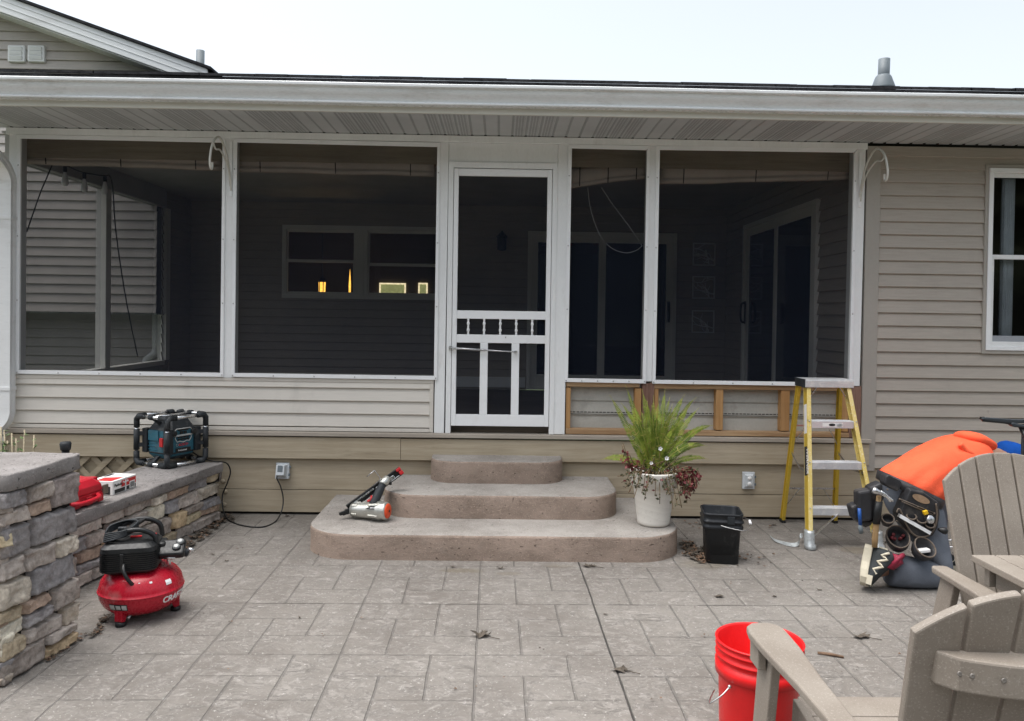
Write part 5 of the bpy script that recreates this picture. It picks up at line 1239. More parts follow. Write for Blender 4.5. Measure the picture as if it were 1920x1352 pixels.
# ------------------------------------------------------------------ things fixed to or hanging in the house
# hooks for hanging baskets, on two posts
def basket_hook(x, label):
    h = thing('basket_hook', label, 'plant hook', (x, -.02, 2.55), group='hooks for hanging baskets on the porch posts')
    y0 = -.024; 
    mb = MB(); mb.box(x-.012, x+.012, y0-.004, y0, 2.50, 2.93); mb.build('mounting_plate', M['newwhite'], h, .002)
    mb = MB(); pts = bez([(x, y0-.004, 2.58), (x, y0-.03, 2.68), (x, -.13, 2.82), (x, -.27, 2.905), (x, -.40, 2.84), (x, -.455, 2.72), (x, -.45, 2.655), (x, -.425, 2.64), (x, -.41, 2.66), (x, -.415, 2.69)], 6)
    mb.tube(pts, .0085, 8); mb.build('arm', M['cream'], h)
    mb = MB(); mb.tube(bez([(x+.004, y0-.004, 2.545), (x+.004, -.05, 2.64), (x+.004, -.13, 2.745), (x+.004, -.26, 2.81), (x+.004, -.355, 2.80), (x+.004, -.405, 2.835)], 6), .0065, 8); mb.build('brace', M['cream'], h)
basket_hook((p2a+p2b)/2+.01, 'cream metal basket hook screwed to the post between the two left screens')
basket_hook((p6a+p6b)/2+.0, 'cream metal basket hook screwed to the porch corner post beside the tan siding')
# rolled-up sun shades just inside the screens
def roll(px0, px1, t0, t1, b0, b1, label, seed):
    y = .13; rr = random.Random(seed); a, b = X(px0, y, 300), X(px1, y, 300); n = 26
    zt = lambda t: Z(t0+(t1-t0)*t, px0+(px1-px0)*t, y); zb_ = lambda t: Z(b0+(b1-b0)*t, px0+(px1-px0)*t, y)
    o = thing('roll_up_shade', label, 'shade', ((a+b)/2, y, zt(.5)), group='rolled cloth shades behind the screens')
    rings = []
    for i in range(n+1):
        t = i/n; x = a+(b-a)*t; T, B = zt(t)+noise.noise(V((x*2.2, seed, 0)))*.010, zb_(t)+noise.noise(V((x*2.7, seed, 5)))*.010; H = T-B
        rings.append([V((x, y+dy+noise.noise(V((x*4, k, seed)))*.006, B+H*f)) for k, (dy, f) in enumerate(((.02, 0), (-.018, .0), (-.032, .10), (-.028, .20), (-.017, .24), (-.034, .30), (-.037, .55), (-.03, .85), (-.012, 1.0), (.03, 1.0), (.045, .6), (.04, .2)))])
    MB().loft(rings, True).build('rolled_cloth', M['shade'], o)
    mb = MB()
    for t in (.12, .5, .88):
        x = a+(b-a)*t; mb.tube([(x, y-.005, CEIL-.19+.14), (x, y-.04, zt(t)), (x, y-.042, (zt(t)+zb_(t))/2), (x, y-.03, zb_(t)-.002)], .0035, 6)
    mb.build('tie_cord', M['dark'], o)
    MB().box(a, b, y-.012, y+.012, max(zt(0), zt(1))+.035, max(zt(0), zt(1))+.075).build('head_rail', M['shade'], o)
roll(46, 414, 268, 276, 307, 320, 'rolled taupe cloth shade behind the screen with the string lights', 1)
roll(446, 815, 283, 293, 322, 331, 'rolled taupe cloth shade behind the wide screen with the lit window', 2)
roll(1070, 1209, 318, 301, 352, 335, 'short slanting rolled shade behind the narrow screen by the door', 3)
roll(1238, 1592, 303, 299, 346, 337, 'drooping rolled taupe shade behind the wide screen by the corner post', 4)
# thin white pull cord of a shade
mb = MB(); Yc = .30
mb.tube(bez([at(1102, 352, Yc), at(1106, 385, Yc), at(1114, 415, Yc), at(1128, 446, Yc), at(1148, 466, Yc), at(1172, 474, Yc), at(1192, 470, Yc), at(1204, 461, Yc)], 6)+bez([at(1204, 461, Yc), at(1180, 425, Yc), at(1150, 385, Yc), at(1128, 352, Yc)], 4), .0022, 6)
tag(mb.build('pull_cord', M['card']), 'thin white looped pull cord hanging behind the narrow screen', 'cord')
# string of clear bulbs along the left header
sl = thing('string_light', 'string of clear bulbs hanging under the left side header of the porch', 'string light', (PL+.1, .8, 2.75))
def lside(px, py): 
    d = ray(px, py); return CAM+d*((PL+.13-CAM.x)/d.x)
bp = [lside(122, 311), lside(158, 324), lside(197, 330)]
MB().tube(bez([V((PL+.13, .12, 2.80)), bp[0], lside(140, 318), bp[1], lside(176, 327), bp[2], lside(205, 330), lside(211, 350), lside(218, 440), lside(236, 560), lside(258, 668)], 6), .006, 7).build('cable', M['black'], sl)
for i, b in enumerate(bp):
    sk = MB().lathe([(.014, 0), (.016, .01), (.016, .04), (.013, .05)], b+V((0, 0, -.055)), 12).build('socket', M['black'], sl)
    MB().lathe([(.013, .0), (.016, -.015), (.026, -.06), (.030, -.085), (.026, -.105), (.012, -.118), (.001, -.12)], b+V((0, 0, -.055)), 16).build('bulb', M['bulb'], sk)
mb = MB(); mb.tube([lside(98, 309), lside(76, 360), lside(50, 435)], .005, 6); tag(mb.build('cable', M['black']), 'thin black cable slanting across the side screen by the downspout', 'cable')
# branch pictures on the back wall
M['picmetal'] = mat('pale_grey_metal', (.85, .85, .84), .5, .05, 20, 60, 0, 0)
def picture(px, py, label, bird, seed):
    c = at(px, py, HB-.03); s = .285; o = thing('branch_picture', label, 'wall picture', c[:], group='square metal branch pictures on the back wall'); rr = random.Random(seed)
    mb = MB(); h = s/2; t = .014
    mb.box(c.x-h, c.x+h, c.y-.01, c.y, c.z+h-t, c.z+h); mb.box(c.x-h, c.x+h, c.y-.01, c.y, c.z-h, c.z-h+t); mb.box(c.x-h, c.x-h+t, c.y-.01, c.y, c.z-h+t, c.z+h-t); mb.box(c.x+h-t, c.x+h, c.y-.01, c.y, c.z-h+t, c.z+h-t); mb.build('frame', M['picmetal'], o)
    mb = MB()
    def limb(u, w_, ang, L, r, d):
        pts = [(u, w_)]
        for k in range(4):
            ang += rr.uniform(-.3, .3); u = max(-h+.005, min(h-.005, u+math.cos(ang)*L/4)); w_ = max(-h+.005, min(h-.005, w_+math.sin(ang)*L/4)); pts.append((u, w_))
            if d and rr.random() < .75: limb(u, w_, ang+rr.choice((-1, 1))*rr.uniform(.5, .9), L*.55, r*.6, d-1)
        mb.tube([(c.x+a, c.y-.005, c.z+b) for a, b in pts], [r*(1-.15*i) for i in range(5)], 5)
    limb(h, -h*.6, 2.9, s*.95, .010, 2); limb(-h, h*.5, -.2, s*.8, .008, 2); limb(h*.5, -h, 1.9, s*.5, .008, 1)
    if bird: mb.lathe([(.001, -.035), (.018, -.01), (.02, .012), (.012, .03), (.014, .042), (.006, .055), (.001, .058)], (c.x+.02, c.y-.005, c.z), 10)
    mb.build('branch', M['picmetal'], o)
picture(1320, 477, 'topmost of the three square branch pictures, with a small bird in it', True, 4)
picture(1319, 539, 'middle square branch picture on the back wall of the porch', False, 5)
picture(1318, 603, 'lowest square branch picture on the back wall, nearest the floor', False, 9)
# wall lantern
c = at(941, 455, HB-.02); ln = thing('wall_lantern', 'small dark wall lantern on the back wall, seen through the screen door', 'lantern', c[:])
MB().obox(c+V((0, -.01, 0)), (.09, .02, .16)).build('backplate', M['redpost'], ln, .004)
MB().lathe([(.02, -.11), (.055, -.10), (.06, .05), (.075, .06), (.02, .12), (.006, .14)], c+V((0, -.10, 0)), 6, False).build('housing', M['radio_black'], ln, .002)
# lamps and lit glass in the room behind the double window
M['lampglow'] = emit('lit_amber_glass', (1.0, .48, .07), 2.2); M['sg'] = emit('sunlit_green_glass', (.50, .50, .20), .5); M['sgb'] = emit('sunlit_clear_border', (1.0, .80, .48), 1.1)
def inroom(px, py, d=.9): return at(px, py, HB+d)
c = inroom(604, 536); pl = thing('pendant_lamp', 'lit amber pendant lamp seen through the left sash of the back window', 'lamp', (c.x, c.y, 2.5))
MB().tube([(c.x, c.y, 3.08), (c.x, c.y, c.z+.10)], .008, 8).build('rod', M['black'], pl)
mb = MB(); mb.lathe([(.045, -.12), (.05, .05), (.03, .10), (.02, .12)], c, 6, False); mb.build('lamp_shade', M['lampglow'], pl)
mb = MB()
for k in range(6): a = R(60*k); mb.tube([c+V((math.cos(a)*.048, math.sin(a)*.048, -.12)), c+V((math.cos(a)*.052, math.sin(a)*.052, .06))], .006, 5)
mb.lathe([(.055, .05), (.035, .10), (.02, .125)], c, 6, False); mb.build('lamp_frame', M['radio_black'], pl)
ld = bpy.data.lights.new('lamp_light', 'POINT'); ld.energy = 2.5; ld.color = (1, .62, .28); ld.shadow_soft_size = .06; lo = bpy.data.objects.new('lamp_light', ld); COL.objects.link(lo); lo.location = c+V((0, .0, -.22))
c = inroom(656, 528); pl = thing('candle_lamp', 'thin lit candle shaped lamp beside the mullion of the back window', 'lamp', c[:])
MB().lathe([(.013, -.18), (.015, -.05), (.011, .02), (.004, .12), (.001, .17)], c, 10).build('lamp_shade', M['lampglow'], pl); MB().lathe([(.03, -.24), (.03, -.23), (.012, -.22), (.012, -.18)], c, 12).build('holder', M['radio_black'], pl)
for px, w_, lab in ((736, 44, 'wide green stained glass pane glowing in the far wall of the lit room'), (793, 12, 'narrow green stained glass pane glowing right of the wide one')):
    a, b = at(px-w_/2, 533, RB-.03), at(px+w_/2, 555, RB-.03); o = thing('stained_glass', lab, 'glass panel', ((a+b)/2)[:], group='stained glass panes in the lit room')
    MB().box(a.x, b.x, a.y, a.y+.01, b.z, a.z).build('glass', M['sg'], o)
    mb = MB(); t = .022
    mb.box(a.x-t, b.x+t, a.y-.004, a.y+.012, a.z, a.z+t); mb.box(a.x-t, a.x, a.y-.004, a.y+.012, b.z-.2, a.z); mb.box(b.x, b.x+t, a.y-.004, a.y+.012, b.z-.2, a.z); mb.build('border', M['sgb'], o)
# outlets on the skirt
def outlet(px, py, w_, h_, tilt, label, proud):
    c = at(px, py, -.001); o = thing('outlet', label, 'outlet', c[:])
    MB().obox(c+V((0, -.008, 0)), (w_, .016, h_)).build('backplate', M['bubble'], o, .004)
    A_ = V((1, 0, 0)); Bv = Matrix.Rotation(R(tilt), 3, 'X') @ V((0, 1, 0)); Cv = A_.cross(Bv)
    q = c+V((0, -.016, .0)); mb = MB()
    r0, r1 = w_/2, w_/2-.018
    mb.loft([[q+A_*x*k+Cv*z*k2+Bv*-d for x, z in ((-1, -1), (1, -1), (1, 1), (-1, 1))] for k, k2, d in ((w_/2, h_/2, .002), (w_/2, h_/2, .010), (w_/2-.014, h_/2-.016, .012), (w_/2-.02, h_/2-.024, proud))], False)
    mb.build('cover', M['bubble'], o, .003)
    mb = MB()
    if proud > .05: mb.obox(q+Cv*.012+Bv*-(proud+.001), (.04, .003, .05), A_, Bv, Cv)
    mb.obox(q+A_*(w_/2+.004)+Cv*.03+Bv*-.006, (.014, .01, .02), A_, Bv, Cv); mb.obox(q+A_*(w_/2+.004)-Cv*.03+Bv*-.006, (.014, .01, .02), A_, Bv, Cv); mb.build('hinge', M['pipe'], o, .002)
    if proud < .05:
        mb = MB()
        for dz in (-.022, .022): mb.lathe([(.017, 0), (.015, .004), (.001, .005)], q+V((0, -proud-.001, dz)), 16, True, (0, -1, 0))
        mb.build('socket', M['card'], o)
outlet(531, 882, .105, .125, -14, 'clear plastic bubble outlet cover with a black cord plugged in, on the skirt board', .075)
outlet(1402, 900, .095, .135, 0, 'closed clear outlet cover with two sockets inside, between bucket and ladder', .03)
# louvred vents in the gable
for px, lab in ((32.5, 'white louvred vent on the gable, farther from the rake board'), (69.5, 'white louvred vent on the gable, nearer the rake board')):
    c = at(px, 101.5, WY-.02); o = thing('wall_vent', lab, 'vent', c[:], group='white vents on the gable')
    MB().obox(c, (.19, .05, .185)).build('housing', M['trim'], o, .012, 3)
    mb = MB()
    for k in range(3): mb.obox(c+V((0, -.03, .052-.05*k)), (.14, .014, .040), (1, 0, 0), V((0, .96, .28)).normalized())
    mb.build('louvre', M['trim'], o, .003)

# ------------------------------------------------------------------ taupe slatted chairs and table
def poly():
    m, nt, b = new('speckled_taupe_plank', .5, 0, .35); v = coords(nt); f = nz(nt, v, 210, 3, .6); g_ = nz(nt, v, 90, 3); a = nz(nt, v, 5, 4)
    c = mixc(nt, a.step(.3, .7), (.215, .184, .153), (.26, .228, .193)); c = mixc(nt, f.step(.56, .66)*.55, c, (.37, .34, .30)); c = mixc(nt, g_.step(.60, .68)*.35, c, (.165, .138, .11)); lk(nt, c, b.inputs['Base Color']); bump(nt, b, f, .12, .003); return m
M['poly'] = poly(); M['boltgrey'] = mat('dull_bolt', (.26, .24, .22), .45, .1, 20, 60, 0, .5)
def arm_outline(sx):
    """armrest seen from above: wide rounded front, narrow rear; sx = -1 picture left arm"""
    pts = [(-.030, -.29), (-.015, -.30), (.026, -.30), (.034, -.285), (.040, -.05), (.056, .16), (.060, .28), (.052, .325), (.030, .35), (-.02, .353), (-.048, .338), (-.058, .30), (-.056, .18), (-.040, -.02)]
    return [(x*1.0 if sx > 0 else -x, y) for x, y in pts]
def lawn_chair(label, loc, rotz, nslat, sw, gap, top, lean, strap=True, armx=.31, fan=.05):
    ch = thing('adirondack_chair', label, 'chair', loc, rotz, local=True); m = M['poly']
    SZ = .43; AZ = .655
    # seat of slats, dipping towards the back
    for k in range(6):
        y = .25-k*.098; z = SZ+.02-(.012*k if k else .006); mb = MB(); mb.obox((0, y, z-.012), (.50, .09, .024), (1, 0, 0), V((0, 1, .1)).normalized()); mb.build('seat_slat', m, ch, .004)
    mb = MB(); mb.obox((0, .298, SZ-.028), (.50, .026, .085)); mb.build('seat_front', m, ch, .005)
    # back slats: fan of planks with an arched top
    ys = lambda z: -.235-(z-SZ)*lean
    n = nslat; W_ = n*sw+(n-1)*gap
    for i in range(n):
        xc = -W_/2+sw/2+i*(sw+gap); f = xc/(W_/2)
        def corner(s): 
            x = xc+s*sw/2; h = top-(abs(x)/(W_/2))**2.3*.105; return x, h
        x0, z0 = xc-sw/2, None
        cols = [corner(-1+2*t/5) for t in range(6)]
        kx = 1+fan; kb = 1-fan*1.6
        a = [V((x*kx, ys(h), h)) for x, h in cols]
        b = [V((x*kb, ys(SZ-.06), SZ-.06)) for x, h in cols]
        nn = V((0, -1, -lean)).normalized()*.0
        up_ = V((0, -lean, 1)).normalized(); nrm = up_.cross(V((1, 0, 0))); th = .022
        curve = lambda x: .018*(x/(W_/2))**2
        vs = [p+V((0, curve(p.x), 0)) for p in b]+[p+V((0, curve(p.x), 0)) for p in a]
        k = len(b); front = vs; back = [p-nrm*th if nrm.y > 0 else p+nrm*th for p in vs]
        mb = MB(); q = 2*k
        faces = [tuple(range(k))+tuple(range(2*k-1, k-1, -1))]; bf = [tuple(x+q for x in faces[0][::-1])]
        loop = list(range(k))+list(range(2*k-1, k-1, -1))
        faces += bf+[(loop[j], loop[j-1], loop[j-1]+q, loop[j]+q) for j in range(len(loop))]
        mb.add(front+back, faces); mb.build('back_slat', m, ch, .005, ang=50)
    if strap:
        z = top-.185; y = ys(z)-.026; pts = []
        mb = MB(); Wd = W_*.5*(1+fan*.4)-.045; sec = []
        for t in range(15):
            x = -Wd+2*Wd*t/14; d = .06*(1-(x/Wd)**2)+.018; e = .02 if t in (0, 14) else 0
            sec.append([V((x, y+.012+lean*-.0, z+.036)), V((x, y-d+e, z+.036-.0)), V((x, y-d+e+.006, z-.040)), V((x, y+.012+.02, z-.040))])
        mb.loft(sec, False); mb.build('back_strap', m, ch, .006)
        mb = MB()
        for t in (1, 1.7, 3.5, 5.6, 7.4, 9.2, 11, 12.4): 
            x = -Wd+2*Wd*t/14; d = .06*(1-(x/Wd)**2)+.018; mb.lathe([(.0062, 0), (.0055, .002), (.003, .0022), (.001, .001)], (x, y-d+.003, z+.002), 10, True, (0, -1, 0))
        mb.each('bolt', M['boltgrey'], ch)
        mb = MB(); mb.obox((0, ys(.60)-.03, .60), (W_*.9, .03, .07)); mb.build('back_strap', m, ch, .005)
    for s in (-1, 1):
        ao = arm_outline(s); cx_ = s*armx
        mb = MB(); mb.prism([(cx_+x, y) for x, y in ao], (0, 0, AZ-.026), (1, 0, 0), (0, 1, 0), (0, 0, 1), 0, .026); mb.build('armrest', m, ch, .007, 3)
        mb = MB(); mb.prism([(cx_-s*.022-.0, .30), (cx_-s*.022, .20), (cx_-s*.022, .20), (cx_-s*.022, .30)], (0, 0, 0), (1, 0, 0), (0, 1, 0), (0, 0, 1), 0, .01)
        mb = MB(); mb.obox((cx_+s*.034, .27, AZ-.062), (.026, .075, .07)); mb.build('arm_bracket', m, ch, .004)
        mb = MB(); tx, bx = cx_, cx_+s*.035
        mb.loft([[V((x0+dx, y, z)) for dx, y in ((-.0145, yf), (.0145, yf), (.0145, yb), (-.0145, yb))] for x0, yf, yb, z in ((bx, .33, .235, 0.0), (tx, .315, .20, AZ-.027))], False); mb.build('leg', m, ch, .004)
        mb = MB(); mb.loft([[V((x0+dx, y, z)) for dx, y in ((-.0145, yf), (.0145, yf), (.0145, yb), (-.0145, yb))] for x0, yf, yb, z in ((bx, -.30, -.40, 0.0), (tx, -.17, -.26, AZ-.027))], False); mb.build('leg', m, ch, .004)
        mb = MB(); mb.obox((s*.265, -.03, SZ-.05), (.026, .62, .09), (1, 0, 0), V((0, 1, .10)).normalized()); mb.build('side_rail', m, ch, .004)
    return ch
lawn_chair('taupe slatted armchair with its back towards us, one arm before the red bucket', (1.178, CAM.y+2.02, 0), R(0), 5, .096, .008, 1.03, .26, True, .353, .03)
lawn_chair('taupe fan backed armchair facing us, in front of the kneeling worker', (2.04, CAM.y+2.645, 0), R(180), 7, .068, .0065, 1.075, .30, False, .325, .02)
tb = thing('slatted_table', 'taupe slatted table top between the two armchairs', 'table', (2.2, CAM.y+2.35, 0))
tx0, ty1, tz = 1.752, CAM.y+2.80, .742
for k in range(11):
    MB().box(tx0+k*.0885, tx0+k*.0885+.0845, ty1-.95, ty1, tz-.026, tz).build('table_slat', M['poly'], tb, .004)
mb = MB(); mb.box(tx0+.05, tx0+.075, ty1-.90, ty1-.065, tz-.10, tz-.0265); mb.build('apron', M['poly'], tb, .003); MB().box(tx0+.03, tx0+.92, ty1-.06, ty1-.03, tz-.10, tz-.0265).build('apron', M['poly'], tb, .003)
for x in (tx0+.09, tx0+.86):
    for y in (ty1-.88, ty1-.13): MB().box(x, x+.06, y, y+.06, 0, tz-.027).build('leg', M['poly'], tb, .005)

# ------------------------------------------------------------------ the kneeling worker
def ell(c, ax_, a_dir, ra, rb, n=24, jit=0, seed=0, sq=1.0):
    """ring around c, normal ax_, half axes ra along a_dir and rb across"""
    ax_ = V(ax_).normalized(); a_ = V(a_dir); a_ = (a_-ax_*a_.dot(ax_)).normalized(); b_ = ax_.cross(a_)
    out = []
    for j in range(n):
        t = 2*math.pi*j/n; ct, st_ = math.cos(t), math.sin(t); ct = math.copysign(abs(ct)**sq, ct); st_ = math.copysign(abs(st_)**sq, st_)
        p = V(c)+a_*ct*ra+b_*st_*rb
        if jit: p += (p-V(c)).normalized()*noise.noise(V((p.x*9+seed, p.y*9, p.z*9)))*jit
        out.append(p)
    return out
def limb(mb, pts, radii, jit=0, seed=0, side=(0, 1, 0), flat_=1.0, n=22):
    pts = [V(p) for p in pts]; rings = []
    for i, p in enumerate(pts):
        t = (pts[min(i+1, len(pts)-1)]-pts[max(i-1, 0)]); rings.append(ell(p, t, side, radii[i], radii[i]*flat_, n, jit, seed+i*1.7))
    mb.loft(rings, True)
def wpt(px, py, dy): return at(px, py, -1.36+dy)
M['skin'] = mat('skin', (.30, .17, .115), .55, .08, 10); M['hair'] = mat('dark_hair', (.02, .016, .014), .7, .3, 60)
def cloth(name, c, fold, sc=7, rough=.85):
    m, nt, b = new(name, rough, 0, .15); v = coords(nt); a = nz(nt, v, sc, 4, .5, .6); f = nz(nt, v, 260, 2); lk(nt, mixc(nt, (a*.6+f*.4).step(.3, .7), tuple(x*.88 for x in c), tuple(min(1, x*1.1) for x in c)), b.inputs['Base Color']); bump(nt, b, a*fold+f*.12, .5, .03); return m
M['hoodie'] = cloth('orange_fleece', (.90, .125, .055), .8); M['denim'] = cloth('grey_denim', (.125, .14, .168), .7, 9); M['capblue'] = cloth('royal_blue_cotton', (.004, .055, .27), .3)
M['leather'] = mat('worn_black_leather', (.022, .022, .025), .55, .35, 9, 80, .15, dirt=(.09, .08, .07), dirt_amt=.5, dscale=14); M['hem'] = mat('brown_leather_edge', (.11, .085, .065), .6, .2, 14, 80, .1); M['tanpatch'] = mat('tan_leather_patch', (.30, .20, .125), .6, .15, 30)
hip = wpt(1712, 912, .02); chest = wpt(1793, 868, .16); sho = wpt(1828, 856, .24); neck = wpt(1850, 851, .30); hdc = wpt(1893, 862, .38)
ta = (neck-hip).normalized()
body = MB()
# bare body: one continuous grown skin over a skeleton
SK = []; EG = []; RD = []
def J(p, r, parent=None):
    SK.append(tuple(p)); RD.append(r)
    if parent is not None: EG.append((parent, len(SK)-1))
    return len(SK)-1
kn = wpt(1766, 1078, -.13); kn.z = .075; ank = wpt(1680, 1066, -.15); ank.z = .105; toe = at(1636, 1080, ank.y)
hipR = wpt(1716, 950, -.03); hipL = hip+V((.05, .10, -.05)); knL = V((kn.x+.13, kn.y+.32, .42)); ankL = V((kn.x+.11, kn.y+.30, .08)); toeL = ankL+V((.17, .02, -.045))
j0 = J(hip, .11); j1 = J(hip.lerp(chest, .5), .12, j0); j2 = J(chest, .13, j1); j3 = J(sho, .10, j2); j4 = J(neck, .055, j3); j5 = J(hdc+V((-.03, 0, 0)), .075, j4); j6 = J(hdc+V((.06, .0, -.03)), .08, j5); J(hdc+V((.125, 0, -.075)), .035, j6)
for hp, kk, aa, tt in ((hipR, kn, ank, toe), (hipL, knL, ankL, toeL)):
    a_ = J(hp, .075, j0); b_ = J(V(hp).lerp(kk, .5)+V((-.02, 0, 0)), .055, a_); c_ = J(kk, .042, b_); d_ = J(V(kk).lerp(aa, .5), .045, c_); e_ = J(aa, .024, d_); J(tt, .018, e_)
HANDS = []
for sgn, hx, hy in ((-1, .30, -.20), (1, .34, .22)):
    s0 = sho+V((-.02, sgn*.17, -.03)); el = s0+V((.10, sgn*.05, -.27)); wr = V((el.x+.14, el.y-sgn*.02, .16)); pm = wr+V((.06, -sgn*.01, -.07)); HANDS.append((s0, el, wr, pm))
    a_ = J(s0, .055, j3); b_ = J(s0.lerp(el, .5), .046, a_); c_ = J(el, .038, b_); d_ = J(el.lerp(wr, .5), .036, c_); e_ = J(wr, .024, d_); f_ = J(pm, .026, e_)
    for k, L in enumerate((.07, .082, .076, .06)):
        o = V((.008, (k-1.5)*.021, 0)); g_ = J(pm+V((.03, 0, -.02))+o, .0095, f_); h_ = J(pm+V((.03+L*.5, 0, -.038))+o, .009, g_); J(pm+V((.03+L*.9, 0, -.062))+o, .0075, h_)
    t_ = J(pm+V((.0, sgn*-.034, -.012)), .011, f_); t2 = J(pm+V((.03, sgn*-.052, -.035)), .010, t_); J(pm+V((.055, sgn*-.048, -.055)), .008, t2)
me = bpy.data.meshes.new('person'); me.from_pydata(SK, EG, []); pob = bpy.data.objects.new('person', me); COL.objects.link(pob); me.materials.append(M['skin'])
skm = pob.modifiers.new('skin', 'SKIN'); skm.use_smooth_shade = True
for i, r in enumerate(RD): me.skin_vertices[0].data[i].radius = (r, r)
me.skin_vertices[0].data[0].use_root = True
sb = pob.modifiers.new('s', 'SUBSURF'); sb.levels = 1; sb.render_levels = 1
tag(pob, 'person in an orange hooded sweatshirt and blue cap kneeling with a black tool belt', 'person')
# hooded sweatshirt
def sil(up, lo, dy, depth, n=30, jit=.0, sd=0, sq=.92, skew=0.0):
    """ring through the two silhouette points, with its half depth"""
    A_, B_ = wpt(up[0], up[1], dy-skew), wpt(lo[0], lo[1], dy+skew); c = (A_+B_)/2; d = (B_-A_)
    return ell(c, d.cross(V((0, 1, 0))), d, d.length/2, depth, n, jit, sd, sq)
mb = MB(); rings = []
TOR = [((1654, 889), (1757, 943), .0, .155), ((1653, 884), (1760, 939), .0, .163), ((1664, 876), (1763, 934), .01, .170), ((1679, 868), (1768, 929), .03, .172), ((1700, 856), (1777, 921), .06, .178), ((1730, 839), (1795, 907), .10, .186), ((1768, 821), (1818, 896), .15, .195), ((1798, 814), (1838, 886), .19, .19), ((1822, 816), (1850, 872), .22, .15), ((1838, 826), (1855, 862), .25, .09), ((1850, 838), (1860, 858), .27, .055)]
for i, (u_, l_, dy, dp) in enumerate(TOR): rings.append(sil(u_, l_, dy, dp, 36, .010, i*3.1))
for i in range(1, 5):                                       # pull creases running up from the waist
    for j, p in enumerate(rings[i]):
        rings[i][j] = p+V((0, -1, .4))*(.010*math.sin(j*1.9+i*.8)*(1 if 14 < j < 36 else .4))
mb.loft(rings, True)
for s0, el, wr, pm in HANDS:
    limb(mb, [s0+V((-.03, 0, .02)), s0.lerp(el, .25), s0.lerp(el, .6), el, el.lerp(wr, .4), el.lerp(wr, .8), wr], [.088, .083, .072, .064, .058, .050, .042], .012, 3)
hd_ob = mb.build('sweatshirt', M['hoodie'], pob, sub=1)
# hood lying on the nape, pocket seam rolls
mb = MB()
hb = wpt(1822, 836, .19)
rings = []
for t, r1, r2, dz in ((0, .012, .018, .0), (.06, .040, .06, .0), (.25, .052, .095, .006), (.5, .055, .110, .008), (.75, .050, .105, .006), (.93, .046, .095, -.004), (1.0, .034, .075, -.012)):
    c = wpt(1799, 820, .13).lerp(wpt(1847, 834, .28), t)+V((0, 0, dz)); rings.append(ell(c, ta, (.1, 1, 0), r2, r1, 26, .016, t*9+2))
mb.loft(rings, True); mb.tube(bez([wpt(1800, 832, .0), wpt(1808, 842, -.0), wpt(1822, 851, .0), wpt(1838, 858, .04)], 6), .018, 10); mb.build('hood', M['hoodie'], pob, sub=1)
# jeans: seat, two legs
mb = MB(); rings = []
for i, (u_, l_, dy, dp) in enumerate([((1662, 896), (1752, 944), .0, .13), ((1657, 905), (1760, 948), .0, .15), ((1656, 925), (1765, 958), .0, .155), ((1664, 952), (1768, 972), -.02, .15), ((1684, 982), (1770, 988), -.05, .115), ((1704, 1008), (1773, 1006), -.08, .095), ((1722, 1030), (1777, 1026), -.10, .088), ((1740, 1050), (1782, 1048), -.12, .085), ((1752, 1066), (1784, 1070), -.13, .075), ((1762, 1080), (1780, 1086), -.13, .05)]): rings.append(sil(u_, l_, dy, dp, 28, .008, i*2.3+50))
mb.loft(rings, True)
rings = []
for i, (u_, l_, dy, dp) in enumerate([((1782, 1064), (1780, 1092), -.13, .045), ((1774, 1050), (1772, 1101), -.13, .075), ((1755, 1050), (1751, 1103), -.14, .085), ((1732, 1051), (1727, 1102), -.145, .088), ((1708, 1045), (1702, 1101), -.15, .09), ((1688, 1040), (1678, 1099), -.15, .092), ((1676, 1038), (1663, 1096), -.15, .090), ((1670, 1040), (1659, 1092), -.15, .078)]):
    r = sil(u_, l_, dy, dp, 28, .012, i*2.9+80); rings.append(r)
mb.loft(rings, True)
limb(mb, [hipL, hipL.lerp(knL, .5), knL+V((-.02, 0, .0)), knL+V((.0, 0, -.05)), knL.lerp(ankL, .5), ankL+V((0, 0, .02))], [.12, .105, .09, .085, .078, .075], .012, 7)
mb.build('jeans', M['denim'], pob, sub=1)
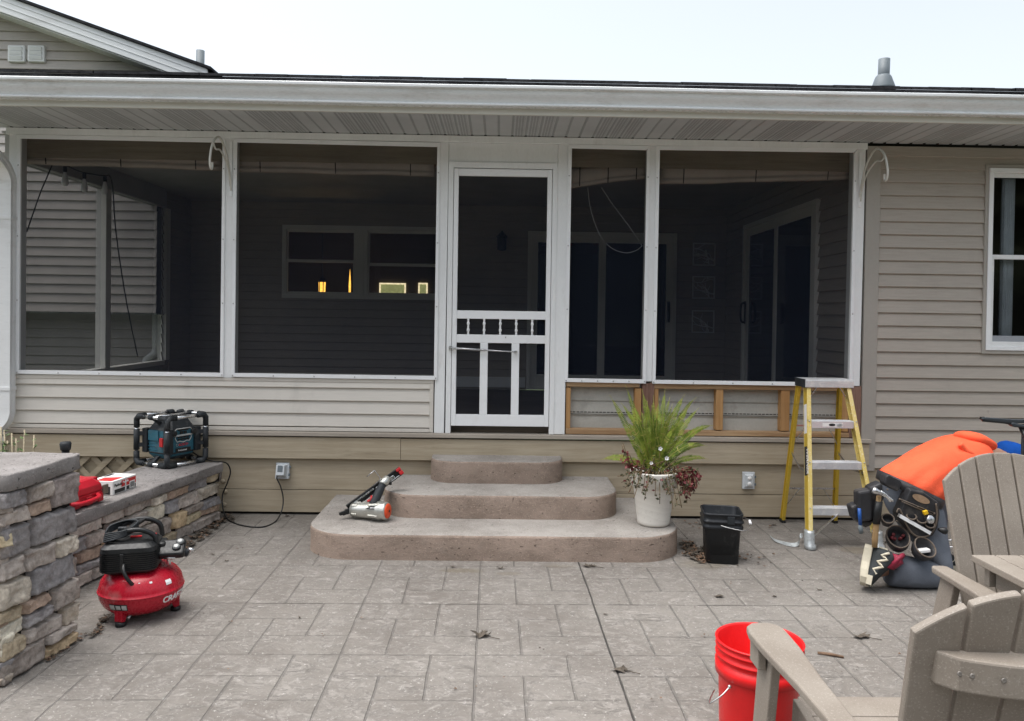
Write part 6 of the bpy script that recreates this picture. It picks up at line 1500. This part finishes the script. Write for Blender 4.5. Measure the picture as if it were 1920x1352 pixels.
# shoes: upright near shoe seen from the sole side, far shoe flat
M['shoe'] = mat('black_shoe_mesh', (.022, .026, .028), .7, .3, 30, 120, .1); M['sole'] = mat('cream_rubber_sole', (.52, .475, .37), .6, .1, 12, 60, .1, dirt=(.3, .25, .18), dirt_amt=.5, dscale=9); M['shoered'] = mat('red_shoe_lining', (.22, .012, .035), .6, .15, 20)
def shoe(heel, toe_, upn, label=None):
    heel, toe_, upn = V(heel), V(toe_), V(upn); d = (toe_-heel); L = d.length; d.normalize(); u = (upn-d*upn.dot(d)).normalized(); s = d.cross(u)
    P_ = lambda a, b, c: heel+d*a*L+s*b*1.3+u*c*1.55
    def sec(a, w_, lo, hi, n=18): 
        out = []
        for j in range(n):
            t = 2*math.pi*j/n; out.append(P_(a, math.cos(t)*w_*1.25, (lo+hi)/2+math.copysign(abs(math.sin(t))**.7, math.sin(t))*(hi-lo)/2))
        return out
    mb = MB(); mb.loft([sec(a, w_, lo, hi) for a, w_, lo, hi in ((-.02, .016, .03, .075), (.02, .032, .02, .105), (.14, .038, .018, .118), (.30, .037, .018, .108), (.45, .040, .018, .090), (.62, .046, .018, .072), (.80, .047, .018, .058), (.93, .036, .02, .046), (1.0, .014, .022, .034))], True)
    up_ = mb.build('shoe', M['shoe'], pob, sub=1)
    mb = MB(); ol = [(-.035, .0), (-.02, .026), (.08, .039), (.25, .037), (.42, .038), (.62, .048), (.80, .050), (.94, .036), (1.01, .010)]
    loop = [(a, w_) for a, w_ in ol]+[(a, -w_) for a, w_ in ol[::-1]]
    lv = lambda a, k: (.0 if a < .55 else (a-.55)*.02)+k
    mb.loft([[P_(a, b*f, lv(a, k)) for a, b in loop] for k, f in ((-.004, .9), (.0, 1), (.016, 1.03), (.024, 1.0), (.026, .9))], False); mb.build('sole', M['sole'], up_, .003)
    mb = MB()
    for sg in (-1, 1):
        z_ = [(.06, .085), (.16, .060), (.24, .082), (.34, .050), (.44, .072), (.55, .042), (.66, .055)]
        pts = [P_(a, sg*(.0455 if a < .4 else .049), b) for a, b in z_]; pts = [p for a, b in zip(pts, pts[1:]) for p in (a, a.lerp(b, .5))]+[pts[-1]]
        mb.tube(pts, .0085, 6)
        mb.obox(P_(.84, sg*.054, .036), (.055, .012, .03), d, s, u)
    mb.obox(P_(.0, 0, .06), (.02, .05, .05), d, s, u)
    mb.build('stripe', M['sole'], up_, .003)
    mb = MB(); mb.tube([P_(.0+.36*(.5-.5*math.cos(t*.5236)), .040*math.sin(t*.5236), .118-.03*(.5-.5*math.cos(t*.5236))+.010) for t in range(13)], .013, 8); mb.loft([sec(.04, .030, .09, .125), sec(.2, .034, .10, .135), sec(.42, .028, .075, .108)], True); mb.build('collar', M['shoered'], up_)
sh_heel = at(1636, 1027, ank.y-.01); sh_toe = at(1618, 1098, ank.y-.03); sh_heel = V((sh_heel.x, ank.y-.0, sh_heel.z)); sh_toe = V((sh_toe.x, ank.y-.02, .022))
sh_heel = at(1631, 1022, ank.y)+V((-.02, 0, 0))
shoe(sh_heel, sh_toe+V((-.035, -.03, .012)), (1, -.52, .15)); shoe(ankL+V((-.05, 0, -.078)), ankL+V((.20, .02, -.078)), (0, 0, 1))
# cap and hair
mb = MB(); rings = []; cu = V((.42, .08, .9)).normalized(); cb = hdc+V((.015, 0, .005))
for r, z in ((.108, -.005), (.111, .02), (.108, .05), (.096, .078), (.072, .098), (.035, .109), (.004, .112)): rings.append(ell(cb+cu*z, cu, (1, 0, -.4), r*1.12, r, 24))
mb.loft(rings, True)
bd = V((.88, .1, -.42)).normalized(); bs = cu.cross(bd)
mb.loft([[cb+bd*(.10+.07*k*math.cos(t)) + bs*(.085*math.sin(t)) - cu*(.004+.012*math.sin(t)**2)+cu*z for t in [R(-85+170*i/12) for i in range(13)]]+[cb+bd*.07+bs*.0+cu*z] for z, k in ((0, 1), (.006, 1))], False)
mb.build('cap', M['capblue'], pob)
mb = MB(); mb.loft([ell(cb+cu*z, cu, (1, 0, -.4), r*1.08, r, 20) for r, z in ((.085, -.075), (.100, -.045), (.105, -.004))], True); mb.build('hair', M['hair'], pob)
# tool belt with pouches (worn: part of the person); pieces follow the near hip
mb = MB(); rings = [sil(u_, l_, 0, dp, 36) for u_, l_, dp in (((1650, 900), (1755, 953), .176), ((1649, 899), (1756, 952), .182), ((1652, 883), (1764, 936), .182), ((1653, 883), (1763, 936), .174))]
mb.loft(rings, True, False)
belt = mb.build('tool_belt', M['leather'], pob)
nearN = V((.05, -1, .10)).normalized()
def bpt(px, py, out=0.0): return at(px, py, -1.36-.165-out)
def shell(name, pix, out, th, m, parent, bev=.006):
    P_ = [bpt(px, py, out) for px, py in pix]; mb = MB(); n = len(P_); cen = sum(P_, V())/n
    q = [p-V((0, th, 0))+(cen-p)*.05 for p in P_]; bk = [p+V((0, .05, 0)) for p in P_]
    mb.add(bk+P_+q, [tuple(range(n))]+[(i, (i+1) % n, n+(i+1) % n, n+i) for i in range(n)]+[(n+i, n+(i+1) % n, 2*n+(i+1) % n, 2*n+i) for i in range(n)]+[tuple(range(2*n, 3*n))[::-1]]); return mb.build(name, m, parent, bev)
mb = MB(); P_ = [(1652, 893), (1668, 898), (1690, 906), (1712, 917), (1735, 929), (1757, 941)]
shell('belt_pad', [(1659, 893), (1664, 889), (1687, 900), (1690, 904), (1684, 920), (1680, 921), (1658, 910), (1656, 905)], .014, .014, M['leather'], belt)
shell('pouch', [(1702, 914), (1728, 920), (1757, 940), (1759, 962), (1755, 988), (1746, 1003), (1732, 1009), (1716, 1007), (1700, 994), (1684, 976), (1680, 962), (1690, 940)], .006, .030, M['leather'], belt)
mb = MB(); ol = [bpt(*p, .040) for p in ((1681, 961), (1687, 955), (1700, 985), (1712, 1001), (1726, 1007), (1742, 1003), (1753, 988), (1757, 966), (1755, 944))]; mb.tube(bez(ol, 5), .0055, 8); mb.build('pouch_edge', M['hem'], belt)
mb = MB(); c = bpt(1727, 935.5, .042); mb.add([c+V((math.cos(R(t*15))*.056*math.cos(.4)+math.sin(R(t*15))*.021*math.sin(.4), -.001, -math.cos(R(t*15))*.056*math.sin(.4)+math.sin(R(t*15))*.021*math.cos(.4))) for t in range(24)], [tuple(range(24))]); mb.build('leather_patch', M['tanpatch'], belt)
mb = MB(); mb.tube([bpt(1688, 936, .041), bpt(1720, 949, .042), bpt(1752, 962, .041)], .0035, 6); mb.tube([bpt(1690, 940, .041), bpt(1720, 953, .042), bpt(1751, 966, .041)], .0035, 6)
for p in ((1687, 936), (1721, 950), (1752, 963), (1664, 918), (1681, 977)): mb.ball(bpt(*p, .044), .006, 8, 6)
mb.build('strap', M['hem'], belt)
def openpouch(cpx, cpy, rx_, rz_, depth, tilt, out, fill=None):
    """pouch with a round rimmed mouth leaning towards us"""
    c = bpt(cpx, cpy, out); ax2 = V((math.sin(R(tilt))*.5, -.62, .62)).normalized()
    mb = MB(); rings = []
    for k, z in ((.55, -depth), (.86, -depth*.85), (1.02, -depth*.45), (1.0, 0), (.93, .0), (.85, -depth*.4), (.3, -depth*.7)): rings.append(ell(c+ax2*z, ax2, (1, 0, 0), rx_*k, rz_*k, 22, .003, cpx))
    mb.loft(rings, True); o = mb.build('pouch', M['leather'], belt)
    r = ell(c, ax2, (1, 0, 0), rx_*.985, rz_*.985, 24); mb = MB(); mb.tube(r+[r[0], r[1]], .0045, 8); mb.build('pouch_rim', M['hem'], o)
    return c, ax2
c1, x1 = openpouch(1684, 1006, .062, .074, .09, -25, .02); c2, x2 = openpouch(1735, 1026, .060, .066, .08, 8, .085)
openpouch(1665, 972, .034, .032, .06, -20, .03); openpouch(1728, 974, .030, .025, .06, 0, .045); openpouch(1743, 983, .028, .025, .06, 0, .045); openpouch(1709, 968, .028, .022, .05, 0, .042)
shell('holster', [(1606, 920), (1630, 916), (1633, 945), (1632, 976), (1610, 978), (1606, 950)], .03, .026, M['leather'], belt, .012)
shell('pouch', [(1628, 912), (1650, 902), (1656, 930), (1642, 960), (1636, 975), (1624, 972), (1622, 940)], .0, .03, M['leather'], belt, .013)
shell('pouch', [(1592, 948), (1606, 942), (1608, 968), (1618, 985), (1606, 978), (1598, 970)], .0, .03, M['leather'], belt, .013)
shell('pouch', [(1610, 978), (1632, 976), (1640, 968), (1630, 984), (1620, 988)], .0, .02, M['leather'], belt)
# tools carried in the belt: things of their own
M['handleblue'] = mat('blue_rubber_handle', (.012, .07, .27), .45, .1, 20); M['wood'] = wood_mat('hickory_handle', (.24, .15, .07), (.36, .24, .12), 14, (.12, .07, .03), .3, .5, 2)
c = bpt(1640, 940, .07); hm = thing('hammer', 'claw hammer with a worn wooden handle hanging from the tool belt', 'hammer', c[:])
mb = MB(); mb.loft([ell(bpt(px, py, .055), (.05, 0, 1), (1, 0, 0), a, b, 14) for px, py, a, b in ((1640, 1026, .0165, .012), (1640.5, 1010, .0185, .014), (1642, 990, .018, .0135), (1645, 960, .0165, .0125), (1648, 930, .014, .012))], True); mb.build('handle', M['wood'], hm)
mb = MB(); mb.loft([ell(bpt(px, py, .057), (.05, 0, 1), (1, 0, 0), a, b, 14, .002) for px, py, a, b in ((1643, 982, .023, .019), (1645, 960, .024, .019), (1648, 940, .022, .019))], True); mb.build('grip_tape', M['black'], hm)
mb = MB(); mb.tube([bpt(1636, 918, .07), bpt(1640, 920, .075), bpt(1648, 923, .078), bpt(1654, 926, .08)], [.019, .021, .015, .015], 10); mb.build('head', M['steel'], hm)
mb = MB()
for o in (0, 5): mb.tube(bez([bpt(1651, 922+o*.6, .08), bpt(1659, 927+o*.4, .085), bpt(1666+o*.6, 935, .085), bpt(1669+o, 941-o*.2, .08)], 4), [.010]*4+[.009]*4+[.008]*4+[.004], 8)
mb.build('claw', M['tube'], hm)
c = bpt(1612, 970, .05); ps_ = thing('pliers', 'blue handled plier hanging from the black holster of the belt', 'pliers', c[:])
mb = MB(); mb.tube([bpt(1611, 953, .05), bpt(1612, 968, .055), bpt(1613, 984, .052)], .0105, 10); mb.build('handle', M['handleblue'], ps_); mb = MB(); mb.tube([bpt(1612.5, 983, .052), bpt(1613.5, 992, .052), bpt(1615, 1000, .052)], [.009, .014, .011], 8); mb.build('jaw', M['pipe'], ps_)
a, b = bpt(1685, 966, .052), bpt(1745, 1000, .052); dd = (b-a).normalized()
rl_ = thing('rule', 'white folding rule sticking across the large belt pouch', 'rule', ((a+b)/2)[:]); MB().obox((a+b)/2, ((b-a).length, .004, .021), dd, V((0, 1, 0)), dd.cross(V((0, 1, 0)))).build('blade', M['newwhite'], rl_, .001); MB().obox(a-dd*.001+V((0, -.0035, 0)), (.012, .003, .021), dd, V((0, 1, 0)), dd.cross(V((0, 1, 0)))).build('end_plate', M['zinc'], rl_)
c = bpt(1739, 969, .06); tm = thing('tape_measure', 'grey and yellow tape measure in the right small pouch of the belt', 'tape measure', c[:]); MB().lathe([(.022, -.014), (.025, -.01), (.025, .01), (.022, .014)], bpt(1743, 974, .052), 20, True, (0.2, -1, .3)).build('case', M['steel'], tm); MB().obox(bpt(1735, 961, .058), (.026, .02, .024), V((.95, 0, .3)).normalized()).build('clip', mat('yellow_plastic', (.65, .40, .01), .45, .05, 10), tm, .003)
mb = MB(); mb.obox(c2-x2*.045+V((0, -.01, .005)), (.075, .04, .02), V((1, 0, .12)).normalized()); tag(mb.build('paper_packet', M['card'], None, .004), 'crumpled white paper packet in the lower open belt pouch', 'packet')
mb = MB(); rr = random.Random(3)
for k in range(7): p = c1-x1*.035+V((rr.uniform(-.035, .035), rr.uniform(-.01, .02), rr.uniform(-.02, .02))); mb.tube([p, p+V((rr.uniform(-.03, .03), -.01, rr.uniform(-.01, .03)))], .009, 7)
tag(mb.build('screwdriver_bits', [M['redleaf']], None), 'dark red bits and pegs in the left open belt pouch', 'tool bits')
mb = MB(); 
for py in (1013, 1026): mb.tube([at(1768, py, -1.30), at(1800, py-.3, -1.30), at(1830, py-.4, -1.25)], .0065, 8)
mb.tube([at(1830, 1013, -1.25), at(1836, 1019, -1.25), at(1830, 1026, -1.25)], .0065, 8); mb.tube([at(1834, 1013, -1.25), V((at(1834, 1013, -1.25).x, -1.25, .0))], .0065, 8); mb.tube([at(1772, 1026, -1.30), V((at(1772, 1026, -1.3).x, -1.30, .0))], .0065, 8)
tag(mb.build('wire_rack', M['tube'], None), 'low rack of two bright metal rods beside the worker knee', 'rack')
mb = MB(); mb.lathe([(.006, 0), (.012, .01), (.02, .03), (.021, .045), (.01, .055)], wpt(1758, 992, -.2), 14, True, (1, -.3, -.2)); mb.build('belt_clip', M['black'], belt)

# ------------------------------------------------------------------ dark air rifle coming in from the right
M['gun'] = mat('dark_grey_polymer', (.028, .034, .040), .5, .25, 8, 60, .05)
GY = -2.05
def gp(px, py): p = at(px, py, GY); return (p.x, p.z)
c = at(1900, 795, GY); gun = thing('air_rifle', 'dark grey air rifle barrel and fore end sticking in above the blue cap', 'air rifle', c[:])
def plate(name, pix, y0, y1, m, bev=.004): return MB().prism([gp(*p) for p in pix], (0, 0, 0), (1, 0, 0), (0, 0, 1), (0, 1, 0), y0, y1).build(name, m, gun, bev)
plate('barrel', [(1838.5, 783), (1848, 782.5), (1900, 786), (1960, 787), (1960, 792), (1900, 794), (1838.5, 787)], GY-.012, GY+.012, M['gun'])
plate('front_sight', [(1838.5, 786), (1838.5, 781), (1840, 782.5), (1843, 783), (1844, 781), (1845.5, 784), (1845, 790), (1842, 789)], GY-.008, GY+.008, M['black'], .001)
plate('under_lever', [(1842, 787.5), (1893, 790), (1892, 796), (1880, 794), (1842, 790.5)], GY-.010, GY+.010, M['black'], .002)
plate('fore_end', [(1892, 793), (1896, 791), (1905, 794), (1916, 796), (1960, 794), (1990, 796), (1990, 806), (1930, 802), (1900, 800.5), (1894, 798)], GY-.02, GY+.02, M['gun'], .007)
plate('receiver', [(1915, 786.5), (1930, 785), (1990, 786), (2030, 790), (2080, 806), (2120, 800), (2120, 850), (2090, 840), (2030, 812), (1990, 806), (1960, 800)], GY-.018, GY+.018, M['gun'], .006)
p0 = gp(1913, 800); mb = MB(); q0 = V((p0[0], GY, p0[1])); mb.tube([q0, q0+V((.10, -.10, -.30)), V((q0.x+.26, GY-.30, .01))], .011, 8); mb.tube([q0+V((.02, 0, 0)), V((q0.x+.22, GY+.30, .01))], .011, 8); r0 = gp(2100, 845); mb.tube([V((r0[0], GY, r0[1])), V((r0[0]+.05, GY, .01))], .011, 8); mb.build('stand_leg', M['black'], gun)

# ------------------------------------------------------------------ fallen leaves and litter on the patio
M['leaf'] = mat('dead_leaf', (.085, .070, .055), .85, .4, 40, 120, .2); M['leaf2'] = mat('brown_dead_leaf', (.16, .10, .065), .85, .35, 40, 120, .2)
def crumple(mb, c, r, rr, flat_=.5):
    """one curled lobed leaf"""
    c = V(c); n = 11; a0 = rr.uniform(0, 6.28); ctr = c+V((0, 0, r*.18)); ring = []
    cu_ = rr.uniform(.3, 1.1); ax2 = rr.uniform(0, 3.14)
    for i in range(n):
        a = a0+2*math.pi*i/n; q = r*(1 if i % 2 else .58)*rr.uniform(.8, 1.15); x, y = math.cos(a)*q, math.sin(a)*q*flat_*1.3
        d = abs(x*math.cos(ax2)+y*math.sin(ax2)); ring.append(c+V((x, y, max(.0015, cu_*d*.75+rr.uniform(-.1, .15)*r))))
    mb.add([ctr*1.0-V((0, 0, r*.13))]+ring, [(0, 1+i, 1+(i+1) % n) for i in range(n)])
spots = [(899, 1193, .050, 'curled grey leaf lying between the patio seams in the middle'), (1161, 1258, .045, 'dark lobed leaf on the long sawn joint of the patio'), (1101, 1062, .050, 'tangled dry leaf against the lowest step'), (938, 1066, .030, 'small dark curled leaf in front of the lowest step'), (849, 1063, .022, 'tiny dark leaf on the brown stain before the steps'), (1612, 1195, .048, 'crumpled grey leaf behind the twig on the patio'), (1690, 1316, .035, 'dark crumpled leaf under the near armchair'), (1348, 1119, .036, 'flat grey leaf below the black bucket'), (1536, 1106, .022, 'small leaf on the patio between bucket and shoe'), (400, 1040, .02, 'tiny leaf between compressor and steps'), (538, 968, .026, 'dark leaf against the skirt below the outlet cover'), (1450, 985, .03, 'dark leaf at the skirt behind the ladder tape'), (1135, 1152, .018, 'tiny leaf bit on the sawn joint'), (1452, 1119, .018, 'small grey leaf bit next to the flat leaf'), (425, 1052, .02, 'thin dry leaf between wall and steps'), (1660, 1018, .022, 'dark leaf bit beneath the hammer handle')]
for i, (px, py, r, lab) in enumerate(spots):
    g = gnd(px, py, .003); rr = random.Random(i+40); mb = MB(); crumple(mb, g, r, rr)
    if r > .04: crumple(mb, g+V((r*.7, .01, 0)), r*.7, rr); mb.tube([g+V((r*.4, 0, .006)), g+V((r*1.4, -r*.5, .004)), g+V((r*2.0, -r*.7, .003))], .0018, 5)
    tag(mb.build('dead_leaf', M['leaf'] if i % 3 else M['pipe'] if i == 1 else M['leaf'], None, recalc=False), lab, 'leaf', group='fallen leaves on the patio')
a, b = gnd(1533, 1224, .006), gnd(1582, 1232, .006); mb = MB(); mb.tube([a, a.lerp(b, .5)+V((0, .004, .001)), b], [.007, .008, .006], 7); tag(mb.build('twig', M['stem'] if 0 else M['leaf2'], None), 'short brown twig on the patio behind the red bucket', 'twig')
def litter(name, pts, n, rad, label, seed, size=(.012, .03)):
    rr = random.Random(seed); mb = MB()
    for k in range(n):
        px, py = pts[int(rr.random()*len(pts))]; g = gnd(px+rr.gauss(0, rad), py+rr.gauss(0, rad*.45), .002)
        if g.y > -.03: g.y = -.03
        mb.cur = rr.random() < .35; crumple(mb, g+V((0, 0, rr.uniform(0, .012))), rr.uniform(*size), rr, .7)
    tag(mb.build(name, [M['leaf'], M['leaf2']], None, recalc=False), label, 'leaf litter', kind='stuff')
litter('leaf_litter', [(1292, 1030), (1300, 1040), (1310, 1048), (1318, 1035), (1322, 1050), (1290, 1022)], 150, 7, 'drift of brown dead leaves between the lowest step and the black bucket', 1, (.014, .032))
litter('leaf_litter', [(372, 1010), (385, 1000), (398, 990), (405, 980), (418, 975), (352, 1022), (430, 972), (340, 1032)], 150, 6, 'line of dark dead leaves along the foot of the seat wall', 2)
litter('leaf_litter', [(1430, 1050), (1420, 1044), (1300, 985), (1445, 990), (1395, 1050)], 26, 12, 'loose crumbs of dead leaf round the black bucket', 3, (.008, .02))
litter('leaf_litter', [(rnd.uniform(350, 1750), rnd.uniform(1000, 1330)) for _ in range(60)], 75, 4, 'scattered specks of dead leaf over the patio', 4, (.003, .009))
litter('leaf_litter', [(175+i*2.2, 1195-i*3.4) for i in range(12)]+[(90+i*7, 1240-i*5) for i in range(10)], 110, 4, 'dark crumbs of leaf along the foot of the stone pillar', 5, (.006, .016))
